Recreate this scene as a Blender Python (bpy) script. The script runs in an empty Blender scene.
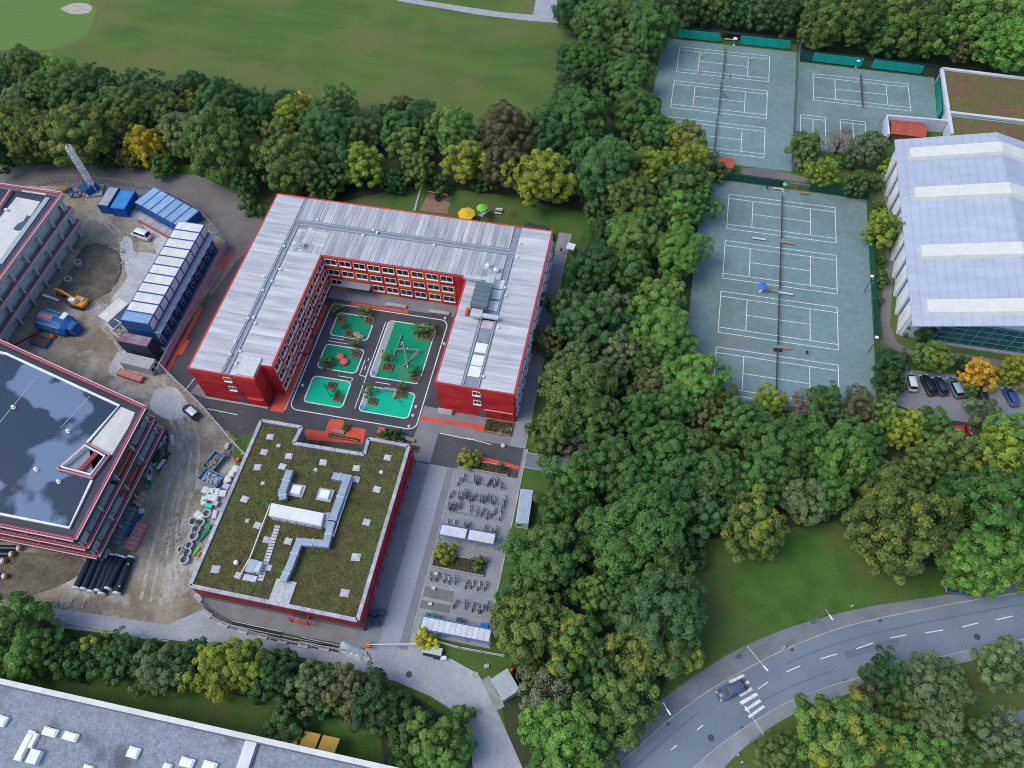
import bpy, bmesh, math, random
import numpy as np
from mathutils import Vector, Matrix
random.seed(7); np.random.seed(7)
R = math.radians
S = bpy.context.scene
COL = S.collection

# ---------------------------------------------------------------- camera (solved from the tennis courts)
CF, CH, CP, CR, CY = 775.0, 127.58, R(57.275), R(-1.5), R(12.6)
_fw = Vector((0, math.cos(CP), -math.sin(CP))); _r0 = Vector((1, 0, 0)); _u0 = _r0.cross(_fw)
_r = math.cos(CR)*_r0 + math.sin(CR)*_u0; _u = -math.sin(CR)*_r0 + math.cos(CR)*_u0
_Z = Matrix.Rotation(CY, 3, 'Z')
_fw, _r, _u = _Z @ _fw, _Z @ _r, _Z @ _u
cam = bpy.data.cameras.new('camera'); camo = bpy.data.objects.new('camera', cam); COL.objects.link(camo)
mw = Matrix.Identity(4)
for i in range(3):
    mw[i][0], mw[i][1], mw[i][2] = _r[i], _u[i], -_fw[i]
mw[2][3] = CH
camo.matrix_world = mw
cam.sensor_width = 36.0; cam.lens = CF/1024*36.0; cam.clip_end = 3000; cam.clip_start = 1
S.camera = camo

# ---------------------------------------------------------------- light: pale, mostly overcast evening
SUN_EL, SUN_AZ = R(54), R(-115)      # azimuth measured from +Y towards +X
w = bpy.data.worlds.new('World'); S.world = w; w.use_nodes = True
nt = w.node_tree; bg = nt.nodes['Background']
sky = nt.nodes.new('ShaderNodeTexSky'); sky.sky_type = 'NISHITA'; sky.sun_disc = False
sky.sun_elevation = SUN_EL; sky.sun_rotation = SUN_AZ; sky.air_density = 1.0; sky.dust_density = 1.1; sky.ozone_density = 1.0
nt.links.new(sky.outputs[0], bg.inputs[0]); bg.inputs[1].default_value = 0.14
sl = bpy.data.lights.new('sun', 'SUN'); sl.energy = 1.15; sl.angle = R(32); sl.color = (1, .95, .84)
so = bpy.data.objects.new('sun', sl); COL.objects.link(so)
sd = Vector((math.sin(SUN_AZ)*math.cos(SUN_EL), math.cos(SUN_AZ)*math.cos(SUN_EL), math.sin(SUN_EL)))
so.rotation_euler = sd.to_track_quat('Z', 'Y').to_euler(); so.location = (0, 60, 90)
S.view_settings.view_transform = 'Standard'; S.view_settings.look = 'None'
S.view_settings.exposure = 0.9; S.view_settings.gamma = 1.0
S.cycles.filter_width = 1.0
S.render.resolution_x = 1024; S.render.resolution_y = 768

# ---------------------------------------------------------------- helpers
def G(px, py, z=0.0):
    """point of the photograph -> place on the level z"""
    d = _fw*CF + _r*(px-512) + _u*(384-py)
    t = (z-CH)/d.z
    return (d.x*t, d.y*t)
def Zm(x0, y0, s):
    return lambda x, y: (x0+x*s, y0+y*s)
def gp(pts, z=0.0, f=None):
    return [G(*(f(*p) if f else p), z) for p in pts]

MATS = {}
def M(name, c, rough=.85, c2=None, sc=1.0, lo=.38, hi=.62, c3=None, sc3=.12, lo3=.45, hi3=.6, bump=0.0, bsc=None,
      metal=0.0, spec=.3, rnd=0.0, st=None, world=False, detail=5, grain=0.0, gsc=6):
    if name in MATS: return MATS[name]
    m = bpy.data.materials.new(name); m.use_nodes = True
    n = m.node_tree.nodes; L = m.node_tree.links
    b = n['Principled BSDF']; b.inputs['Roughness'].default_value = rough; b.inputs['Metallic'].default_value = metal
    b.inputs['Specular IOR Level'].default_value = spec
    if world:
        co = n.new('ShaderNodeNewGeometry').outputs['Position']
    else:
        co = n.new('ShaderNodeTexCoord').outputs['Object']
    if st:
        mp = n.new('ShaderNodeMapping'); mp.inputs['Scale'].default_value = st; L.new(co, mp.inputs[0]); cs = mp.outputs[0]
    else: cs = co
    if rnd:
        oi = n.new('ShaderNodeObjectInfo')
        if not world:
            ad = n.new('ShaderNodeVectorMath'); ad.operation = 'ADD'; L.new(cs, ad.inputs[0])
            sm = n.new('ShaderNodeVectorMath'); sm.operation = 'SCALE'; cx = n.new('ShaderNodeCombineXYZ')
            L.new(oi.outputs['Random'], cx.inputs[0]); L.new(oi.outputs['Random'], cx.inputs[1])
            L.new(cx.outputs[0], sm.inputs[0]); sm.inputs['Scale'].default_value = 97.0
            L.new(sm.outputs[0], ad.inputs[1]); cs = ad.outputs[0]
    def noise(scale, vec, det=detail):
        t = n.new('ShaderNodeTexNoise'); t.inputs['Scale'].default_value = scale; t.inputs['Detail'].default_value = det
        t.inputs['Roughness'].default_value = .6; L.new(vec, t.inputs['Vector']); return t.outputs['Fac']
    def mr(src, a, d, o0=0, o1=1):
        k = n.new('ShaderNodeMapRange'); k.inputs[1].default_value = a; k.inputs[2].default_value = d
        k.inputs[3].default_value = o0; k.inputs[4].default_value = o1; L.new(src, k.inputs[0]); return k.outputs[0]
    def mix(f, a, d, mode='MIX'):
        k = n.new('ShaderNodeMix'); k.data_type = 'RGBA'; k.blend_type = mode
        if isinstance(f, float): k.inputs['Factor'].default_value = f
        else: L.new(f, k.inputs['Factor'])
        for v, s in ((a, 6), (d, 7)):
            if isinstance(v, tuple): k.inputs[s].default_value = (*v, 1)
            else: L.new(v, k.inputs[s])
        return k.outputs[2]
    out = tuple(c)
    if c2: out = mix(mr(noise(sc, cs), lo, hi), out, tuple(c2))
    if c3: out = mix(mr(noise(sc3, co), lo3, hi3), out, tuple(c3))
    def scale(src, out):
        k = n.new('ShaderNodeVectorMath'); k.operation = 'SCALE'
        if isinstance(out, tuple): k.inputs[0].default_value = out
        else: L.new(out, k.inputs[0])
        L.new(src, k.inputs['Scale']); return k.outputs[0]
    if grain: out = scale(mr(noise(gsc, co, 3), .3, .7, 1-grain, 1+grain), out)
    if rnd: out = scale(mr(oi.outputs['Random'], 0, 1, 1-rnd, 1+rnd), out)
    if isinstance(out, tuple): b.inputs['Base Color'].default_value = (*out, 1)
    else: L.new(out, b.inputs['Base Color'])
    if bump:
        bp = n.new('ShaderNodeBump'); bp.inputs['Strength'].default_value = bump; bp.inputs['Distance'].default_value = .1
        L.new(noise(bsc or sc*4, co), bp.inputs['Height']); L.new(bp.outputs[0], b.inputs['Normal'])
    MATS[name] = m
    return m

class MB:
    def __init__(s): s.v = []; s.f = []
    def add(s, vs, fs):
        o = len(s.v); s.v += [tuple(p) for p in vs]; s.f += [tuple(i+o for i in q) for q in fs]; return s
    def poly(s, pts, z):
        a = sum(p[0]*q[1]-q[0]*p[1] for p, q in zip(pts, pts[1:]+pts[:1]))
        if a < 0: pts = pts[::-1]
        return s.add([(p[0], p[1], z) for p in pts], [tuple(range(len(pts)))])
    def prism(s, pts, z0, z1):
        a = sum(p[0]*q[1]-q[0]*p[1] for p, q in zip(pts, pts[1:]+pts[:1]))
        if a < 0: pts = pts[::-1]
        n = len(pts)
        return s.add([(p[0], p[1], z0) for p in pts]+[(p[0], p[1], z1) for p in pts],
                     [tuple(range(n))[::-1], tuple(range(n, 2*n))]+[(i, (i+1) % n, n+(i+1) % n, n+i) for i in range(n)])
    def box(s, x0, x1, y0, y1, z0, z1):
        return s.prism([(x0, y0), (x1, y0), (x1, y1), (x0, y1)], z0, z1)
    def obox(s, c, size, rz=0, ry=0, rx=0):
        m = Matrix.Rotation(rz, 3, 'Z') @ Matrix.Rotation(ry, 3, 'Y') @ Matrix.Rotation(rx, 3, 'X')
        a, b, d = size[0]/2, size[1]/2, size[2]/2; C = Vector(c)
        vs = [C+m @ Vector(p) for p in ((-a, -b, -d), (a, -b, -d), (a, b, -d), (-a, b, -d), (-a, -b, d), (a, -b, d), (a, b, d), (-a, b, d))]
        return s.add(vs, [(3, 2, 1, 0), (4, 5, 6, 7), (0, 1, 5, 4), (1, 2, 6, 5), (2, 3, 7, 6), (3, 0, 4, 7)])
    def beam(s, p, q, wd, ht=None, up=(0, 0, 1)):
        p, q = Vector(p), Vector(q); d = (q-p); ln = d.length; d = d/ln
        u = Vector(up)
        if abs(d.dot(u)) > .95: u = Vector((1, 0, 0))
        a = d.cross(u).normalized(); b = a.cross(d)
        a, b = a*wd/2, b*(ht or wd)/2
        vs = [p-a-b, p+a-b, p+a+b, p-a+b, q-a-b, q+a-b, q+a+b, q-a+b]
        return s.add(vs, [(3, 2, 1, 0), (4, 5, 6, 7), (0, 1, 5, 4), (1, 2, 6, 5), (2, 3, 7, 6), (3, 0, 4, 7)])
    def tube(s, p, q, r0, r1=None, n=8, cap=True):
        p, q = Vector(p), Vector(q); d = (q-p).normalized(); r1 = r0 if r1 is None else r1
        u = Vector((0, 0, 1)) if abs(d.z) < .95 else Vector((1, 0, 0))
        a = d.cross(u).normalized(); b = d.cross(a)
        vs = [c+(a*math.cos(6.2832*i/n)+b*math.sin(6.2832*i/n))*r for c, r in ((p, r0), (q, r1)) for i in range(n)]
        fs = [(i, (i+1) % n, n+(i+1) % n, n+i) for i in range(n)]
        if cap: fs += [tuple(range(n))[::-1], tuple(range(n, 2*n))]
        return s.add(vs, fs)
    def lathe(s, prof, c=(0, 0, 0), n=12, close=False):
        vs = [(c[0]+r*math.cos(6.2832*i/n), c[1]+r*math.sin(6.2832*i/n), c[2]+z) for r, z in prof for i in range(n)]
        fs = []
        k = len(prof)
        for j in range(k if close else k-1):
            j2 = (j+1) % k
            fs += [(j*n+i, j*n+(i+1) % n, j2*n+(i+1) % n, j2*n+i) for i in range(n)]
        if not close: fs += [tuple(range(n))[::-1], tuple(range((k-1)*n, k*n))]
        return s.add(vs, fs)
    def loft(s, secs):
        n = len(secs[0]); vs = [p for q in secs for p in q]
        fs = [(j*n+i, j*n+(i+1) % n, (j+1)*n+(i+1) % n, (j+1)*n+i) for j in range(len(secs)-1) for i in range(n)]
        fs += [tuple(range(n))[::-1], tuple(range((len(secs)-1)*n, len(secs)*n))]
        return s.add(vs, fs)
    def strip(s, pts, wd, z, closed=False):
        """flat painted line along pts"""
        n = len(pts); L_, R_ = [], []
        for i in range(n):
            a = Vector(pts[i-1] if (i or closed) else pts[i]); b = Vector(pts[(i+1) % n] if (i < n-1 or closed) else pts[i])
            d = (b-a).normalized(); nn = Vector((-d.y, d.x))*wd/2; p = Vector(pts[i])
            L_.append((p.x+nn.x, p.y+nn.y, z)); R_.append((p.x-nn.x, p.y-nn.y, z))
        m = n if closed else n-1
        return s.add(L_+R_, [(i, n+i, n+(i+1) % n, (i+1) % n) for i in range(m)])
    def wall(s, pts, th, z0, z1, closed=False):
        o = MB().strip(pts, th, z0, closed); n = len(pts)
        Lp = [p[:2] for p in o.v[:n]]; Rp = [p[:2] for p in o.v[n:]]
        for i in range(n if closed else n-1):
            j = (i+1) % n
            s.prism([Lp[i], Lp[j], Rp[j], Rp[i]], z0, z1)
        return s
    def mesh(s, name, mat, smooth=False, fix=True):
        me = bpy.data.meshes.new(name); me.from_pydata(s.v, [], s.f)
        if fix:
            bm = bmesh.new(); bm.from_mesh(me); bmesh.ops.recalc_face_normals(bm, faces=bm.faces)
            bm.to_mesh(me); bm.free()
        if mat: me.materials.append(mat)
        if smooth: me.polygons.foreach_set('use_smooth', [True]*len(me.polygons))
        me.update(); return me
    def build(s, name, mat, parent=None, smooth=False, bevel=0, flat=False, loc=None, rz=0):
        return put(name, s.mesh(name, mat, smooth, not flat), parent, bevel, loc, rz)
def put(name, me, parent=None, bevel=0, loc=None, rz=0):
    o = bpy.data.objects.new(name, me); COL.objects.link(o); o.parent = parent
    if loc is not None: o.location = loc
    if rz: o.rotation_euler.z = rz
    if bevel:
        md = o.modifiers.new('bevel', 'BEVEL'); md.width = bevel; md.segments = 2; md.limit_method = 'ANGLE'
    return o
def tag(o, label=None, cat=None, group=None, kind=None):
    if label: o['label'] = label
    if cat: o['category'] = cat
    if group: o['group'] = group
    if kind: o['kind'] = kind
    return o
def thing(name, label, cat, loc=(0, 0, 0), rz=0, group=None):
    o = bpy.data.objects.new(name, None); COL.objects.link(o); o.empty_display_size = .5
    o.location = loc if len(loc) == 3 else (*loc, 0); o.rotation_euler.z = rz
    return tag(o, label, cat, group)
def struct(name, pts, z, mat, parent=None):
    o = MB().poly(pts, z).build(name, mat, parent, flat=True)
    if not parent: o['kind'] = 'structure'
    return o
def rect(x0, x1, y0, y1): return [(x0, y0), (x1, y0), (x1, y1), (x0, y1)]
def rrect(x0, x1, y0, y1, r, n=5):
    out = []
    for cx, cy, a0 in ((x1-r, y1-r, 0), (x0+r, y1-r, 90), (x0+r, y0+r, 180), (x1-r, y0+r, 270)):
        out += [(cx+r*math.cos(R(a0+90*i/n)), cy+r*math.sin(R(a0+90*i/n))) for i in range(n+1)]
    return out
def smooth_line(pts, k=4):
    out = []; n = len(pts)
    for i in range(n-1):
        p0, p1, p2, p3 = [Vector(pts[max(0, min(n-1, j))]) for j in (i-1, i, i+1, i+2)]
        for t in [q/k for q in range(k)]:
            v = .5*((2*p1)+(-p0+p2)*t+(2*p0-5*p1+4*p2-p3)*t*t+(-p0+3*p1-3*p2+p3)*t**3); out.append((v.x, v.y))
    return out+[tuple(pts[-1])]
ORD = ['first', 'second', 'third', 'fourth', 'fifth', 'sixth', 'seventh', 'eighth', 'ninth', 'tenth', 'eleventh', 'twelfth', 'thirteenth',
       'fourteenth', 'fifteenth', 'sixteenth', 'seventeenth', 'eighteenth', 'nineteenth', 'twentieth', 'twenty-first', 'twenty-second', 'twenty-third', 'twenty-fourth', 'twenty-fifth', 'twenty-sixth', 'twenty-seventh', 'twenty-eighth']

# shared materials
WHITE = M('white_paint', (.75, .75, .74), .6, (.62, .62, .62), .8)
LINE = M('line_paint', (.72, .73, .72), .8, (.5, .52, .52), 1.5, world=True)
STEEL = M('galvanised_steel', (.42, .44, .47), .45, (.34, .36, .39), 2, metal=.4)
DARK = M('dark_rubber', (.018, .018, .02), .7)
BLUE = M('container_blue', (.012, .095, .33), .5, (.010, .075, .27), .6, rnd=.12)
CONC = M('concrete', (.36, .36, .35), .9, (.28, .28, .27), .7, grain=.1)
GLASS = M('window_glass', (.015, .02, .025), .08, spec=.6)
ORANGE = M('orange_plastic', (.75, .14, .02), .5)
WOOD = M('timber', (.30, .19, .10), .8, (.22, .14, .07), 2)
SOIL = M('soil', (.075, .05, .035), .95, (.05, .036, .026), 2, grain=.25)
# ================================================================ ground and setting
GRASS = M('grass', (.060, .128, .020), .95, (.042, .10, .015), .25, c3=(.085, .105, .03), sc3=.07, world=True, grain=.22, gsc=3, bump=.4, bsc=4)
FIELD = M('field_grass', (.084, .135, .024), .95, (.056, .104, .019), .09, c3=(.112, .122, .034), sc3=.04, lo3=.46, hi3=.62, world=True, grain=.16, gsc=2, st=(.5, 1.6, 1))
FIELD2 = M('mown_grass', (.105, .175, .036), .95, (.092, .16, .034), .05, world=True, grain=.14, gsc=2, st=(.4, 2, 1))
LITTER = M('leaf_litter', (.05, .052, .024), .95, (.036, .062, .018), .3, c3=(.03, .026, .018), sc3=.1, world=True, grain=.3, gsc=3)
DIRT = M('site_dirt', (.28, .24, .185), .95, (.18, .148, .11), .14, lo=.42, hi=.60, c3=(.40, .372, .33), sc3=.13, lo3=.52, hi3=.66, world=True, grain=.2, gsc=1.6, bump=.6, bsc=1.5, detail=8)
LANE = M('gravel_lane', (.17, .155, .145), .95, (.13, .12, .115), .15, world=True, grain=.16, gsc=2, detail=7)
CLAY = M('wet_earth', (.15, .125, .098), .9, (.095, .078, .06), .35, world=True, grain=.25, gsc=1.3, bump=.6, bsc=1)
CEMENT = M('pale_gravel', (.46, .46, .46), .95, (.36, .36, .355), .3, world=True, grain=.16, gsc=2)
ASPH = M('yard_asphalt', (.058, .058, .066), .85, (.046, .046, .053), .18, c3=(.075, .075, .082), sc3=.06, world=True, grain=.16, gsc=3)
ASPH2 = M('road_asphalt', (.155, .188, .238), .75, (.135, .165, .212), .12, c3=(.175, .208, .255), sc3=.05, world=True, grain=.1, gsc=4)
SIDE = M('sidewalk_asphalt', (.18, .19, .21), .9, (.145, .153, .17), .3, world=True, grain=.14, gsc=3)
PAVE = M('light_paving', (.26, .26, .275), .9, (.22, .22, .235), .35, world=True, grain=.12, gsc=2.5)
PAVE2 = M('grey_paving', (.20, .198, .21), .9, (.175, .172, .185), .3, world=True, grain=.1, gsc=2.5)
PAVE3 = M('ramp_concrete', (.29, .295, .335), .85, (.255, .26, .30), .14, world=True, grain=.09, gsc=2)
COURT = M('court_surface', (.158, .222, .208), .95, (.12, .176, .158), .11, c3=(.155, .24, .25), sc3=.035, lo3=.4, hi3=.65, world=True, grain=.12, gsc=.8, detail=8)
REDP = M('red_ground_paint', (.62, .085, .045), .85, (.52, .07, .045), .5, world=True, grain=.1)
GREEN1 = M('play_surface_deep_green', (.0, .25, .125), .9, (.0, .20, .10), .35, c3=(.06, .19, .10), sc3=.22, lo3=.52, hi3=.7, world=True, grain=.08)
GREEN2 = M('play_surface_bright_green', (.0, .42, .235), .9, (.0, .37, .205), .3, world=True, grain=.05)

struct('ground', rect(-420, 420, -120, 620), 0, GRASS)
struct('sports_field', gp([(-900, -420), (700, -420), (575, -60), (565, 20), (560, 125), (440, 130), (330, 110), (200, 100), (0, 90), (-300, 90)]), .01, FIELD)
struct('mown_lawn', smooth_line(gp([(-300, -300), (250, -300), (110, -40), (97, 8), (86, 34), (58, 48), (0, 50), (-300, 46), (-300, -300)]), 3)[:-1], .02, FIELD2)
struct('sand_patch', smooth_line(gp([(60, 9), (70, 4), (84, 3), (92, 7), (88, 13), (72, 14), (60, 9)]), 4)[:-1], .03, M('pale_sand', (.42, .38, .33), .95, (.3, .27, .22), 1, world=True))
struct('field_path', gp([(395, -4), (440, 3), (500, 12), (533, 15), (538, -12), (552, -12), (560, 10), (560, 23), (530, 21), (480, 15), (398, 1)]), .03, M('path_gravel', (.33, .33, .35), .9, (.28, .28, .30), .4, world=True))
struct('woodland_floor', gp([(580, -80), (650, -80), (655, 30), (640, 110), (700, 150), (706, 200), (700, 330), (692, 396), (800, 404), (880, 402), (1100, 425), (1100, 575),
       (960, 576), (905, 560), (835, 522), (775, 530), (705, 540), (676, 590), (676, 640), (660, 700), (600, 800), (520, 800), (498, 690), (520, 650),
       (530, 560), (550, 480), (558, 440), (552, 330), (580, 262), (600, 215), (545, 205), (500, 195), (440, 188), (405, 187), (330, 205), (262, 205), (240, 185), (190, 165), (60, 150), (-60, 150),
       (-60, 60), (0, 80), (100, 95), (190, 100), (330, 118), (430, 132), (535, 145), (575, 60)]), .012, LITTER)
struct('woodland_ground', gp([(640, -60), (1200, -60), (1200, 100), (945, 70), (935, 85), (800, 62), (797, 45), (668, 30)]), .014, LITTER)
struct('shrub_bed', gp([(-60, 600), (45, 612), (60, 628), (190, 648), (250, 652), (330, 668), (400, 690), (430, 705), (470, 740), (478, 800), (390, 800), (380, 735), (300, 705), (200, 690), (100, 655), (-60, 650)]), .016, LITTER)
# construction yard
struct('gravel_lane', gp([(-120, 175), (60, 163), (150, 170), (200, 176), (262, 205), (262, 232), (243, 258), (235, 262), (215, 300), (195, 280), (205, 235), (150, 196), (60, 190), (-120, 196)]), .02, LANE)
struct('construction_yard', gp([(-200, 186), (60, 186), (120, 190), (190, 214), (222, 240), (228, 262), (163, 362), (180, 382), (262, 466), (196, 598), (204, 612), (175, 628), (60, 611), (-200, 590)]), .024, DIRT)
_b = smooth_line(gp([(75, 268), (85, 250), (105, 248), (118, 262), (112, 285), (92, 298), (68, 300), (60, 290), (75, 268)]), 4)[:-1]
_c = (sum(p[0] for p in _b)/len(_b), sum(p[1] for p in _b)/len(_b)); _m = MB(); _rg = random.Random(8); _n = len(_b); _rings = []
for _f, _h in ((1.18, -.03), (1.05, .03), (.9, .12), (.72, .32), (.5, .5), (.3, .42), (.14, .6)):
    _rings.append([(_c[0]+(p[0]-_c[0])*_f*_rg.uniform(.96, 1.05), _c[1]+(p[1]-_c[1])*_f*_rg.uniform(.96, 1.05), .03+_h*_rg.uniform(.7, 1.3)) for p in _b])
_m.loft(_rings)
tag(_m.build('earth_mound', CLAY, smooth=True), kind='structure')
struct('earth_bed', smooth_line(gp([(-60, 545), (20, 552), (75, 556), (85, 570), (50, 590), (0, 600), (-60, 600), (-60, 545)]), 3)[:-1], .03, CLAY)
zc = Zm(100, 180, 140/1024); zd = Zm(100, 280, 140/1024)
for k, pts in enumerate(([zc(150, 450), zc(200, 410), zc(240, 460), zc(245, 520), zc(300, 530), zc(410, 545), zc(420, 640), zc(300, 760), zd(200, 190), zd(120, 140), zc(200, 760), zc(190, 660), zc(150, 560)],
                         [zd(300, 60), zd(240, 120), zd(100, 160), zd(90, 130), zd(170, 30), zc(240, 640)],
                         [(155, 390), (176, 388), (190, 412), (170, 420), (150, 408)], [zc(420, 560), zc(500, 400), zc(250, 230), zc(290, 300), zc(380, 430)],
                         [(118, 352), (140, 348), (150, 362), (130, 378), (108, 372)])):
    struct('cement_patch', smooth_line(gp(pts)+[G(*pts[0])], 3)[:-1], .034+.003*k, CEMENT)
struct('service_road', gp([(44, 606), (60, 609), (168, 625), (204, 609), (206, 590), (214, 596), (225, 620), (300, 640), (365, 650), (392, 590), (425, 590), (415, 640), (455, 661), (478, 674), (488, 690), (528, 780),
       (500, 830), (478, 830), (470, 735), (455, 712), (430, 696), (395, 681), (330, 663), (250, 648), (190, 642), (60, 628), (42, 618)]), .04, M('service_road_concrete', (.33, .335, .36), .9, (.275, .28, .305), .15, c3=(.40, .40, .41), sc3=.1, lo3=.5, hi3=.65, world=True, grain=.12, gsc=2))
# school yard surfaces
struct('yard_asphalt', gp([(243, 256), (236, 262), (163, 362), (168, 372), (225, 430), (250, 440), (262, 420)])+[(-59.9, 60.2), (-32.4, 60.2), (-29.3, 60.0), (-29.3, 66.3), (-24.5, 66.3), (-30.3, 96.9), (-60.7, 96.9), (-60.7, 69), (-76, 66), (-76, 110)], .045, ASPH)
struct('yard_asphalt_east', rect(-29.3, -12.9, 59.9, 66.5), .049, ASPH)
struct('school_forecourt', [(-34, 60.2), (-29.3, 60.2), (-29.3, 66.5), (-12.9, 66.5), (-12.9, 71.6), (-33.5, 71.9), (-33.6, 66.2)], .053, PAVE2)
struct('school_side_path', rect(-15.5, -12.75, 66.45, 121.5), .0555, PAVE)
struct('courtyard_terrace', rect(-60.6, -30.4, 93.9, 96.95), .053, PAVE2)
struct('school_apron', gp([(208, 372), (190, 393), (206, 398), (222, 398), (209, 385)]), .0535, PAVE2)
struct('gym_side_path', rect(-32.4, -29.2, 26, 59.9), .052, M('dull_paving', (.20, .215, .23), .9, (.175, .19, .205), .3, world=True, grain=.1))
struct('delivery_ramp', rect(-29.2, -25.9, 24, 59.9), .056, PAVE3)
struct('ramp_border', rect(-25.9, -24.4, 27, 59.7), .060, PAVE2)
struct('bicycle_yard', [(-24.4, 33.9), (-12.2, 33.9), (-12.2, 66.4), (-12.9, 66.4), (-12.9, 60.2), (-24.4, 60.2)], .057, PAVE)
struct('shelter_pad', rect(-24.3, -11.5, 29.8, 34.1), .061, M('pad_paving', (.30, .305, .315), .9, (.25, .255, .265), .5, world=True))
struct('woodland_path', gp([(524, 452.5), (550, 455), (572, 458), (575, 473), (548, 470), (521, 466)]), .03, SIDE)
struct('gym_lawn', gp([(237, 435), (252, 436), (250, 465), (240, 470), (232, 455)]), .05, GRASS)
struct('gym_apron', gp([(196, 590), (208, 608), (225, 622), (300, 636), (366, 648), (372, 632), (364, 627), (206, 596)]), .05, M('apron_paving', (.21, .21, .215), .9, (.17, .17, .175), .4, world=True, grain=.12))
for a in ((36, 38), (34, 35.6)):
    struct('gravel_bay', rect(-24.2, -19.2, a[0], a[1]-.25), .066, M('bay_gravel', (.17, .172, .165), .95, (.14, .142, .136), 1.2, world=True, grain=.15))
# kerbs and edging lines on the yard
for nm, pts, wd in (('kerb', [(-24.4, 29.8), (-24.4, 60.1)], .22), ('kerb', [(-12.2, 34), (-12.2, 66.4)], .22), ('kerb', [(-29.2, 26), (-29.2, 59.9)], .12), ('kerb', [(-29.3, 59.95), (-24.4, 59.8)], .18), ('kerb', [(-12.7, 66.5), (-12.7, 121.5)], .12),
                    ('kerb', [(-24.3, 38.05), (-19.2, 38.05)], .2), ('kerb', [(-24.3, 35.6), (-19.2, 35.6)], .2), ('kerb', [(-63, 65.75), (-75.9, 65.75)], .35), ('kerb', [(-59.6, 66), (-59.6, 79)], .3)):
    tag(MB().wall(pts, wd, .02, .11).build(nm, CONC), kind='structure')
for n, y in enumerate((65.7, 62.7)):
    tag(MB().wall([(-12.6, y), (-3.5, y-.1)], .18, .0, .1).build('kerb', CONC), kind='structure')
# red paint
for k, p in enumerate((rect(-62.4, -59.75, 65.3, 78.6), rect(-60.55, -59.75, 79.5, 83), rect(-60.55, -59.75, 84.2, 92), rect(-55.2, -42.6, 93.0, 93.75), rect(-86.2, -85.3, 97, 102), rect(-86.3, -85.5, 76.5, 86.6), rect(-86.5, -84.7, 74.3, 78.0), rect(-86.5, -85.6, 69.8, 74.3),
          gp([(407, 414.5), (441, 419), (484, 425), (484, 432), (476, 431), (476, 428), (420, 420)], .0)if 0 else gp([(421, 416), (486, 425.5), (484, 432), (475, 431), (475, 428.5), (420, 420)]),
          gp([(304, 435.5), (306, 429), (325, 431.5), (330, 419), (343, 420), (346, 426), (366, 429.5), (363, 444), (305, 440)]), gp([(377, 433), (379, 426.5), (385, 428), (384, 434)]),
          gp([(457, 458.5), (460, 452), (464, 452), (520, 466.5), (518.5, 470), (500, 467), (470, 461)]))):
    struct('painted_red_strip', p, .064+.001*k, REDP)
# playground markings
tag(MB().strip(rrect(-59.0, -33.8, 66.4, 92.7, 1.6), .2, .066, True).build('painted_lane', LINE, flat=True), kind='structure')
ISL = [(-56.85, -49.0, 84.75, 90.55, GREEN1), (-56.8, -48.8, 76.6, 82.35, GREEN1), (-56.75, -49.0, 68.5, 74.5, GREEN2), (-45.9, -35.9, 76.55, 90.5, GREEN1), (-45.6, -35.9, 68.55, 74.2, GREEN2)]
for x0, x1, y0, y1, m in ISL:
    struct('play_island', rrect(x0, x1, y0, y1, .8), .068, m)
    tag(MB().strip(rrect(x0-.05, x1+.05, y0-.05, y1+.05, .8), .22, .073, True).build('island_outline', LINE, flat=True), kind='structure')
struct('island_paving', rect(-45.8, -44.6, 76.7, 90.3), .076, M('strip_paving', (.33, .34, .33), .9, (.28, .29, .28), 1, world=True))
struct('island_paving', rect(-45.5, -44.7, 68.7, 74.0), .076, MATS['strip_paving'])
mk = MB()
for p in ([(-56.7, 84.0), (-53.6, 84.0)], [(-56.7, 83.2), (-52.6, 83.2)], [(-52, 75.4), (-49, 75.4)], [(-49, 75.4), (-49, 74.6)], [(-44.3, 75.4), (-41.3, 75.4)], [(-47.9, 80), (-47.9, 76.4)], [(-47.9, 76.4), (-46.6, 76.2)], [(-46.6, 80.2), (-46.6, 76.3)], [(-47.3, 78.6), (-47.3, 77.8)], [(-47.3, 80.6), (-47.3, 80)], [(-46.5, 90), (-46.5, 68.8)],
          [(-74.5, 63.4), (-68.2, 63.2)], [(-29, 66.6), (-23, 66.4)], [(-24, 66.6), (-19, 66.1)], [(-80.6, 66.2), (-79, 73)]):
    mk.strip(p, .16, .0765)
tag(mk.build('lane_marking', LINE, flat=True), kind='structure')
# tennis grounds
struct('tennis_ground_south', [(15.0, 144.9), (51.9, 144.3), (51.4, 84), (14.5, 84)], .03, COURT)
struct('tennis_ground_north', [(.5, 197.9), (36.2, 197.6), (35.1, 150.6), (.0, 150.6)], .03, COURT)
struct('tennis_ground_east', [(36.9, 193.6), (71, 192.9), (70, 171.5), (57, 171.2), (56, 160), (36.0, 159)], .03, COURT)
struct('court_dust', smooth_line(gp([(700, 345), (715, 335), (745, 336), (770, 345), (790, 352), (770, 353), (740, 348), (712, 350), (700, 345)]), 3)[:-1], .036, M('worn_court', (.17, .20, .185), .95, (.13, .185, .18), .5, world=True))
def court(x0, y0, half=None):
    L_, W_ = 23.77, 10.97; b = MB(); a = (W_-8.23)/2; t = .15; z = .042
    def ln(u0, v0, u1, v1): b.strip([(x0+u0, y0-v0), (x0+u1, y0-v1)], t, z); 
    for v in (0, a, W_-a, W_): ln(0, v, L_, v)
    for u in (0, L_): ln(u, 0, u, W_)
    for u in (L_/2-6.4, L_/2+6.4): ln(u, a, u, W_-a)
    ln(L_/2-6.4, W_/2, L_/2+6.4, W_/2)
    tag(b.build('court_lines', LINE, flat=True), kind='structure')
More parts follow.
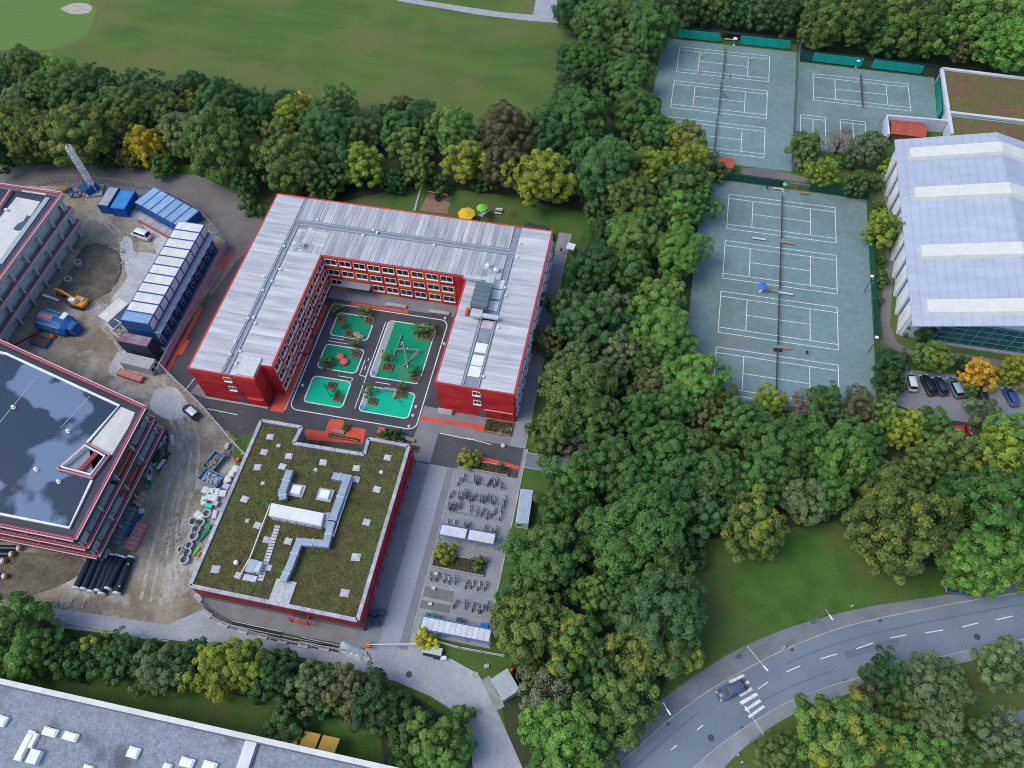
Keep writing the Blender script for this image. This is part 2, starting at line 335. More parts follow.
COURTS = [(21.1, 140.45), (21.0, 125.75), (20.85, 111.1), (20.7, 96.4), (5.4, 194.7), (5.15, 179.9), (4.9, 165.3), (40.4, 189.2)]
for c in COURTS: court(*c)
mk = MB()
for cx in (37.2, 46.8):
    for p in ([(cx, 172), (cx+6, 172)], [(cx, 172), (cx, 160)], [(cx+6, 172), (cx+6, 160)], [(cx, 170.8), (cx+6, 170.8)], [(cx+3, 170.8), (cx+3, 160)]): mk.strip(p, .15, .042)
tag(mk.build('practice_lines', LINE, flat=True), kind='structure')
# paths round the tennis hall, car park
struct('tennis_path', smooth_line(gp([(742, 168), (765, 169), (800, 176), (824, 185), (815, 188), (790, 183), (760, 178), (742, 174), (742, 168)]), 3)[:-1], .034, LANE)
struct('hall_path', smooth_line(gp([(878, 165), (884, 200), (886, 250), (880, 320), (884, 342), (895, 352), (925, 362), (1060, 385), (1060, 372), (1000, 360), (950, 352), (915, 352), (897, 343), (890, 325), (895, 250), (892, 165)]), 1), .034, LANE)
struct('car_park', gp([(893, 368), (1100, 390), (1100, 440), (1015, 428), (930, 418), (885, 400)]), .04, PAVE2)
# main road (both edges traced on the level ground)
RN = smooth_line(gp([(575, 800), (616, 767), (662, 726), (703, 694.5), (745, 670), (786, 649), (848, 626), (931, 608), (1024, 592), (1160, 572)]), 5)
RS = smooth_line(gp([(660, 800), (699, 763), (724, 742), (755, 721), (786, 703), (825, 688), (865, 676), (931, 659), (1024, 639), (1160, 614)]), 5)
struct('road', RN+RS[::-1], .04, ASPH2)
SN = smooth_line(gp([(545, 800), (590, 765), (645.6, 713), (683, 684), (724, 657), (766, 636.5), (807, 622), (865, 607.5), (944, 595), (1024, 580), (1160, 560)]), 5)
struct('pavement', SN+[(p[0], p[1]) for p in RN[::-1]], .045, SIDE)
SS = smooth_line(gp([(700, 800), (736, 755), (786, 718), (840, 697), (880, 684), (931, 670), (1024, 650), (1160, 626)]), 5)
struct('pavement', RS+SS[::-1], .045, M('south_pavement', (.25, .26, .275), .9, (.2, .21, .225), .3, world=True, grain=.14))
for nm, e in (('kerb', RN), ('kerb', RS)):
    tag(MB().wall(e, .18, .0, .13).build(nm, CONC), kind='structure')
CL = [((a[0]+b[0])/2, (a[1]+b[1])/2) for a, b in zip(gp([(618, 768), (700, 696), (760, 652), (820, 628), (900, 612), (1024, 589)]), gp([(735, 750), (772, 717), (820, 692), (880, 668), (960, 650), (1060, 630)]))]
mk = MB()
for p in (((697, 730), (703, 725)), ((758, 689), (768, 682)), ((786, 672), (800, 666)), ((820, 659), (837, 654)), ((856, 649), (873, 643)), ((890, 638), (906, 635)), ((925, 633), (943, 630)), ((962, 627), (978, 623)), ((996, 620), (1013, 616)), ((1030, 613), (1050, 609)), ((671, 750), (677, 745))):
    mk.strip(gp(p), .16, .046)
tag(mk.build('centre_line', LINE, flat=True), kind='structure')
mk = MB()
for p in ([(728, 681), (743, 674), (745, 676), (731, 684)], [(736, 686), (748, 680), (750, 683), (739, 688.5)], [(738, 694), (751, 687), (753, 690), (741, 697)], [(739, 702), (756, 692.5), (758.5, 695), (742, 705)], [(744, 709.5), (759, 699), (761.5, 701.5), (746.5, 711.5)], [(747.5, 716), (763, 705), (765.5, 707), (750, 718)]):
    mk.poly(gp(p), .046)
tag(mk.build('zebra_crossing', LINE, flat=True), kind='structure')
for px, py in ((711, 738), (977, 637), (430, 681), (409, 674.5), (932, 412), (475.5, 675)):
    x, y = G(px, py); tag(MB().lathe([(.5, .0), (.5, .068), (.36, .07), (.36, .066)], (x, y, 0), 16).build('manhole_cover', M('cast_iron', (.06, .06, .062), .6) if px != 430 and px != 475.5 else CONC), kind='structure')
struct('sandpit', gp([(428, 193.5), (452, 196), (447, 214), (420, 211)]), .03, M('play_sand', (.25, .16, .10), .95, (.2, .13, .08), .8, world=True))
struct('footpath', gp([(985, 715), (1100, 700), (1100, 730), (1000, 745), (975, 735)]), .03, SIDE)

# wheel tracks pressed pale into the yard
TRK = M('track_dust', (.38, .35, .305), .95, (.29, .255, .21), .5, c3=(.22, .2, .17), sc3=.35, lo3=.5, hi3=.6, world=True, grain=.2, gsc=2)
for k, pts in enumerate(([(118, 330), (128, 352), (148, 385), (166, 410), (176, 440), (170, 480), (160, 520), (150, 560), (140, 600)], [(126, 332), (138, 352), (158, 385), (178, 412), (190, 440), (186, 480), (174, 520), (166, 560), (160, 606)],
                         [(84, 212), (108, 226), (122, 250), (122, 290), (118, 330)], [(90, 320), (110, 335), (125, 360), (150, 400)], [(182, 470), (178, 510), (176, 560), (185, 590)])):
    for off in (-.0, 1.7):
        q = smooth_line([(x+off, y) for x, y in gp(pts)], 5); rr_ = random.Random(k)
        q = [(x+rr_.uniform(-.15, .15), y+rr_.uniform(-.15, .15)) for x, y in q]
        tag(MB().strip(q, .55, .028+.0012*k+off*.0003).build('tyre_track', TRK, flat=True), kind='structure')

# long darker repair seams and damp streaks on the road, gully gratings at the kerb
PATCH = M('road_patch', (.115, .135, .17), .8, (.135, .157, .195), .8, world=True, grain=.12, gsc=4)
for k, (a, b, c, d) in enumerate(((0.12, .30, .22, .26), (.35, .62, .72, .75), (.55, .9, .25, .285), (.66, .74, .45, .6))):
    n0, n1 = int(a*(len(RN)-1)), int(b*(len(RN)-1)); m0, m1 = int(a*(len(RS)-1)), int(b*(len(RS)-1)); up, dn = [], []
    for i in range(12):
        p = Vector(RN[round(n0+(n1-n0)*i/11)]); q = Vector(RS[round(m0+(m1-m0)*i/11)]); up.append(tuple(p.lerp(q, c))); dn.append(tuple(p.lerp(q, d)))
    struct('road_patch', up+dn[::-1], .0435+.0005*k, PATCH)
for px, py in ((668, 724), (792, 650), (880, 621), (742, 728), (845, 681)):
    x, y = G(px, py); tag(MB().obox((x, y, .05), (.5, .4, .03), .6).build('drain_grate', M('cast_iron', (.06, .06, .062), .6)), kind='structure')
struct('gravel_strip', smooth_line(gp([(200, 602), (210, 616), (235, 630), (290, 643), (350, 655), (368, 660)]), 3)+smooth_line(gp([(368, 652), (340, 647), (290, 636), (240, 624), (214, 610), (206, 602)]), 3), .062, M('dark_gravel', (.09, .085, .08), .95, (.14, .135, .13), 1.2, world=True, grain=.3, gsc=3))
# ================================================================ school (U-shaped, three storeys)
RED = M('red_cladding', (.54, .028, .026), .7, (.37, .012, .02), .25, rnd=.09)
DRED = M('dark_red_cladding', (.33, .014, .024), .55, rnd=.06)
ORA = M('orange_cladding', (.78, .11, .02), .55, rnd=.06)
TRIM = M('red_trim', (.55, .04, .03), .5)
ROOFW = M('roof_sheet', (.52, .51, .515), .65, (.28, .28, .305), .8, lo=.36, hi=.64, c3=(.40, .385, .40), sc3=.16, lo3=.42, hi3=.62, rnd=.14, st=(1, .10, 1), metal=.1)
ROOFX = M('roof_sheet_cross', (.55, .54, .54), .65, (.34, .34, .37), .8, lo=.36, hi=.64, c3=(.47, .46, .47), sc3=.14, lo3=.42, hi3=.62, rnd=.10, st=(.10, 1, 1), metal=.1)
GUT = M('roof_gutter', (.27, .29, .33), .5, (.21, .23, .27), .8, metal=.2)
HS = 9.5; FL = 3.15
school = thing('school_building', 'large U-shaped red school block with pale ribbed metal roof around green playground', 'school', (-46, 90, 0))
SX, SY = -46, 90
def sx(x): return x-SX
def sy(y): return y-SY
U = [(-75.9, 112.3), (-75.9, 66.1), (-63.0, 66.1), (-63.0, 69.3), (-60.75, 69.3), (-60.75, 97.05), (-30.35, 97.05), (-30.35, 71.75), (-15.65, 71.75), (-15.65, 112.3)]
MB().prism([(sx(x), sy(y)) for x, y in U], 0, HS).build('wall', RED, school)
# roof: an edge trim ring plus separate ribbed sheets
tr = MB().wall([(sx(x), sy(y)) for x, y in U], .34, HS-.28, HS+.24, True)
tr.build('roof_trim', TRIM, school)
MB().prism([(sx(x), sy(y)) for x, y in U], HS+.001, HS+.03).build('roof_deck', GUT, school)
def sheet_mesh(name, wd, ln, mat, cross):
    b = MB()
    if not cross:      # sheet runs along y, width along x
        b.box(.02, wd-.02, 0, ln, 0, .06); b.box(wd-.09, wd+.01, .02, ln-.02, .02, .13); b.box(wd*.45, wd*.5, .02, ln-.02, .05, .09)
    else:
        b.box(0, ln, .02, wd-.02, 0, .06); b.box(.02, ln-.02, wd-.09, wd+.01, .02, .13); b.box(.02, ln-.02, wd*.45, wd*.5, .05, .09)
    return b.mesh(name, mat)
def sheets(x0, x1, y0, y1, wd, cross, tilt):
    if cross:
        n = max(1, round((y1-y0)/wd)); q = (y1-y0)/n; me = sheet_mesh('roof_sheet', q, x1-x0, ROOFX, True)
        for i in range(n):
            o = put('roof_sheet', me, school, loc=(sx(x0), sy(y0+i*q), HS+.05+(max(0, -tilt)*(x1-x0)))); o.rotation_euler.y = -tilt
    else:
        n = max(1, round((x1-x0)/wd)); q = (x1-x0)/n; me = sheet_mesh('roof_sheet', q, y1-y0, ROOFW, False)
        for i in range(n):
            o = put('roof_sheet', me, school, loc=(sx(x0+i*q), sy(y0), HS+.05+(max(0, -tilt)*(y1-y0)))); o.rotation_euler.x = tilt
T = .02
sheets(-75.7, -69.6, 66.3, 105.0, 1.05, True, -T); sheets(-75.7, -69.6, 105.0, 112.1, 1.05, True, -T)
sheets(-67.9, -63.2, 66.3, 69.3, 1.0, True, T); sheets(-67.9, -60.95, 69.4, 103.4, 1.05, True, T)
sheets(-68.6, -23.6, 106.0, 112.1, 1.0, False, T); sheets(-67.0, -23.6, 97.3, 104.2, 1.0, False, -T)
sheets(-22.0, -15.85, 71.95, 112.1, 1.05, True, T); sheets(-30.15, -25.6, 71.95, 97.0, 1.05, True, -T)
# gutters / walkways in the middle of each wing
g_ = MB()
for x in (-69.3, -68.3): g_.box(sx(x-.12), sx(x+.12), sy(66.5), sy(105), HS+.06, HS+.2)
for y in (104.6, 105.6): g_.box(sx(-68.4), sx(-23), sy(y-.12), sy(y+.12), HS+.06, HS+.2)
for x in (-25.2, -22.4): g_.box(sx(x-.1), sx(x+.1), sy(72.2), sy(104), HS+.06, HS+.24)
g_.build('roof_rail', M('rail_blue_grey', (.30, .33, .38), .5), school)
random.seed(3)
for k in range(9):
    y = 74+k*2.6+random.random(); MB().box(sx(-24.9), sx(-22.7), sy(y), sy(y+2.3), HS+.06, HS+.12).build('roof_plate', random.choice((GUT, M('pink_plate', (.42, .34, .35), .7, (.5, .45, .46), 1), WHITE)), school)
for k in range(26):
    w_ = random.choice((0, 1, 2)); 
    x, y = [(random.uniform(-70.2, -67.4), random.uniform(68, 103)), (random.uniform(-66, -27), random.uniform(103.6, 106.4)), (random.uniform(-22.6, -21.4), random.uniform(74, 108))][w_]
    MB().lathe([(.16, 0), (.16, .35), (.26, .36), (.2, .5), (.05, .52)], (sx(x), sy(y), HS+.1), 8).build('roof_vent', WHITE, school)
zs = Zm(180, 350, 120/1024)
pts = gp([zs(450, 205), zs(475, 100), zs(668, 112), zs(628, 238)], HS+.5)
MB().prism([(sx(x), sy(y)) for x, y in [(-66.6, 66.4), (-63.2, 66.4), (-63.2, 70.6), (-66.6, 70.6)]], HS+.1, HS+.55).build('roof_hatch', M('hatch_sheet', (.55, .54, .53), .7, (.45, .45, .45), 1), school)
# windows: shared meshes, facing -y at origin (width 2.45, height 1.5)
def win_meshes(wd, ht, n=2):
    f = MB(); t = .10
    f.box(-wd/2, wd/2, -.10, 0, -ht/2, -ht/2+t).box(-wd/2, wd/2, -.10, 0, ht/2-t, ht/2).box(-wd/2, -wd/2+t, -.10, 0, -ht/2+t, ht/2-t).box(wd/2-t, wd/2, -.10, 0, -ht/2+t, ht/2-t)
    for i in range(1, n):
        x = -wd/2+wd*i/n; f.box(x-t/2, x+t/2, -.10, 0, -ht/2+t, ht/2-t)
    f.box(-wd/2-.05, wd/2+.05, -.30, -.1, -ht/2-.06, -ht/2+.04)
    pw = (wd-t*(n+1))/n
    p = MB().box(-pw/2, pw/2, -.05, 0, -ht/2+t, ht/2-t)
    return f.mesh('window', WHITE), p.mesh('pane', GLASS), [-wd/2+t+pw/2+i*(pw+t) for i in range(n)]
WM = win_meshes(2.5, 1.6); WS = win_meshes(1.5, 1.3)
def window(parent, loc, rz, wm=WM, name='window'):
    o = put(name, wm[0], parent, loc=loc, rz=rz)
    for x in wm[2]: put('pane', wm[1], o, loc=(x, 0, 0))
    return o
PH = MB().box(-.5, .5, -.06, 0, 0, 1).v
def facade(p0, p1, rz, pitch, first, n, floors=(0, 1, 2), skip=()):
    """panels and windows along p0->p1 (outward normal = -y turned by rz)"""
    d = Vector((p1[0]-p0[0], p1[1]-p0[1])); d.normalize()
    me = {}
    for m in (RED, DRED, ORA): me[m] = MB().box(-pitch/2+.02, pitch/2-.02, -.07, 0, .03, FL-.03).mesh('facade_panel', m)
    pat = [ORA, ORA, RED, ORA, DRED, RED, ORA, RED, ORA, DRED, ORA, RED, ORA]
    for f in floors:
        for i in range(n):
            s = first+i*pitch; x, y = p0[0]+d.x*s, p0[1]+d.y*s
            m = pat[(i//2*3+f*5+i) % len(pat)]
            put('facade_panel', me[m], school, loc=(sx(x), sy(y), f*FL), rz=rz)
            if (f, i) in skip: continue
            nx, ny = math.sin(rz)*.07, -math.cos(rz)*.07
            window(school, (sx(x)+nx, sy(y)+ny, f*FL+1.95), rz)
facade((-60.75, 97.05), (-30.35, 97.05), 0, 3.06, 1.75, 9, skip=((0, 1), (0, 2)))
facade((-60.75, 69.3), (-60.75, 97.05), R(90), 3.06, 1.65, 9)
facade((-15.65, 71.75), (-15.65, 112.3), R(90), 3.06, 1.9, 13)
facade((-30.35, 97.05), (-30.35, 71.75), R(-90), 3.06, 1.7, 8)
# courtyard entrance doors
for x in (-55.9, -52.8):
    d = MB().box(-1.2, 1.2, -.14, -.08, .05, 2.5).build('door', M('door_frame', (.10, .13, .14), .5), school, loc=(sx(x), sy(97.05), 0))
    for a in (-.6, .6): put('pane', MB().box(-.48, .48, -.16, -.141, .25, 2.35).mesh('pane', GLASS), d, loc=(a, 0, 0))
MB().box(sx(-57.6), sx(-51.2), sy(95.2), sy(96.95), 2.75, 2.95).build('entrance_canopy', M('canopy_glass', (.22, .25, .28), .3, spec=.6), school)
# end walls: horizontal cladding boards, two windows and a door each
for x0, x1, y, xs in ((-75.85, -63.05, 66.1, -68.6), (-30.3, -15.7, 71.75, -22.7)):
    n = 8
    for i in range(n):
        MB().box(sx(x0), sx(x1), sy(y-.07), sy(y), i*HS/n+.03, (i+1)*HS/n-.03).build('cladding_board', RED, school)
    for z in (8.2, 5.1): window(school, (sx(xs), sy(y-.08), z), 0, WS)
    MB().box(sx(xs+.1), sx(xs+1.5), sy(y-.13), sy(y-.075), .1, 2.3).build('door', M('grey_door', (.09, .11, .12), .5), school)
MB().box(sx(-66.5), sx(-63.2), sy(65.6), sy(66.02), 2.5, 2.66).build('door_canopy', TRIM, school)
MB().box(sx(-21.5), sx(-16), sy(71.5), sy(71.67), 2.9, 3.05).build('downpipe', M('pink_trim', (.6, .3, .3), .6), school)
MB().box(sx(-62.9), sx(-60.8), sy(69.2), sy(69.28), .1, HS-.4).build('cladding_board', DRED, school)
# roof plant on the east wing
vu = thing('ventilation_unit', 'dark grey roof ventilation housing with pale bent ducts on school east wing', 'ventilation unit', (-26.0, 93, HS+.1))
PL = M('plant_grey', (.12, .15, .17), .5, (.095, .12, .14), 1)
zv = Zm(360, 180, 240/1024)
b = MB().box(-1.6, 1.6, -4.4, 1.6, .3, 2.3)
b.build('housing', PL, vu, bevel=.08)
for k in range(5): MB().box(-1.63, 1.63, -4.2+k*1.15, -3.25+k*1.15, 2.3, 2.38).build('cover_panel', PL, vu)
DUC = M('duct_metal', (.55, .57, .58), .4, (.46, .48, .5), 1.2, metal=.3)
MB().box(-4.6, 0.6, 2.6, 3.5, .9, 1.7).box(.0, 1.6, 1.7, 4.0, .8, 1.9).build('duct', DUC, vu, bevel=.1)
MB().box(-1.2, 1.0, -6.2, -4.5, .8, 1.6).box(1.0, 4.2, -6.0, -5.2, .8, 1.5).build('duct', DUC, vu, bevel=.1)
MB().box(-2.4, -1.9, -5.6, -4.0, .1, .9).build('pipe_cover', REDP, vu)
MB().lathe([(.5, 0), (.5, .5), (.65, .55), (.65, .9), (.2, 1.1)], (1.2, 6.5, 0), 10).build('fan_cowl', DUC, vu)
x, y = G(*zv(548, 375), HS); tag(MB().box(x-.9, x+.9, y-.7, y+.7, HS+.1, HS+.4).lathe([(.5, .3), (.5, .9), (.6, 1.0), (.1, 1.2)], (x, y, HS), 10).build('roof_fan', DUC), 'small pale roof fan north of the dark ventilation housing', 'fan')
x, y = G(302, 247, HS); tag(MB().box(x-1, x+1, y-.8, y+.8, HS+.1, HS+.5).box(x-.3, x+.8, y-.5, y+.3, HS+.5, HS+1.1).build('roof_antenna', STEEL), 'small grey equipment cluster on roof corner above courtyard', 'equipment')
# slide / pole behind the north wing
x, y = G(486, 210, 2); sl_ = thing('slide', 'pale metal slide leaning at the north school wall', 'slide', (x, y, 0))
MB().beam((-.5, -3.2, 3.2), (.3, 1.2, 1.0), 1.0, .12).build('chute', DUC, sl_)
MB().beam((-1.05, -3.2, 3.4), (-.25, 1.2, 1.2), .08, .3).build('side_rail', DUC, sl_); MB().beam((.05, -3.2, 3.4), (.85, 1.2, 1.2), .08, .3).build('side_rail', DUC, sl_)
MB().tube((-.4, -3.0, 0), (-.4, -3.0, 3.1), .07).tube((.2, 1, 0), (.2, 1, 1.1), .07).build('support', STEEL, sl_)

# ================================================================ gym with planted roof
SED = M('sedum', (.105, .08, .032), .95, (.05, .052, .018), .7, c3=(.07, .095, .022), sc3=.17, lo3=.5, hi3=.58, world=True, grain=.35, gsc=3.5, bump=.8, bsc=3, detail=8)
HG = 6.0
gym = thing('gym_building', 'low square gym with brown planted roof and dark red walls beside the ramp', 'gym', (-46, 44, 0))
GXY = (-46, 44)
def ga(x, y): return (x-GXY[0], y-GXY[1])
GP = [(-60.2, 59.85), (-60.2, 28.7), (-32.1, 28.6), (-32.4, 59.85), (-39.9, 59.9), (-39.7, 56.7), (-52.8, 56.5), (-52.5, 59.9)]
CLAD = M('gym_red_cladding', (.34, .02, .026), .55, (.20, .013, .018), .5, rnd=.08)
MB().prism([ga(*p) for p in GP], 0, HG).build('wall', M('gym_wall', (.20, .19, .20), .8, (.16, .15, .16), .5), gym)
MB().prism([ga(*p) for p in GP], HG+.002, HG+.06).build('planted_roof', SED, gym)
pa = [ga(*p) for p in GP]; FLASH = M('parapet_flashing', (.42, .42, .45), .6, (.28, .28, .32), .9, metal=.2, rnd=.1)
for i in range(len(pa)):
    a, b = Vector(pa[i]), Vector(pa[(i+1) % len(pa)]); n = max(1, round((b-a).length/2.6)); d = (b-a)/n; nn = Vector((-d.y, d.x)).normalized()*-.0
    for k in range(n):
        p, q = a+d*k+d*.01, a+d*(k+1)-d*.01
        MB().beam((p.x, p.y, HG+.16), (q.x, q.y, HG+.16), .62, .36).build('parapet_cap', FLASH, gym)
# sedum tufts
rs = np.random.RandomState(5); tb = MB()
for k in range(5200):
    x, y = rs.uniform(-59.7, -32.7), rs.uniform(29.2, 59.4)
    if -53 < x < -39.4 and y > 56: continue
    s = rs.uniform(.10, .30); a = rs.uniform(0, 6.28); h = rs.uniform(.05, .22); px, py = ga(x, y)
    vs = [(px+s*math.cos(a+j*1.57), py+s*math.sin(a+j*1.57), HG+.05) for j in range(4)]+[(px, py, HG+.05+h)]
    tb.add(vs, [(0, 1, 4), (1, 2, 4), (2, 3, 4), (3, 0, 4)])
o = tb.build('sedum_tuft', M('sedum_tufts', (.125, .09, .036), .95, (.05, .056, .018), .6, c3=(.075, .09, .022), sc3=.13, lo3=.47, hi3=.6, world=True, detail=8), gym, flat=True); o['kind'] = 'stuff'
# pale roof pads and domes
zg = Zm(230, 420, 190/1024); zh = Zm(180, 500, 220/1024)
PAD = M('roof_pad', (.50, .50, .51), .7, (.36, .36, .38), 2, rnd=.12)
for p, s in ([(zg(*q), 1.1) for q in ((218, 93), (185, 175), (318, 197), (150, 257), (284, 253), (503, 231), (682, 262), (680, 322), (850, 206), (793, 376), (737, 553), (80, 429), (150, 570), (200, 648), (315, 655))]
             + [(zg(*q), .6) for q in ((263, 140), (463, 271), (178, 343), (95, 545), (815, 283))] + [(zh(*q), 1.25) for q in ((167, 324), (820, 268), (768, 435))] + [(zh(*q), 1.0) for q in ((273, 353), (412, 316))]):
    x, y = ga(*G(*p, HG)); a = random.uniform(-.15, .15)
    d = MB().obox((0, 0, .1), (s*1.15, s, .12)).obox((0, 0, .2), (s*.8, s*.7, .12)).build('roof_pad', PAD, gym, loc=(x, y, HG+.04), rz=a)
for q in ((362, 383), (515, 407)):
    x, y = ga(*G(*zg(*q), HG)); o = MB().obox((0, 0, .15), (2.7, 2.3, .3)).build('skylight', FLASH, gym, loc=(x, y, HG+.05), bevel=.04)
    MB().loft([[(-s*.95, -s*.85, z), (s*.95, -s*.85, z), (s*.95, s*.85, z), (-s*.95, s*.85, z)] for s, z in ((.95, .3), (.95, .5), (.8, .68))]).build('dome', M('skylight_dome', (.72, .72, .68), .35), o)
x, y = ga(*G(*zh(480, 430), HG)); MB().obox((0, 0, .18), (3.4, 3.8, .3)).build('roof_plinth', PAD, gym, loc=(x, y, HG))
# east facade: dark glazing, red steel frame
for k in range(12):
    y0 = 28.9+k*2.57
    o = MB().box(13.62, 13.72, y0-44+.08, y0-44+2.5, .5, 4.9).build('window', M('gym_window_frame', (.16, .16, .17), .5), gym)
    MB().box(13.72, 13.75, y0-44+.2, y0-44+1.2, .7, 4.7).build('pane', GLASS, o); MB().box(13.72, 13.75, y0-44+1.35, y0-44+2.4, .7, 4.7).build('pane', GLASS, o)
fr = MB(); RSTEEL = M('red_steel', (.50, .02, .03), .5)
for z in (5.2, 2.9): MB().box(13.85, 14.25, -15.3, 15.7, z-.15, z+.15).build('red_beam', RSTEEL, gym)
for k in range(13):
    y = -15.2+k*2.57; MB().box(13.98, 14.12, y-.07, y+.07, 0, 5.04).build('red_post', RSTEEL, gym)
    if k % 2 == 0 and k < 12: MB().beam((14.3, y, 3.4), (14.3, y+2.57, 5.2), .14).build('red_brace', RSTEEL, gym)
# south facade
for k in range(11):
    x0 = -14.1+k*2.53
    MB().box(x0+.02, x0+2.51, -15.5, -15.42, 2.3, HG-.05).build('cladding_panel', CLAD, gym)
MB().beam((2.2, -16.5, 3.2), (5.2, -16.5, 3.2), .14).beam((2.2, -16.5, 1.3), (5.2, -16.5, 1.3), .14).beam((2.2, -16.5, 1.3), (2.2, -16.5, 3.2), .14).beam((5.2, -16.5, 1.3), (5.2, -16.5, 3.2), .14).beam((2.2, -15.5, 3.2), (2.2, -16.5, 3.2), .14).beam((5.2, -15.5, 3.2), (5.2, -16.5, 3.2), .14).beam((2.2, -15.5, 1.3), (2.2, -16.5, 1.3), .14).beam((5.2, -15.5, 1.3), (5.2, -16.5, 1.3), .14).build('window_box', RSTEEL, gym)
MB().box(2.4, 5.0, -15.7, -15.51, 1.4, 3.2).build('pane', GLASS, gym)
# duct system on the roof (one linked system)
ah = thing('air_handling_unit', 'long cream air handling box with bluish ducts on the planted gym roof', 'air handling unit', (*G(298, 521, HG), HG))
ax, ay = ah.location.x, ah.location.y
def gl(p, z=HG+.9): x, y = G(*p, z); return (x-ax, y-ay)
u0 = [gl(zg(*p), HG+2.4) for p in ((222, 445), (505, 500), (490, 568), (205, 512))]
CREAM = M('cream_sheet', (.66, .65, .60), .6, (.58, .57, .53), .7)
MB().prism(u0, 1.55, 2.3).build('top_housing', CREAM, ah, bevel=.06)
u1 = [(p[0]*.97, p[1]*.9) for p in u0]; MB().prism(u1, .35, 1.54).build('housing', M('unit_grey', (.30, .32, .34), .6, (.24, .26, .28), 1.5), ah)
for k in range(6):
    a = Vector(u1[3]).lerp(Vector(u1[2]), (k+.08)/6); b_ = Vector(u1[3]).lerp(Vector(u1[2]), (k+.92)/6)
    MB().beam((a.x, a.y-.03, .95), (b_.x, b_.y-.03, .95), .06, .95).build('louvre_panel', PAD, ah)
DBL = M('duct_blue_grey', (.33, .38, .45), .4, (.27, .32, .39), 1.2, metal=.35)
def duct(pts, wd, ht, z):
    q = [gl(p, HG+z) for p in pts]
    for i in range(len(q)-1):
        a, b2 = Vector(q[i]), Vector(q[i+1]); d = (b2-a).normalized()*wd*.5
        a2 = a-(d if i else d*0); b3 = b2+(d if i < len(q)-2 else d*0)
        MB().beam((a2.x, a2.y, z+.004*i), (b3.x, b3.y, z+.004*i), wd, ht).build('duct', DBL, ah, bevel=.05)
        c = a.lerp(b2, .5); MB().beam((c.x-d.x*.12, c.y-d.y*.12, z+.005*i), (c.x+d.x*.12, c.y+d.y*.12, z+.005*i), wd+.16, ht+.16).build('flange', DUC, ah)
duct([zg(325, 275), zg(285, 390), zg(288, 435)], 1.25, 1.0, .9)
duct([zg(555, 305), zg(635, 318), zg(560, 525), zg(500, 525)], 1.3, 1.0, 1.0)
duct([zg(500, 560), zg(545, 570), zg(520, 670), zg(375, 660), zg(325, 790), zh(480, 380)], 1.2, .95, .9)
for a, b2 in ((zg(655, 330), zg(555, 625)), (zg(215, 455), zg(100, 750)), (zg(100, 750), zh(275, 350))):
    p, q = gl(a), gl(b2); MB().tube((*p, .75), (*q, .6), .11).build('pipe', WHITE, ah)
p0, p1 = gl(zg(255, 575), HG+.2), gl(zh(375, 370), HG+.2)
for k in range(18):
    c = Vector(p0).lerp(Vector(p1), k/17); MB().obox((c.x, c.y, .2), (.95, .42, .06), rz=math.atan2(p1[1]-p0[1], p1[0]-p0[0])+1.57).build('grating', PAD, ah)
x, y = G(*zh(345, 318), HG); cu = thing('cooling_unit', 'small blue grey cooling unit on the planted gym roof near its south edge', 'cooling unit', (x, y, HG+.05))
MB().box(-.9, .7, -1, 1.1, .15, 1.1).build('housing', DBL, cu, bevel=.05); MB().box(.75, 1.5, -.9, .9, .1, 1.3).build('frame', PAD, cu); MB().box(-1.1, 1.1, -2.2, -1.2, 0, .15).build('plinth', PAD, cu)
MB().tube((-.6, 1.4, .2), (-2.6, 2.3, .5), .05).build('pipe', DARK, cu)
x, y = G(*zh(265, 296), HG); tag(MB().lathe([(.3, 0), (.3, .5), (.42, .55), (.3, .75), (.05, .8)], (0, 0, 0), 10).build('roof_vent', WHITE, loc=(x, y, HG+.05)), 'small white vent stack left of the cooling unit on the gym roof', 'vent')
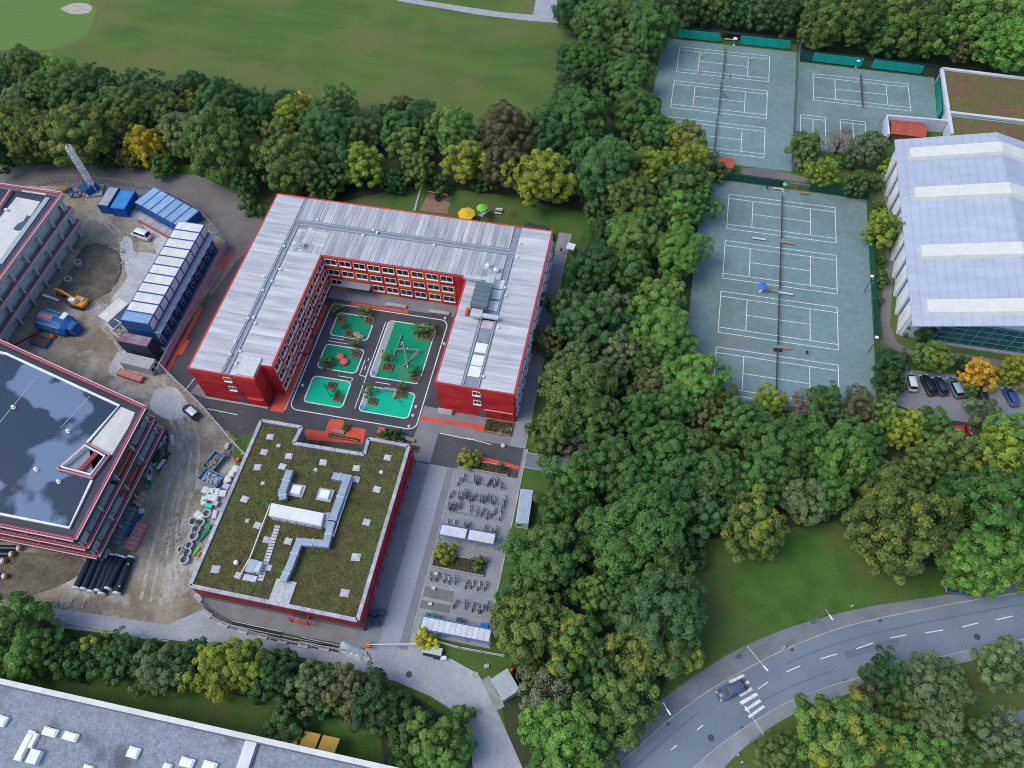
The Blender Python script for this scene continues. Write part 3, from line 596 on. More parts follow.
# ================================================================ construction buildings
PINK = M('pink_insulation', (.50, .25, .26), .8, (.40, .18, .19), 1.5)
PARA = M('parapet_block', (.05, .055, .07), .8, (.035, .04, .05), 1)
PALEP = M('rail_pale_pink', (.58, .47, .49), .7)
RBAR = M('red_primer_steel', (.27, .03, .05), .7)
SLAB = M('slab_concrete', (.31, .33, .34), .9, (.24, .26, .27), .6, grain=.12)
MEMB = M('roof_membrane', (.038, .05, .072), .5, (.03, .04, .058), .3, world=True, grain=.1)
PALE = M('pale_screed', (.58, .56, .52), .9, (.50, .48, .45), .4, world=True, grain=.06)
def puddle_roof():
    m = bpy.data.materials.new('wet_roof'); m.use_nodes = True; n = m.node_tree.nodes; L = m.node_tree.links; b = n['Principled BSDF']
    g = n.new('ShaderNodeNewGeometry'); t = n.new('ShaderNodeTexNoise'); t.inputs['Scale'].default_value = .085; t.inputs['Detail'].default_value = 7; t.inputs['Roughness'].default_value = .42
    L.new(g.outputs['Position'], t.inputs['Vector'])
    r = n.new('ShaderNodeMapRange'); r.inputs[1].default_value = .515; r.inputs[2].default_value = .545; L.new(t.outputs['Fac'], r.inputs[0])
    mx = n.new('ShaderNodeMix'); mx.data_type = 'RGBA'; mx.inputs[6].default_value = (.018, .034, .066, 1); mx.inputs[7].default_value = (.10, .145, .225, 1); L.new(r.outputs[0], mx.inputs[0]); L.new(mx.outputs[2], b.inputs['Base Color'])  # puddle areas painted pale blue, standing in for the sky they mirror
    rr = n.new('ShaderNodeMapRange'); rr.inputs[3].default_value = .42; rr.inputs[4].default_value = .03; L.new(r.outputs[0], rr.inputs[0]); L.new(rr.outputs[0], b.inputs['Roughness'])
    sp = n.new('ShaderNodeMapRange'); sp.inputs[3].default_value = .4; sp.inputs[4].default_value = .6; L.new(r.outputs[0], sp.inputs[0]); L.new(sp.outputs[0], b.inputs['Specular IOR Level'])
    ior = n.new('ShaderNodeMapRange'); ior.inputs[3].default_value = 1.4; ior.inputs[4].default_value = 1.8; L.new(r.outputs[0], ior.inputs[0]); L.new(ior.outputs[0], b.inputs['IOR'])
    return m
WETROOF = puddle_roof()
def inset(P, d):
    n = len(P); out = []
    ar = sum(p[0]*q[1]-q[0]*p[1] for p, q in zip(P, P[1:]+P[:1]))
    sg = 1 if ar > 0 else -1
    for i in range(n):
        a, p, b = Vector(P[i-1]), Vector(P[i]), Vector(P[(i+1) % n])
        u, v = (p-a).normalized(), (b-p).normalized()
        nu, nv = Vector((-u.y, u.x))*sg, Vector((-v.y, v.x))*sg
        bs = (nu+nv); bs = bs/max(.3, bs.dot(nu)) if bs.length > 1e-6 else nu
        q = p+bs*d; out.append((q.x, q.y))
    return out
from mathutils.geometry import tessellate_polygon
def prism_hole(outer, hole, z0, z1):
    pl = [Vector((*p, 0)) for p in outer]+[Vector((*p, 0)) for p in hole]
    tr_ = tessellate_polygon([pl[:len(outer)], pl[len(outer):]])
    b = MB(); b.add([(p.x, p.y, z1) for p in pl], tr_); b.add([(p.x, p.y, z0) for p in pl], [t[::-1] for t in tr_])
    for ring in (outer, hole):
        n = len(ring)
        for i in range(n):
            a, c = ring[i], ring[(i+1) % n]; b.add([(*a, z0), (*c, z0), (*c, z1), (*a, z1)], [(0, 1, 2, 3)])
    return b
def shell(name, label, P, tops, wet, hole=None, para=None, deep=2.3, slab=None):
    SLAB = slab or MATS['slab_concrete']; PARA = para or MATS['parapet_block']
    cx, cy = sum(p[0] for p in P)/len(P), sum(p[1] for p in P)/len(P)
    t = thing(name, label, 'building', (cx, cy, 0)); Q = [(p[0]-cx, p[1]-cy) for p in P]
    core = inset(Q, deep); H0 = tops[0]
    hl = [(p[0]-cx, p[1]-cy) for p in hole] if hole else None
    if hl:
        prism_hole(core, hl, 4, H0-1.31).build('wall', SLAB, t); MB().prism(core, 0, 4).build('wall', SLAB, t)
    else: MB().prism(core, 0, H0-1.05).build('wall', SLAB, t)
    z0s = [z-1.15 for z in tops]
    for k, z in enumerate(tops):
        if k and hl: prism_hole(inset(Q, .25), inset(core, .1), z-1.3, z-1.1).build('floor_slab', SLAB, t)
        elif k: MB().prism(inset(Q, .25), z-1.3, z-1.1).build('floor_slab', SLAB if k != 9 else MEMB, t)
        else: (prism_hole(inset(Q, .3), hl, z-1.3, z-1.0) if hl else MB().prism(inset(Q, .3), z-1.3, z-1.0)).build('roof_slab', MEMB, t)
        for i in range(len(Q)):
            a, b = Vector(Q[i]), Vector(Q[(i+1) % len(Q)]); d = (b-a).normalized(); ln = (b-a).length
            n = max(1, round(ln/6))
            for j in range(n):
                p, q = a+(b-a)*(j/n)+d*.02, a+(b-a)*((j+1)/n)-d*.02
                o = MB().beam((p.x, p.y, z-.55), (q.x, q.y, z-.55), .5, 1.0).build('parapet', PARA, t)
                s = Vector((-d.y, d.x))
                for off, mm, w_, hz in ((-.30, PALEP, .15, .02), (-.08, RBAR, .2, -.01), (.10, PINK, .1, .01), (.30, RBAR, .16, -.01)):
                    MB().beam((p.x+s.x*off, p.y+s.y*off, z+hz), (q.x+s.x*off, q.y+s.y*off, z+hz), w_, .12).build('rail', mm, o)
    # bays between the floors: cross walls every few metres
    for lo_, hi_ in zip([0]+[], [tops[-1]-1.3]): pass
    levels = [0]+[z-1.1 for z in tops[::-1]]
    for i in range(len(Q)):
        a, b = Vector(Q[i]), Vector(Q[(i+1) % len(Q)]); d = (b-a).normalized(); ln = (b-a).length; s = Vector((-d.y, d.x))
        n = max(1, int(ln/5))
        for j in range(n+1):
            p = a+(b-a)*((j+.15)/(n+.3)); 
            for k in range(len(tops)):
                z0 = 0 if k == 0 else tops[::-1][k-1]-1.1; z1 = tops[::-1][k]-1.3
                c1 = p+s*.3; c2 = p+s*(deep+.1)
                MB().beam((c1.x, c1.y, (z0+z1)/2), (c2.x, c2.y, (z0+z1)/2), .28, z1-z0-.01).build('cross_wall', SLAB, t)
    return t, Q, (cx, cy)
P1 = [(-78.5, 30.75), (-78.5, 55.6), (-135, 69.7), (-135, 30.75)]
b1, Q1, c1 = shell('office_shell', 'unfinished flat-roofed building with wet dark roof, stepped pink-edged floors and roof opening', P1, (12, 8.1, 4.15), True, gp([(60+235*120/1024, 385+505*120/1024), (60+430*120/1024, 385+610*120/1024), (398*240/1024, 460+82*240/1024), (248*240/1024, 460+42*240/1024)], 11.02))
def l1(px, py, z): x, y = G(px, py, z); return (x-c1[0], y-c1[1])
ZR = 11.02
def q1(x, y): return l1(60+x*120/1024, 385+y*120/1024, ZR)
def t1(x, y): return l1(0+x*240/1024, 460+y*240/1024, ZR)
def s1(x, y): return l1(0+x*240/1024, 300+y*240/1024, ZR)
MB().poly([s1(-300, 170), s1(30, 235), q1(515, 185), q1(225, 500), q1(0, 720), t1(250, 50), t1(400, 85), t1(300, 290), t1(0, 235), t1(-400, 170)], ZR).build('wet_membrane', WETROOF, b1, flat=True)
MB().poly([q1(520, 185), q1(640, 235), q1(590, 350), q1(440, 600), q1(250, 510)], ZR+.01).build('screed_patch', PALE, b1, flat=True)
MB().wall([s1(-300, 165), s1(30, 232), q1(510, 182), q1(230, 505)], .4, ZR, ZR+.35).build('roof_upstand', WHITE, b1)
MB().wall([t1(-400, 165), t1(0, 232), t1(300, 292), t1(395, 90)], .4, ZR, ZR+.4).build('roof_upstand', WHITE, b1)
# light well: dark shaft with pink kerb
w = [q1(235, 505), q1(430, 610), t1(398, 82), t1(248, 42)]
MB().prism(w, 6.9, 7.0).build('well_floor', M('shaft_floor', (.16, .165, .17), .9), b1)
MB().wall(w, .3, ZR, ZR+.55, True).build('well_kerb', PINK, b1)
MB().wall(inset(w, .45), .25, 8.5, ZR+.8, True).build('well_lining', WHITE, b1)
a, b_ = Vector(w[0]).lerp(Vector(w[1]), .55), Vector(w[3]).lerp(Vector(w[2]), .55)
MB().beam((a.x, a.y, ZR+.25), (b_.x, b_.y, ZR+.25), .8, .3).build('well_beam', RBAR, b1)
for p in (s1(60, 460), s1(293, 562), s1(157, 725), t1(253, 95)):
    o = MB().lathe([(.35, 0), (.35, .12), (.2, .15), (.2, .55), (.28, .6), (.05, .7)], (0, 0, 0), 10).build('roof_outlet', WHITE, b1, loc=(*p, ZR))
for p, q in ((s1(-80, 620), s1(165, 320)), (s1(260, 545), s1(385, 410))):
    MB().beam((*p, ZR+.02), (*q, ZR+.02), .12, .06).build('roof_seam', STEEL, b1)
# brick infill and insulation stored on the floors (east side)
BRK = M('brick_stack', (.36, .12, .085), .9, (.28, .09, .065), 2)
for k, z in enumerate((7.0, 3.05)):
    MB().box(Q1[0][0]-1.7, Q1[0][0]-.7, -3+k*-2, 3.0-k*2, z, z+1.6).build('brick_stack', BRK, b1)
    MB().box(Q1[0][0]-1.9, Q1[0][0]-.75, -13, -4.5+k, z, z+1.1).build('insulation_bale', M('white_wrap', (.45, .50, .52), .6, (.34, .38, .40), .8), b1)
    MB().box(Q1[0][0]-1.9, Q1[0][0]-.75, 3.4-k*2, 8.0-k*.5, z, z+1.0).build('insulation_bale', MATS['white_wrap'], b1)
P2 = [(-120.3, 64.3), (-120.0, 101.8), (-160, 102), (-160, 74.2)]
b2, Q2, c2 = shell('apartment_shell', 'unfinished building with pale screeded roof and grey bays behind pink-edged floors', P2, (12, 7.9, 4.1), False, None, M('parapet_pale', (.34, .32, .34), .85, (.27, .25, .27), 1), 1.5, M('slab_pale', (.46, .48, .49), .9, (.36, .38, .39), .6, grain=.1))
def l2(x, y): p = G(0+x*120/1024, 180+y*120/1024, ZR); return (p[0]-c2[0], p[1]-c2[1])
MB().poly([l2(140, 145), l2(345, 185), l2(0, 690), l2(-400, 1250), l2(-900, 1250), l2(0, 320)], ZR).build('screed_patch', PALE, b2, flat=True)
MB().poly([l2(110, 420), l2(150, 375), l2(200, 350), l2(230, 300), l2(265, 310), l2(240, 370), l2(210, 420), l2(150, 435)], ZR+.01).build('damp_patch', M('damp_screed', (.06, .075, .11), .35), b2, flat=True)
MB().wall([l2(410, 150), l2(0, 715)], 1.1, ZR, ZR+.12).build('roof_walkway', STEEL, b2)
MB().wall([l2(105, 100), l2(0, 260)], .4, ZR, ZR+.8).build('roof_upstand', PINK, b2)
MB().beam((*l2(200, 98), ZR+.3), (*l2(405, 130), ZR+.3), .5, .3).build('roof_upstand', WHITE, b2)
MB().lathe([(.3, 0), (.3, .5), (.4, .55), (.1, .7)], (*l2(60, 265), ZR), 10).build('roof_outlet', WHITE, b2)

# ================================================================ site containers
ROOFC = M('container_roof_cream', (.64, .62, .57), .7, (.54, .525, .49), .5, rnd=.05, c3=(.42, .42, .44), sc3=.3, lo3=.5, hi3=.75)
ROOFB = M('container_roof_blue', (.27, .40, .55), .6, (.18, .30, .46), .8, rnd=.15, st=(.5, 2, 1))
WHT = M('container_white_panel', (.58, .61, .66), .6, (.5, .53, .58), .8)
def container(label, loc, rz, L_=6.06, W_=2.44, H_=2.6, mat=BLUE, roof=None, group=None, win=None, name='site_container', ribs=True):
    t = thing(name, label, 'container', loc, rz, group)
    MB().box(-L_/2+.05, L_/2-.05, -W_/2+.05, W_/2-.05, .1, H_-.12).build('wall', mat, t)
    f = MB()
    for x in (-L_/2+.08, L_/2-.08):
        for y in (-W_/2+.08, W_/2-.08): f.box(x-.08, x+.08, y-.08, y+.08, 0, H_)
    for y in (-W_/2+.08, W_/2-.08): f.box(-L_/2+.16, L_/2-.16, y-.08, y+.08, H_-.2, H_-.02); f.box(-L_/2+.16, L_/2-.16, y-.08, y+.08, 0, .18)
    for x in (-L_/2+.08, L_/2-.08): f.box(x-.08, x+.08, -W_/2+.16, W_/2-.16, H_-.2, H_-.02); f.box(x-.08, x+.08, -W_/2+.16, W_/2-.16, 0, .18)
    f.build('corner_frame', mat, t)
    r = MB().box(-L_/2+.17, L_/2-.17, -W_/2+.17, W_/2-.17, H_-.1, H_-.03)
    if ribs:
        for k in range(11): x = -L_/2+.4+k*(L_-.8)/10; r.box(x-.12, x+.12, -W_/2+.2, W_/2-.2, H_-.03, H_+.01)
    r.build('roof_panel', roof or mat, t)
    if win:      # windows on the +x end
        for y in ((-.55,) if win == 1 else (-.55, .55)):
            o = MB().box(L_/2-.04, L_/2+.03, y-.45, y+.45, 1.0, 2.05).build('window', WHITE, t); MB().box(L_/2+.03, L_/2+.045, y-.36, y+.36, 1.1, 1.95).build('pane', GLASS, o)
    return t
# the long office stack: 3 levels x 11 containers side by side
yb0, nC = 75.3, 11; wC = 2.47
for lv in range(3):
    for k in range(nC):
        y = yb0+wC*(k+.5); xo = -92.15 + (.0 if lv == 2 else 0)
        rf = ROOFC if lv == 2 and k not in (0,) else ROOFB
        pos = ORD[nC-1-k]
        lab = f"{'cream-roofed' if (rf is ROOFC and lv==2) else 'blue'} office container, {pos} from the far end, {['bottom','middle','top'][lv]} level of the long stack"
        t = container(lab, (xo, y, lv*2.62), 0, mat=BLUE if lv < 2 else M('container_top_blue', (.03, .09, .22), .5), roof=rf, group='stacked office containers', win=None if lv == 2 else 1, name='office_container', ribs=False)
        if lv == 2:
            o = MB().box(3.0, 3.07, -1.05, 1.05, .5, 2.3).build('shutter_panel', WHT, t)
        if lv == 1: MB().box(3.05, 3.12, -1.1, -.1, .2, 2.15).build('door', WHT, t)
wk = thing('access_gallery', 'pale blue steel gallery along the east side of the stacked offices', 'gallery', (-88.4, 88.9, 0))
for k in range(nC):
    MB().box(-.72, .75, -13.55+k*wC, -13.55+(k+1)*wC-.04, 5.12, 5.22).build('deck_panel', M('gallery_deck', (.25, .33, .43), .6, (.2, .27, .36), 1), wk)
    MB().box(.62, .7, -13.5+k*wC, -13.42+k*wC, 0, 6.2).build('post', STEEL, wk)
MB().box(.63, .69, -13.5, 13.6, 6.16, 6.24).build('handrail', STEEL, wk); MB().box(.63, .69, -13.5, 13.6, 5.7, 5.75).build('handrail', STEEL, wk)
# containers at the stack's near end
container('lower dark site container under the maroon-topped one at the stack end', (-91.95, 73.2, 0), R(-2), mat=M('dark_container', (.03, .035, .06), .6), L_=6.4, group=None)
container('maroon-topped dark site container at the near end of the office stack', (-92.0, 73.1, 2.6), R(-2), mat=M('dark_container', (.03, .035, .06), .6), roof=M('maroon_roof', (.30, .27, .31), .6, (.22, .10, .12), .8, st=(.4, 1, 1)), L_=6.4)
container('pale grey site container with small end windows beside the red skip', (-91.2, 69.9, 0), R(-4), mat=M('grey_container', (.40, .40, .41), .7), roof=M('grey_container_roof', (.44, .44, .44), .8, (.34, .34, .34), .7), L_=6.6, win=2)
container('small cream-roofed container left of the long office stack', (-101.9, 80.8, 0), R(70), mat=WHT, roof=ROOFC, L_=5.6, W_=3.0)
t = thing('steel_frame', 'white open steel frame beside the small cream-roofed container', 'frame', (*G(118, 330), 0), R(-20))
fb = MB()
for x in (-1.2, 1.2):
    for y in (-1, 1): fb.tube((x, y, 0), (x, y, 2.2), .08)
for z in (.1, 2.2):
    fb.beam((-1.2, -1, z), (1.2, -1, z), .12).beam((-1.2, 1, z), (1.2, 1, z), .12).beam((-1.2, -1, z), (-1.2, 1, z), .12).beam((1.2, -1, z), (1.2, 1, z), .12)
fb.beam((-1.2, -1, .1), (1.2, -1, 2.2), .1).beam((-1.2, 1, 2.2), (1.2, 1, .1), .1); fb.build('frame_tubes', WHITE, t)
# four blue containers in a row, turned
ca = math.atan2(110.76-116.55, -95.54+110.13)
u_ = Vector((math.cos(ca), math.sin(ca))); v_ = Vector((-u_.y, u_.x)); st = Vector((-103.9, 110.6))
for k in range(6):
    c = st+u_*((k-2.5)*2.46); container(f'{ORD[k]} from the left of six blue-roofed storage containers side by side', (c.x, c.y, 0), ca+R(90), roof=ROOFB, group='row of blue storage containers')
o = thing('canopy_deck', 'pale plank walkway in front of the blue container row', 'walkway', (*(st-v_*4.3), 0), ca)
for k in range(7): MB().box(-8.2+k*2.3, -6.0+k*2.3, -.8, .8, .02, .16).build('deck_board', M('deck_grey', (.36, .38, .40), .8, (.3, .31, .33), 1, rnd=.08), o)
MB().box(-4.5, 7.6, -1.3, -.95, .02, .5).build('red_barrier', M('dull_red', (.38, .08, .07), .7), o)
container('grey-roofed container left of the pair by the lattice mast', (-118.6, 111.2, 0), R(92), roof=M('container_roof_grey', (.36, .38, .41), .7, (.29, .31, .34), 1), W_=2.6)
container('bright blue container right of the grey-roofed one by the lattice mast', (-114.9, 110.9, 0), R(92), roof=M('bright_blue_roof', (.03, .20, .50), .5, (.05, .25, .5), 1), W_=3.6)
x, y = G(90, 188, 1.2); container('small blue box container at the foot of the lattice mast', (x, y, 0), R(60), L_=3, W_=2.6, H_=2.2, name='storage_box')
# hoarding along the school lane
hd = thing('hoarding', 'lilac white site hoarding between the office stack and school lane', 'fence', (-87.0, 86, 0))
for k in range(14): MB().box(-.06, .06, -17+k*2.5, -14.55+k*2.5, .05, 2.1).build('hoarding_panel', M('hoarding_board', (.42, .41, .50), .8, (.36, .35, .44), .6, rnd=.06), hd)
for k in range(15): MB().box(-.16, -.06, -17.05+k*2.5, -16.95+k*2.5, 0, 2.2).build('post', WOOD, hd)
# lattice mast
x, y = G(96, 192); lm = thing('lattice_mast', 'tall white lattice tower crane mast by the blue containers', 'mast', (x, y, 0), R(20))
for a in (-.5, .5):
    for b3 in (-.5, .5): MB().beam((a, b3, 0), (a, b3, 13.4), .15).build('chord', WHITE, lm)
for k in range(10):
    z0, z1 = k*1.34, (k+1)*1.34; br = MB(); s = 1 if k % 2 else -1
    for p, q in (((-.5*s, -.5), (.5*s, -.5)), ((-.5*s, .5), (.5*s, .5)), ((-.5, -.5*s), (-.5, .5*s)), ((.5, -.5*s), (.5, .5*s))):
        br.beam((*p, z0), (*q, z1), .09).beam((*p, z1), (*q, z1), .09)
    br.build('bracing', WHITE, lm)
MB().box(-1.8, 1.8, -1.8, 1.8, 0, .5).build('ballast_base', CONC, lm)
# ================================================================ vehicles and site clutter
def paint(name, c): return M(name, c, .3, spec=.6)
CARM = {}
def car_meshes(kind):
    if kind in CARM: return CARM[kind]
    L_, W_, zr, zb, hood, cab0, cab1, boot = {'hatch': (4.3, 1.78, 1.47, .86, 1.15, .95, -1.9, -2.05), 'wagon': (4.75, 1.84, 1.5, .9, 1.35, 1.0, -2.1, -2.25), 'suv': (4.6, 1.9, 1.7, 1.02, 1.3, 1.05, -2.0, -2.2),
                                             'van': (4.9, 1.95, 1.95, 1.1, 1.7, 1.55, -2.2, -2.4)}[kind]
    h = L_/2; w_ = W_/2
    def sec(x, hw, z0, z1, r=.1): return [(x, -hw*.94, z0), (x, -hw, z0+.18), (x, -hw, z1-.22), (x, -hw*.9, z1), (x, hw*.9, z1), (x, hw, z1-.22), (x, hw, z0+.18), (x, hw*.94, z0)]
    body = MB().loft([sec(-h, w_*.8, .38, zb*.86), sec(-h+.12, w_*.94, .28, zb*1.0), sec(-h+.5, w_, .22, zb+.04), sec(0, w_, .2, zb+.04), sec(hood-.1, w_, .22, zb+.03), sec(h-.55, w_*.97, .24, zb*.9), sec(h-.14, w_*.86, .3, zb*.76), sec(h, w_*.68, .4, zb*.62)]).mesh('body', None, True)
    def cs(x, hw, z): return [(x, -hw, z), (x, hw, z)]
    b0, t0, t1, b1_ = cab0+.35, cab0-.42, cab1+.38, cab1
    wb, wt = w_*.92, w_*.74; zz = zb+.02
    V = [(b0, -wb*.92, zz), (b0, wb*.92, zz), (b1_, wb*.92, zz), (b1_, -wb*.92, zz), (t0, -wt, zr), (t0, wt, zr), (t1, wt, zr), (t1, -wt, zr)]
    V2 = [(t0-.15, -wt*.96, zr+.05), (t0-.15, wt*.96, zr+.05), (t1+.12, wt*.96, zr+.05), (t1+.12, -wt*.96, zr+.05)]
    cabin = MB().add(V, [(0, 1, 5, 4), (1, 2, 6, 5), (2, 3, 7, 6), (3, 0, 4, 7)]).mesh('cabin', None, False)
    roof = MB().add(V[4:]+V2, [(0, 1, 5, 4), (1, 2, 6, 5), (2, 3, 7, 6), (3, 0, 4, 7), (4, 5, 6, 7)]).mesh('roof', None, True)
    def pane(i, j, k, l, ins, out):
        P_ = [Vector(V[q]) for q in (i, j, k, l)]; c = sum(P_, Vector())/4; nrm = (P_[1]-P_[0]).cross(P_[3]-P_[0]).normalized()
        if nrm.dot(c-Vector((0, 0, zb))) < 0: nrm = -nrm
        return MB().add([c+(p-c)*ins+nrm*out for p in P_], [(0, 1, 2, 3)]).mesh('window', GLASS)
    panes = [('windscreen', pane(0, 1, 5, 4, .92, .012)), ('rear_window', pane(2, 3, 7, 6, .88, .012)), ('side_window', pane(1, 2, 6, 5, .9, .012)), ('side_window', pane(3, 0, 4, 7, .9, .012))]
    wh = MB().lathe([(.12, -.11), (.30, -.11), (.33, -.06), (.33, .06), (.30, .11), (.12, .11)], (0, 0, 0), 14)
    wh.v = [(p[0], p[2], p[1]) for p in wh.v]; tyre = wh.mesh('tyre', DARK)
    rm = MB().lathe([(.02, -.115), (.2, -.115), (.2, .115), (.02, .115)], (0, 0, 0), 10); rm.v = [(p[0], p[2], p[1]) for p in rm.v]; rim = rm.mesh('rim', STEEL)
    li = MB().box(-.12, .06, -.2, .2, -.08, .08).mesh('light', None)
    CARM[kind] = (body, cabin, roof, panes, tyre, rim, li, (L_, W_, zb)); return CARM[kind]
HL = M('headlight_glass', (.7, .72, .72), .15); TL = M('tail_light', (.45, .01, .01), .3)
def car(label, loc, rz, mat, kind='hatch', group=None, name='car', cat='car', roof=None):
    body, cabin, roof_, panes, tyre, rim, li, (L_, W_, zb) = car_meshes(kind)
    t = thing(name, label, cat, loc, rz, group)
    def P(nm, me, m, par=t, l=None):
        o = put(nm, me.copy() if m else me, par, loc=l)
        if m: o.data.materials.clear(); o.data.materials.append(m)
        return o
    P('body', body, mat); P('cabin', cabin, mat); P('roof', roof_, roof or mat)
    for nm, me in panes: put(nm, me, t)
    for x in (L_*.31, -L_*.30):
        for y in (W_/2-.1, -W_/2+.1):
            o = put('wheel', tyre, t, loc=(x, y, .33)); put('rim', rim, o)
    for y in (W_*.33, -W_*.33):
        P('headlight', li, HL, l=(L_/2-.09, y, zb*.66)); P('tail_light', li, TL, l=(-L_/2+.05, y, zb*.8))
        MB().box(-.1, .1, -.1, .1, -.07, .07).build('mirror', mat, t, loc=(.75, y/.33*.53, zb+.1))
    return t
SIL = paint('silver_paint', (.42, .45, .48)); BLK = paint('black_paint', (.010, .011, .013)); NAV = paint('navy_paint', (.012, .025, .06)); BLU = paint('blue_paint', (.02, .06, .22)); WHP = paint('white_car_paint', (.62, .64, .66)); SLB = paint('slate_blue_paint', (.06, .10, .16)); REDC = paint('red_car_paint', (.42, .02, .04)); ICE = paint('pale_blue_paint', (.25, .32, .40))
def at(px, py, z=.8): x, y = G(px, py, z); return (x, y, .04)
dd = Zm(880, 300, 144/1024)
car('light silver wagon, leftmost of the cars parked by the hall', at(*dd(222, 575)), R(98), SIL, 'wagon', 'cars parked by the hall', roof=WHP)
car('black car parked second from the left by the hall', at(*dd(345, 602)), R(108), BLK, 'wagon', 'cars parked by the hall')
car('dark navy car parked third from the left by the hall', at(*dd(432, 608)), R(108), NAV, 'hatch', 'cars parked by the hall')
car('slate blue car with pale roof parked fourth from the left by the hall', at(*dd(537, 620)), R(108), SLB, 'wagon', 'cars parked by the hall', roof=ICE)
car('dark car parked half under the orange tree', at(*dd(722, 672)), R(104), BLK, 'hatch', 'cars parked by the hall')
car('bright blue car, rightmost of the cars parked by the hall', at(*dd(932, 685)), R(108), BLU, 'hatch', 'cars parked by the hall')
car('red car almost hidden by trees south of the car park', at(960, 430), R(10), REDC, 'hatch')
car('dark blue estate car driving over the zebra crossing', at(732, 690, .9), math.atan2(-3.2, -4.7), SLB, 'wagon')
car('slate blue car parked at the roadside under the big tree', at(958, 588), R(8), SLB, 'suv')
car('dark blue car with pale glass roof parked by the site fence', at(191, 411.5), R(-28+180), NAV, 'hatch', roof=WHP)
car('white delivery van parked before the blue containers', at(*zc(298, 388), 1.2), R(-12+180), WHP, 'van', name='van', cat='van')
x, y = G(537, 233, 1.2); t = thing('trailer_van', 'black box trailer behind the north east corner of the school', 'trailer', (x, y, 0), R(-6))
MB().box(-3, 2.4, -1.15, 1.15, .6, 2.7).build('box_body', M('black_tarp', (.03, .036, .045), .5, (.045, .055, .07), .8), t, bevel=.06); MB().box(2.45, 3.6, -.9, .9, .5, 1.5).build('cab', BLK, t, bevel=.1)
for xx in (-1.8, 2.6):
    for yy in (-1.0, 1.0):
        wh = MB().lathe([(.1, -.12), (.38, -.12), (.4, 0), (.38, .12), (.1, .12)], (0, 0, 0), 12); wh.v = [(p[0], p[2], p[1]) for p in wh.v]; wh.build('wheel', DARK, t, loc=(xx, yy, .4))
# blue tank truck with pink panels
TBL = M('truck_blue', (.012, .085, .26), .4, (.02, .12, .32), .8); PKP = M('faded_pink_panel', (.48, .18, .17), .7, (.38, .2, .2), 1)
ze = Zm(0, 260, 120/1024)
bt = thing('concrete_truck', 'blue site truck with ribbed rounded body and pink roof panels by the excavator', 'truck', (-113.0, 76.3, 0), R(-8))
prof = [(-2.2, .5), (-2.4, 1.4), (-1.7, 2.4), (-.7, 2.75), (.7, 2.75), (1.7, 2.4), (2.4, 1.4), (2.2, .5)]
MB().loft([[(x, p[0]*s, .5+(p[1]-.5)*s) for p in prof] for x, s in ((-3.8, .92), (-3.5, 1), (2.6, 1), (3.6, .8))]).build('tank_body', TBL, bt, bevel=.08)
for yy in (-1.75, -.75, .75, 1.75):
    MB().obox((-.4, yy, 2.8-(abs(yy)-.75)*.34), (5.6, .22, .14), rx=-.35*(yy > 1)+.35*(yy < -1)).build('rib', M('rib_grey_blue', (.16, .22, .32), .5), bt)
MB().obox((-1.8, 0, 2.8), (3.4, 1.0, .08)).build('roof_panel', PKP, bt); MB().obox((-1.9, 1.9, 2.35), (1.8, .5, .08), rx=-.6).build('roof_panel', PKP, bt)
MB().obox((2.0, 1.2, 2.85), (1.1, 1.6, .4)).build('hatch', WHITE, bt, bevel=.05)
MB().loft([[(x, -1.2, .5), (x, 1.2, .5), (x, 1.1, z), (x, -1.1, z)] for x, z in ((3.7, 2.4), (5.0, 2.3), (5.5, 1.3))]).build('cab', TBL, bt, bevel=.08)
MB().obox((5.32, 0, 1.75), (.05, 2.0, .8), ry=.46).build('windscreen', GLASS, bt)
for xx in (-2.6, -1.4, 3.2, 4.4):
    for yy in (-1.9 if xx < 3 else -1.15, 1.9 if xx < 3 else 1.15):
        wh = MB().lathe([(.15, -.16), (.5, -.16), (.52, 0), (.5, .16), (.15, .16)], (0, 0, 0), 12); wh.v = [(p[0], p[2], p[1]) for p in wh.v]; wh.build('wheel', DARK, bt, loc=(xx, yy, .52))
x, y = G(*ze(460, 665)); tag(MB().lathe([(.55, 0), (.5, .5), (.35, .9), (.1, 1.0)], (0, 0, 0), 10).build('orange_drum', ORANGE, loc=(x, y, .03)), 'orange drum beside the blue site truck', 'drum')
x, y = G(*ze(360, 705)); sk = thing('rubble_skip', 'brown rubble tray with blue rim below the blue site truck', 'skip', (x, y, 0), R(-10))
MB().box(-1.9, 1.9, -1.0, 1.0, .1, .55).build('tray', M('rust', (.16, .07, .045), .9, (.10, .05, .04), 1.5), sk); MB().wall(rect(-1.95, 1.95, -1.05, 1.05), .1, .1, .8, True).build('rim', TBL, sk)
x, y = G(*ze(220, 680)); tag(MB().beam((-3, 1.4, .2), (3, -1.4, .2), .2, .3).build('red_girder', RSTEEL, loc=(x, y, .02), rz=R(75)), 'long red girder lying below the blue truck', 'girder')
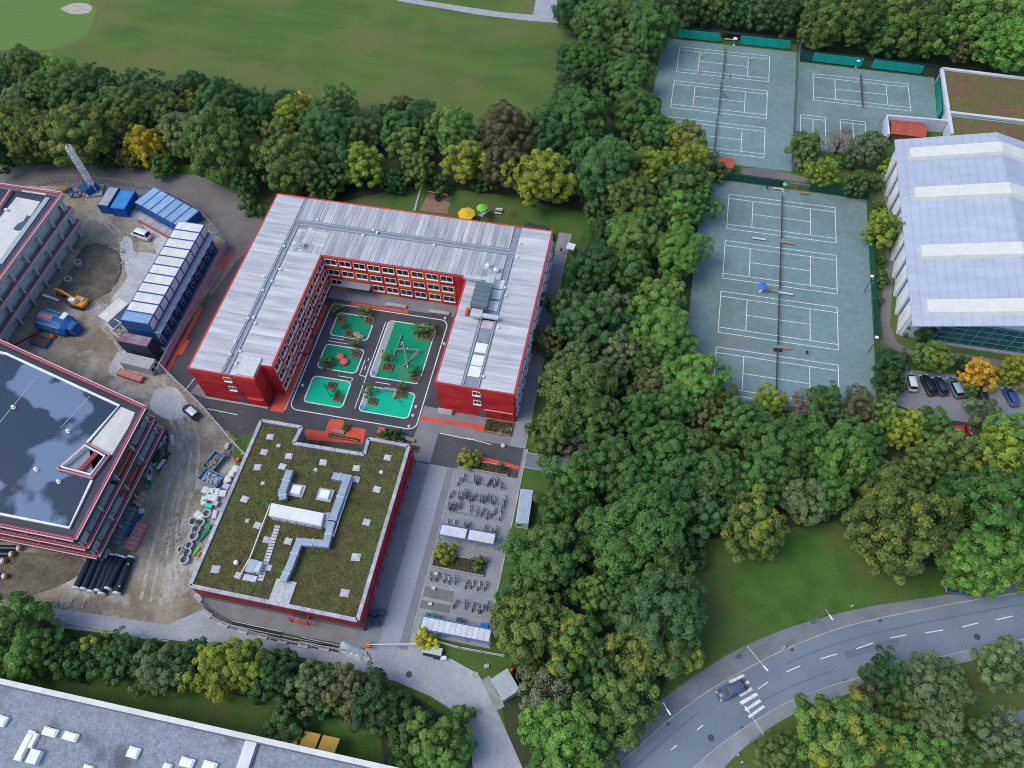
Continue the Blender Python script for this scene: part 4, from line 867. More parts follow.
# excavator
x, y = G(*ze(690, 385)); ex = thing('excavator', 'yellow tracked excavator with folded boom at the site trench', 'excavator', (x, y, 0), R(172))
YEL = M('machine_yellow', (.70, .30, .02), .5, (.62, .26, .02), 1)
for yy in (-1.0, 1.0): MB().loft([[(a, yy-.25, b_) for a, b_ in ((-1.7, .35), (-1.3, .05), (1.3, .05), (1.7, .35), (1.4, .75), (-1.4, .75))], [(a, yy+.25, b_) for a, b_ in ((-1.7, .35), (-1.3, .05), (1.3, .05), (1.7, .35), (1.4, .75), (-1.4, .75))]]).build('track', DARK, ex)
MB().box(-.9, .9, -.75, .75, .3, .85).build('undercarriage', DARK, ex)
MB().loft([[(-1.9, -1.1, z), (-2.15, 0, z), (-1.9, 1.1, z), (.9, 1.2, z), (1.1, .2, z), (.9, -1.2, z)] for z in (.9, 1.7)]).build('upper_body', YEL, ex, bevel=.12)
MB().box(-.4, 1.0, .2, 1.15, 1.7, 2.7).build('cab', WHITE, ex, bevel=.08); MB().box(.99, 1.03, .3, 1.05, 1.85, 2.6).build('windscreen', GLASS, ex); MB().box(-1.5, -.5, -.9, .0, 1.7, 2.0).build('engine_cover', STEEL, ex, bevel=.05)
MB().beam((1.0, -.2, 1.5), (3.8, -.4, 2.9), .4, .5).beam((3.8, -.4, 2.9), (5.6, -.5, 2.5), .38, .42).build('boom', YEL, ex)
MB().beam((5.5, -.5, 2.6), (4.6, -.9, .8), .3, .36).build('dipper', YEL, ex); MB().tube((2.2, -.2, 2.4), (4.6, -.5, 3.0), .09).build('cylinder', STEEL, ex)
MB().loft([[(4.3, -1.4, .6), (4.9, -1.4, .9), (5.0, -1.4, .3), (4.5, -1.4, .05)], [(4.3, -.4, .6), (4.9, -.4, .9), (5.0, -.4, .3), (4.5, -.4, .05)]]).build('bucket', DARK, ex)
x, y = G(*ze(420, 305), 1); tag(MB().beam((-2.1, .2, .4), (2.1, -.2, .3), .5, .25).build('jib_section', WHITE, loc=(x, y, 0), rz=R(-5)), 'spare pale excavator arm lying left of the excavator', 'machine arm')
# concrete pipe sections near the trench, shaft rings along the gym
def ring(label, px, py, r, h, mat=CONC, group=None, inner=.72):
    x, y = G(px, py, h)
    return tag(MB().lathe([(r, 0), (r, h), (r*inner, h), (r*inner, 0)], (0, 0, 0), 16, True).build('concrete_ring', mat, loc=(x, y, .03)), label, 'concrete ring', group)
for k, q in enumerate((ze(578, 158), ze(660, 15))): ring(f'grey upright pipe section by the trench, {("nearer","farther from")[k]} the excavator', *q, .8, 1.2)
zr_ = Zm(150, 500, 120/1024)
RW = M('ring_white', (.42, .46, .50), .8, (.34, .38, .42), 1.2)
for k, (q, r) in enumerate((((480, 112), .85), ((365, 180), .85), ((428, 188), .8), ((390, 243), .85), ((368, 305), .9), ((330, 380), .72), ((265, 420), .75), ((313, 443), .8), ((288, 508), .85))):
    ring(f'pale concrete shaft ring, {ORD[k]} from the top of the line beside the gym', *zr_(*q), r, .8, RW, 'shaft rings beside the gym')
# big white bags, crates and skips beside the gym
BAG = M('bag_white', (.62, .66, .62), .85, (.5, .54, .5), 1.5)
zb_ = Zm(160, 430, 120/1024)
def bag(label, px, py, s, h=.9, mat=BAG, rz=0, nm='bulk_bag', cat='bulk bag', group='white bulk bags beside the gym'):
    x, y = G(px, py, h)
    return tag(MB().loft([[(a*s*f, b_*s*f, z) for a, b_ in ((-.5, -.35), (-.35, -.5), (.35, -.5), (.5, -.35), (.5, .35), (.35, .5), (-.35, .5), (-.5, .35))] for f, z in ((.9, 0), (1.05, h*.4), (1, h*.85), (.7, h))]).build(nm, mat, loc=(x, y, .03), rz=rz, smooth=False), label, cat, group)
random.seed(11)
for k, (q, s) in enumerate((((640, 325), 1.1), ((607, 368), 1.0), ((570, 415), 1.2), ((385, 505), 1.1), ((440, 525), 1.3), ((478, 520), 1.1), ((420, 560), 1.2), ((375, 585), 1.0), ((462, 575), 1.1), ((370, 612), .9), ((320, 715), 1.1), ((345, 735), .9))):
    bag(f'white bulk bag, {ORD[k]} from the top of the heap beside the gym', *zb_(*q), s*1.15, rz=random.uniform(-.6, .6))
for lab, q, sz, c in (('lilac pallet pack beside the white bags at the gym wall', (565, 478), (1.3, 1.0, .8), (.42, .40, .62)), ('pale pink pallet pack touching the gym edge', (535, 540), (1.2, 1.2, .8), (.62, .56, .6)), ('mint green crate among the white bags', (418, 645), (1.2, .8, .7), (.05, .55, .38)),
                      ('grey pallet pack below the mint crate', (475, 625), (.9, .9, .7), (.4, .44, .5)), ('pink and white pallet pack near the shaft rings', (465, 720), (.8, 1.5, .8), (.6, .5, .58)), ('small red warning box on the fence end', (662, 248), (.6, .6, .6), (.7, .1, .05)), ('pale block lying by the site fence', (570, 135), (.7, 1.3, .6), (.4, .42, .4)), ('dark pallet behind the rubble skips', (575, 200), (1.2, 1.6, .2), (.12, .12, .13))):
    x, y = G(*zb_(*q), sz[2]); t = thing('pallet_pack', lab, 'pallet', (x, y, .03), random.uniform(-.2, .2))
    MB().obox((0, 0, .12+sz[2]/2), (sz[0], sz[1], sz[2]-.1)).build('load', M('load_'+lab[:12].replace(' ', '_'), c, .7), t, bevel=.05); MB().obox((0, 0, .06), (sz[0]*1.02, sz[1]*1.02, .12)).build('pallet_base', WOOD, t)
for lab, q, sz, c in (('green plank bundle at the gym wall', (490, 225), (.9, .9, .5), (.02, .35, .15)), ('dark green tube bundle below the plank bundle', (450, 305), (.6, 2.2, .4), (.01, .2, .13)), ('light green hose bundle beside the shaft rings', (388, 438), (.5, 1.8, .4), (.10, .50, .10)), ('orange crate beside the light green hose bundle', (413, 460), (.5, .8, .5), (.75, .12, .05)), ('thin orange plank across a shaft ring', (265, 425), (.25, 2.4, 1.0), (.5, .28, .14))):
    x, y = G(*zr_(*q), sz[2]); t = thing('material_bundle', lab, 'building material', (x, y, .03), R(-18) if sz[1] > 1.5 and sz[2] < 1 else 0)
    n = 4
    for k in range(n): MB().obox(((k-(n-1)/2)*sz[0]/n, 0, sz[2]/2 if sz[2] < 1 else .9), (sz[0]/n*.85, sz[1], sz[2]*.9 if sz[2] < 1 else .1)).build('strip', M('strip_'+lab[:10].replace(' ', '_'), c, .6, rnd=.15), t)
def skip(label, px, py, L_, W_, rz, fill, c=(.02, .16, .42)):
    x, y = G(px, py, .9); t = thing('skip', label, 'skip', (x, y, .02), rz); m = M('skip_blue', c, .6, (.03, .2, .48), 1)
    a, b_ = L_/2, W_/2
    sb = MB()
    for s in (-1, 1):
        sb.loft([[(-a+.4, s*b_*.85, .1), (a-.4, s*b_*.85, .1), (a-.4, s*(b_*.85-.06), .1), (-a+.4, s*(b_*.85-.06), .1)], [(-a, s*b_, 1.2), (a, s*b_, 1.2), (a, s*(b_-.06), 1.2), (-a, s*(b_-.06), 1.2)]])
    for s in (-1, 1): sb.add([(s*(a-.4), -b_*.85, .1), (s*(a-.4), b_*.85, .1), (s*a, b_, 1.2), (s*a, -b_, 1.2)], [(0, 1, 2, 3)])
    sb.build('sides', m, t); MB().wall(rect(-a, a, -b_, b_), .12, 1.16, 1.28, True).build('rim', M('skip_rim', (.30, .34, .42), .6), t)
    f = MB(); rr = random.Random(px)
    f.box(-a+.3, a-.3, -b_+.2, b_-.2, .1, .7)
    for k in range(40):
        f.obox((rr.uniform(-a+.4, a-.4), rr.uniform(-b_+.3, b_-.3), rr.uniform(.7, 1.0)), (rr.uniform(.2, .9), rr.uniform(.1, .4), rr.uniform(.1, .4)), rr.uniform(0, 3), rr.uniform(-.4, .4))
    f.build('debris', fill, t)
skip('blue edged skip full of brown rubble by the site fence', *zb_(462, 270), 3.6, 2.2, R(72), M('brown_debris', (.22, .14, .10), .9, (.3, .27, .24), 2))
skip('blue skip heaped with pale scrap above the white bags', *zb_(437, 412), 4.0, 2.4, R(-14), M('pale_debris', (.36, .40, .46), .8, (.24, .27, .32), 2))
x, y = -92.3, 67.4; t = thing('red_skip', 'long salmon red tray skip below the grey site container', 'skip', (x, y, .03), R(-9))
MB().box(-2.8, 2.8, -.75, .75, .15, .8).build('tray', M('salmon_red', (.52, .10, .08), .7, (.42, .12, .1), 1.2), t, bevel=.05)
for k in range(4): MB().box(-2.7+k*1.4, -2.6+k*1.4, -.8, .8, .1, .86).build('rib', M('salmon_red', (.5, .1, .1)), t)
MB().box(-2.6, 2.6, -.55, .55, .8, .83).build('load', M('dusty_pink', (.45, .22, .20), .9), t)
# big black pipes
PIPE = M('black_pipe', (.006, .012, .022), .35, (.008, .02, .035), 1); ENDW = M('pipe_end_wrap', (.6, .6, .62), .7); ENDO = M('pipe_end_tan', (.50, .22, .10), .8)
zw = Zm(60, 470, 120/709)
tops = [(185, 520), (232, 503), (268, 510), (308, 503), (338, 505), (372, 515), (420, 515)]; bots = [(95, 698), (140, 705), (180, 720), (222, 715), (245, 732), (283, 703), (335, 730)]
for k in range(7):
    a = G(*zw(*tops[k]), .7); b_ = G(*zw(*bots[k]), .7); t = thing('pipe', f'large black plastic pipe, {ORD[k]} from the left in the row of seven', 'pipe', (*a, 0), 0, 'row of black pipes')
    d = Vector((b_[0]-a[0], b_[1]-a[1], 0)); u = d.normalized(); z = Vector((0, 0, .65+(.06 if k % 2 else 0)))
    pm = MB(); n = 16; pr_ = []
    MB().tube(z, z+d, .62, n=18).build('barrel', PIPE, t, smooth=False)
    for e, s in ((Vector(), -1), (d, 1)): MB().tube(z+e+u*.12*s, z+e-u*.2*s, .66, n=18).build('end_wrap', ENDW, t)
    if k == 6:
        for f in (.22, .82): MB().obox(z+d*f+Vector((.3, 0, .6)), (.25, .25, .05)).build('label_patch', M('yellow_patch', (.6, .45, .05)), t)
zl = Zm(0, 520, 60/576)
for k, (x1, y1, x0) in enumerate(((195, 268, -400), (122, 325, -420), (40, 390, -430), (55, 537, -420))):
    a = G(*zl(x1, y1), .6); b_ = G(*zl(x0, y1-10), .6); t = thing('pipe', f'black pipe with tan end at the left edge, {ORD[k]} from the top', 'pipe', (*a, 0), 0, 'black pipes at the left edge')
    d = Vector((b_[0]-a[0], b_[1]-a[1], 0)); u = d.normalized(); z = Vector((0, 0, .5))
    MB().tube(z, z+d, .48, n=18).build('barrel', PIPE, t); MB().tube(z-u*.02, z-u*.16, .47, n=18).build('end_cap', ENDO, t); MB().tube(z+u*.1, z+u*.5, .51, n=18).build('end_wrap', ENDW, t)
for k, (p, q) in enumerate((((118, 372), (150, 405)), ((85, 425), (145, 455)))):
    a, b_ = G(*zl(*p)), G(*zl(*q)); tag(MB().beam((0, 0, .08), (b_[0]-a[0], b_[1]-a[1], .08), .14, .14).build('timber_lath', WOOD, loc=(*a, .03)), f'short pale timber lath by the pipe ends, {("upper","lower")[k]} one', 'timber')
# material by the stepped building
for lab, q, sz, c, rz in (('tan pallet stack beside the stepped building', (475, 170), (1.8, 2.6, .9), (.36, .27, .20), R(-22)), ('long grey green box beside the stepped building', (375, 325), (1.5, 7.0, .9), (.14, .20, .22), R(0)), ('blue tarpaulin bundle between the grey box and red stack', (430, 320), (.9, 4.6, .5), (.02, .09, .22), R(-10)), ('pale pink brick stack beside the black pipes', (445, 390), (2.0, 5.0, .9), (.46, .20, .20), R(-3)),
                     ('green pack by the scaffolding pile', (520, 88), (1.0, 1.2, .5), (.02, .22, .13), 0), ('white bag by the tan pallet stack', (480, 240), (.9, .9, .7), (.4, .48, .6), .4)):
    x, y = G(*zw(*q), sz[2]); t = thing('material_stack', lab, 'building material', (x, y, .03), rz)
    n = max(2, int(sz[1]/.8)); mm = M('stack_'+lab[:14].replace(' ', '_'), c, .85, tuple(v*.75 for v in c), 1.5, rnd=.1)
    for k in range(n): MB().obox((0, (k-(n-1)/2)*sz[1]/n, sz[2]/2), (sz[0], sz[1]/n*.93, sz[2])).build('block', mm, t, bevel=.03)
rr = random.Random(4); sp = thing('scaffold_pile', 'jumbled dark scaffolding parts and pale sheets beside the stepped building', 'scaffolding', (*G(157, 460), 0))
for k in range(34):
    x, y = rr.uniform(-1.6, 1.6), rr.uniform(-5, 5); MB().obox((x+y*.0, y, rr.uniform(.1, .9)), (rr.uniform(.1, .9), rr.uniform(.8, 2.6), rr.uniform(.06, .2)), rr.uniform(-.8, .8), rr.uniform(-.3, .3), rr.uniform(-.3, .3)).build('scaffold_part', rr.choice((DARK, DARK, STEEL, M('dark_blue_sheet', (.03, .05, .09), .6), WHT)), sp)
x, y = G(*Zm(0, 180, 120/1024)(640, 100), 1); t = thing('blue_frame', 'small blue open steel crate frame near the top of the site', 'frame', (x, y, .02), R(15))
fb = MB()
for a in (-1, 1):
    for c in (-.9, .9): fb.beam((a, c, 0), (a, c, 1.6), .16)
    fb.beam((a, -.9, 1.6), (a, .9, 1.6), .16).beam((-1, a*.9, 1.6), (1, a*.9, 1.6), .16).beam((a, -.9, .1), (a, .9, .1), .16).beam((-1, a*.9, .1), (1, a*.9, .1), .16)
fb.build('frame_beams', BLUE, t)
x, y = G(*Zm(0, 180, 120/1024)(550, 72), .8); tag(MB().lathe([(.9, 0), (.95, .5), (.9, 1.0), (.2, 1.1)], (0, 0, 0), 12).build('cable_reel', WOOD, loc=(x, y, .02)), 'tan wooden cable reel beside the blue crate frame', 'cable reel')
# puddled white slurry bits, rubble as stuff
rub = MB(); rr = random.Random(9)
def blob(px, py, n, sx_, sy_, smin, smax):
    for k in range(n):
        x, y = G(rr.gauss(px, sx_), rr.gauss(py, sy_)); s = rr.uniform(smin, smax)*.55
        rub.obox((x, y, .02+s*.25), (s, s*rr.uniform(.6, 1), s*.6), rr.uniform(0, 3), rr.uniform(-.5, .5), rr.uniform(-.5, .5))
for a in ((120, 252, 60, 7, 12, .15, .7), (100, 290, 40, 14, 8, .1, .3), (125, 380, 40, 12, 10, .1, .4), (172, 535, 50, 5, 10, .2, .8), (60, 606, 60, 18, 3, .2, .8), (235, 445, 40, 6, 12, .15, .5), (205, 425, 30, 10, 8, .15, .5), (150, 450, 40, 6, 16, .1, .3), (224, 236, 60, 5, 10, .1, .35), (30, 580, 40, 30, 10, .1, .3), (160, 500, 40, 10, 25, .08, .3), (200, 560, 30, 4, 15, .1, .5)): blob(*a)
tag(rub.build('rubble', M('rubble_stone', (.36, .35, .33), .9, (.24, .23, .21), 1.2, world=True)), 'scattered pale stones and rubble over the construction yard', 'rubble', kind='stuff')
# ================================================================ fences
WIRE = M('fence_wire', (.26, .28, .30), .5, metal=.3)
def site_fence(label, pts, h=2.0, step=3.5, feet=True, blocks=False, rail=WIRE, mesh=True):
    P = smooth_line(gp(pts), 6); d = [0]
    for a, b in zip(P, P[1:]): d.append(d[-1]+math.hypot(b[0]-a[0], b[1]-a[1]))
    n = max(1, round(d[-1]/step)); Q = []
    for k in range(n+1):
        s = d[-1]*k/n; j = max(i for i in range(len(d)) if d[i] <= s+1e-9); j = min(j, len(P)-2); f = (s-d[j])/(d[j+1]-d[j]); Q.append((P[j][0]+(P[j+1][0]-P[j][0])*f, P[j][1]+(P[j+1][1]-P[j][1])*f))
    o = Q[0]; t = thing('site_fence', label, 'fence', (*o, 0)); Q = [(a-o[0], b-o[1]) for a, b in Q]
    for a, b in zip(Q, Q[1:]):
        u = (Vector(b)-Vector(a)).normalized()*.08; a2, b2 = Vector(a)+u, Vector(b)-u; m = MB()
        m.beam((*a2, .15), (*a2, h), .06).beam((*b2, .15), (*b2, h), .06).beam((*a2, h), (*b2, h), .10).beam((*a2, .2), (*b2, .2), .06)
        for k in range(1, 9): c = a2.lerp(b2, k/9); m.beam((*c, .2), (*c, h), .018)
        for k in range(1, 5): m.beam((*a2, .2+(h-.2)*k/5), (*b2, .2+(h-.2)*k/5), .018)
        m.build('fence_panel', rail, t)
    if feet:
        for a, b in zip(Q, Q[1:]+[Q[-1]]):
            r = math.atan2(Q[1][1]-Q[0][1], Q[1][0]-Q[0][0]) if a == b else math.atan2(b[1]-a[1], b[0]-a[0])
            MB().obox((*a, .09), (.75, .28, .18) if not blocks else (1.7, .8, .5), r+(0 if blocks else 1.57)).build('fence_foot', CONC if not blocks else M('pale_block', (.46, .46, .45), .9, (.36, .36, .35), 1), t)
    return t
site_fence('steel mesh fence with pale top rail from the skip to the gym corner', [(162, 368), (178, 384), (205, 410), (230, 440), (254, 465)], rail=M('pale_rail', (.45, .47, .49), .5))
site_fence('dark mesh fence curving round the north end of the site', [(38, 186), (60, 182), (95, 183), (130, 188), (150, 191), (185, 205), (208, 222), (222, 240), (228, 252)])
site_fence('mesh fence on pale blocks along the south side of the gym', [(199, 598), (206, 612), (222, 624), (260, 636), (300, 645), (345, 652), (366, 657)], blocks=True, h=1.8)
site_fence('low mesh fence bounding the site above the service road', [(48, 622), (90, 628), (150, 640), (172, 643)], h=1.2, feet=False)
site_fence('pale fence between the lower bicycle shelter and the grass', [(438, 643), (460, 649), (505, 657)], h=1.2, feet=False, rail=M('pale_rail', (.4, .4, .4)))
for k, (pa, pb) in enumerate((((232, 624), (282, 635)), ((272, 637), (330, 648)), ((300, 640), (345, 650)))):
    a, b = G(*pa), G(*pb); t = thing('pipe_stack', f'dark steel rails stacked along the gym fence, {("left","middle","right")[k]} pile', 'building material', (*a, .06)); d = Vector((b[0]-a[0], b[1]-a[1])); n_ = Vector((-d.y, d.x)).normalized()
    for i in range(5): q = n_*(i-2)*.22; MB().tube((q.x, q.y, .12+.16*(i % 2)), (q.x+d.x, q.y+d.y, .12+.16*(i % 2)), .08).build('rail', (DARK, STEEL)[i % 3 == 1], t)
# boom barrier at the gate
x, y = G(369, 646); bb = thing('boom_barrier', 'orange and white boom barrier across the service gate', 'barrier', (x, y, 0))
MB().box(-.35, .35, -.3, .3, 0, 1.1).build('cabinet', ORANGE, bb, bevel=.05); q = G(428, 643.5, 1.2); MB().beam((0, 0, 1.0), (q[0]-x, q[1]-y, 1.0), .14, .12).build('boom', WHITE, bb)
MB().beam((0, -.25, .85), (q[0]-x, q[1]-y-.25, .85), .06, .06).build('lower_rail', STEEL, bb)
x, y = G(351, 650, .8); t = thing('tarpaulin_heap', 'pale crumpled tarpaulin heap at the fence end by the barrier', 'tarpaulin', (x, y, .02), R(-12))
tb = MB(); rr = random.Random(2); nn = 10
vs = [(-2.3+4.6*i/nn, -1+2*j/6, .15+.9*math.exp(-((i-5)/4)**2-((j-3)/2.2)**2)*(.6+.6*rr.random()) if 0 < i < nn and 0 < j < 6 else 0) for i in range(nn+1) for j in range(7)]
tb.add(vs, [(i*7+j, (i+1)*7+j, (i+1)*7+j+1, i*7+j+1) for i in range(nn) for j in range(6)]).build('sheet', M('pale_tarp', (.5, .54, .58), .6, (.38, .42, .46), 2), t)
for k, (p, dx) in enumerate((((373, 612.5), 0), ((380.5, 612), 0), ((375.5, 622), 0))):
    x, y = G(*p, 1.1); t = thing('waste_bin', f'dark blue wheeled bin by the gym corner, {("back left","back right","front")[k]} of three', 'bin', (x, y, .05), R(3), 'bins by the gym corner')
    MB().loft([[(a*s, b_*s, z) for a, b_ in ((-.62, -.5), (.62, -.5), (.62, .5), (-.62, .5))] for s, z in ((.85, .1), (1, 1.1))]).build('tub', M('bin_navy', (.012, .035, .075), .5), t); MB().obox((0, 0, 1.17), (1.34, 1.1, .14)).build('lid', M('bin_lid', (.02, .06, .12), .5), t, bevel=.04)
    for xx in (-.45, .45):
        for yy in (-.35, .35): MB().lathe([(.08, 0), (.08, .12), (.02, .12)], (xx, yy, 0), 8).build('caster', DARK, t)

# ================================================================ bicycle yard
def bike_meshes():
    wv = MB(); n = 16
    for i in range(n):
        a0, a1 = 6.2832*i/n, 6.2832*(i+1)/n; wv.beam((.33*math.cos(a0), 0, .33*math.sin(a0)), (.33*math.cos(a1), 0, .33*math.sin(a1)), .075)
    for i in range(4): a = 3.1416*i/4; wv.beam((-.3*math.cos(a), 0, -.3*math.sin(a)), (.3*math.cos(a), 0, .3*math.sin(a)), .012)
    f = MB(); T_ = [((-.5, 0, .34), (-.18, 0, .32)), ((-.18, 0, .32), (-.32, 0, .85)), ((-.32, 0, .85), (-.5, 0, .34)), ((-.3, 0, .75), (.36, 0, .85)), ((-.18, 0, .32), (.38, 0, .72)), ((.52, 0, .34), (.34, 0, .98))]
    for p, q in T_: f.beam(p, q, .08)
    h = MB().beam((.34, -.29, 1.02), (.34, .29, 1.02), .04).beam((.34, .29, 1.02), (.2, .29, 1.0), .04).beam((.34, -.29, 1.02), (.2, -.29, 1.0), .04).beam((.34, 0, .95), (.34, 0, 1.03), .04)
    s = MB().loft([[(-.52, -.1, .9), (-.52, .1, .9), (-.52, .08, .96), (-.52, -.08, .96)], [(-.22, -.03, .91), (-.22, .03, .91), (-.22, .02, .95), (-.22, -.02, .95)]])
    return wv.mesh('wheel', DARK), {}, h.mesh('handlebar', STEEL), s.mesh('saddle', DARK), f
BW, BFM, BH, BS, BFb = bike_meshes()
BC = [('black', (.02, .02, .022)), ('dark grey', (.07, .075, .08)), ('silver', (.42, .44, .46)), ('navy', (.02, .04, .10)), ('teal', (.03, .16, .16)), ('red', (.35, .03, .03)), ('white', (.6, .6, .6))]
def bike(label, x, y, rz, c, group):
    nm, col = c; m = M('bike_'+nm.replace(' ', '_'), col, .4)
    if nm not in BFM: BFM[nm] = BFb.mesh('frame', m)
    t = thing('bicycle', label, 'bicycle', (x, y, .08), rz, group)
    put('frame', BFM[nm], t); put('wheel', BW, t, loc=(-.5, 0, .34)); put('wheel', BW, t, loc=(.52, 0, .34)); put('handlebar', BH, t); put('saddle', BS, t)
zb1 = Zm(400, 440, 140/1024); zb2 = Zm(400, 540, 140/1024)
ROWS = [('row under the long planter', [(430, 300), (465, 272), (545, 275), (565, 290), (578, 300), (650, 310), (668, 300), (690, 315), (705, 300), (742, 330)], zb1),
        ('upper row of the central racks', [(380, 395), (432, 400), (450, 408), (480, 385), (492, 400), (515, 420), (545, 418), (590, 425), (610, 432), (640, 420), (668, 430), (690, 440), (765, 432)], zb1),
        ('lower row of the central racks', [(358, 478), (380, 485), (405, 490), (438, 475), (515, 495), (560, 510), (605, 525), (640, 550), (680, 530), (690, 512), (735, 555), (745, 505), (760, 460)], zb1),
        ('row behind the upper shelter', [(345, 610), (395, 612), (470, 628), (498, 630), (623, 648), (672, 675), (702, 660)], zb1),
        ('row below the small planter', [(225, 265), (275, 270), (325, 278), (357, 290), (405, 290), (487, 325), (530, 325), (578, 335), (625, 335)], zb2),
        ('lowest row above the long shelter', [(405, 468), (478, 470), (535, 490), (572, 500), (600, 505), (640, 480)], zb2)]
rr = random.Random(21)
for nm, pts, f in ROWS:
    for k, q in enumerate(pts):
        x, y = G(*f(*q), .5); c = rr.choice(BC[:4]+BC[:3]+BC); bike(f'{c[0]} bicycle, {ORD[k]} from the left in the {nm}', x, y, R(90)+rr.uniform(-.3, .3), c, 'bicycles in the school racks')
RACK = M('rack_steel', (.16, .165, .17), .5)
for k, (x0, x1, y) in enumerate(((-22.5, -14.5, 54.5), (-23.2, -14.2, 51.6), (-22, -14.2, 57.8), (-18.8, -13.8, 39.8), (-19, -13.5, 36.2))):
    t = thing('bicycle_rack', f'low steel bicycle rack, {ORD[k]} listed rail under the bicycles' if 0 else ['low steel rack under the upper central bicycle row', 'low steel rack under the lower central bicycle row', 'low steel rack under the long planter row of bicycles', 'low steel rack under the row below the small planter', 'low steel rack under the lowest bicycle row'][k], 'bicycle rack', ((x0+x1)/2, y, .06)); h = (x1-x0)/2
    MB().beam((-h, 0, .35), (h, 0, .22), .05).build('rail', RACK, t)
    for i in range(int(h*2/.9)+1): MB().beam((-h+i*.9, -.25, .02), (-h+i*.9, .15, .45), .045).build('hoop', RACK, t)
def shelter(label, x0, x1, y0, y1, n, H_=2.55):
    t = thing('bicycle_shelter', label, 'shelter', ((x0+x1)/2, (y0+y1)/2, .05)); a, b = (x1-x0)/2, (y1-y0)/2
    FB = M('shelter_blue_frame', (.05, .13, .30), .5)
    for i in range(n):
        xa, xb = -a+2*a*i/n+(.1 if n < 5 else .02), -a+2*a*(i+1)/n-(.1 if n < 5 else .02)
        MB().box(xa+(.12 if n < 5 else 0), xb-.12 if n < 5 else xb, -b+.15, b-.15, H_, H_+.05).build('roof_panel', M('shelter_white_roof', (.55, .56, .57), .5, (.46, .47, .49), .7, rnd=.05), t)
        if n < 5: MB().wall(rect(xa, xb, -b, b), .14, H_-.1, H_+.1, True).build('roof_frame', FB, t)
    if n >= 5: MB().wall(rect(-a, a, -b, b), .2, H_-.1, H_+.12, True).build('roof_frame', FB, t)
    for x in (-a+.1, -a/3, a/3, a-.1):
        for y in (-b+.1, b-.1): MB().tube((x, y, 0), (x, y, H_-.1), .06).build('post', STEEL, t)
    MB().box(-a, a, b-.12, b-.06, .2, H_-.2).build('back_panel', M('shelter_back', (.12, .14, .17), .4), t)
    return t
shelter('white-roofed bicycle shelter with blue frame in two halves below the racks', -23.9, -14.1, 46.05, 48.1, 2)
shelter('long white-roofed shelter with ribbed roof near the service road', -22.8, -11.6, 30.05, 32.2, 12)
for lab, p, c, s in (('bright blue recycling bin behind the long shelter', zb2(617, 625), (.01, .15, .55), (1.1, .8)), ('dark slate bin behind the long shelter', zb2(435, 585), (.03, .06, .09), (1.0, .7)), ('teal wheelie bin left behind the long shelter', zb2(200, 545), (.02, .14, .12), (.6, .6)), ('green wheelie bin left behind the long shelter', zb2(242, 550), (.03, .18, .12), (.6, .6)), ('brown wheelie bin behind the long shelter', zb2(283, 560), (.2, .08, .05), (.5, .5))):
    x, y = G(*p, 1.1); t = thing('waste_bin', lab, 'bin', (x, y, .06)); MB().loft([[(a*s[0]*k, b*s[1]*k, z) for a, b in ((-.5, -.5), (.5, -.5), (.5, .5), (-.5, .5))] for k, z in ((.8, .1), (1, 1.0))]).build('tub', M('bin_'+lab[:8].replace(' ', '_'), c, .5), t)
    MB().obox((0, 0, 1.05), (s[0]*1.08, s[1]*1.08, .1)).build('lid', MATS['bin_'+lab[:8].replace(' ', '_')], t, bevel=.03); MB().tube((-s[0]*.3, -s[1]*.45, .1), (s[0]*.3, -s[1]*.45, .1), .1).build('wheels', DARK, t)
def planter(label, x0, x1, y0, y1, h=.55, mat=None, plants=60, pm=None):
    t = thing('planter', label, 'planter', ((x0+x1)/2, (y0+y1)/2, .05)); a, b = (x1-x0)/2, (y1-y0)/2
    MB().wall(rect(-a, a, -b, b), .2, 0, h, True).build('rim', mat or CONC, t); MB().box(-a+.1, a-.1, -b+.1, b-.1, .05, h-.12).build('soil_bed', SOIL, t)
    rr = random.Random(int(x0*10)); pl = MB()
    for k in range(plants*6):
        x, y = rr.uniform(-a+.2, a-.2), rr.uniform(-b+.2, b-.2); s = rr.uniform(.08, .22); ang = rr.uniform(0, 6.28); z = h-.12+rr.uniform(0, .5)
        dx, dy = s*math.cos(ang), s*math.sin(ang); pl.add([(x-dx, y-dy, z), (x+dy*.6, y-dx*.6, z+.05), (x+dx, y+dy, z+rr.uniform(-.1, .2)), (x-dy*.6, y+dx*.6, z+.05)], [(0, 1, 2, 3)])
    o = pl.build('planting', pm or M('bed_planting', (.07, .085, .025), .9, (.045, .065, .02), 1.5, c3=(.11, .09, .03), sc3=.6), t, flat=True); o['kind'] = 'stuff'
    return t
planter('long low planter with shrub north of the bicycle racks', -24.0, -14.7, 60.3, 62.1, .4)
planter('small planter bed with bushes between racks and lower yard', -24.0, -15.0, 41.2, 43.7, .4)
planter('grassy planter at the foot of the east school wing', -21.0, -15.9, 68.5, 71.2, .5, WOOD)
zg = Zm(230, 420, 190/1024)
def gbox(q, f, z): P = gp([f(*p) for p in q], z); xs = [p[0] for p in P]; ys = [p[1] for p in P]; return min(xs), max(xs), min(ys), max(ys)
planter('timber planter with a bench notch on the red paint above the gym', *gbox([(530, 75), (690, 112)], zg, .5), .5, WOOD, 40)
planter('timber planter with green shrubs at the north east gym corner', *gbox([(795, 70), (935, 118)], zg, .5), .5, WOOD, 90)
planter('small timber planter beside the shrub planter at the gym corner', *gbox([(945, 128), (1005, 168)], zg, .5), .5, WOOD, 20)
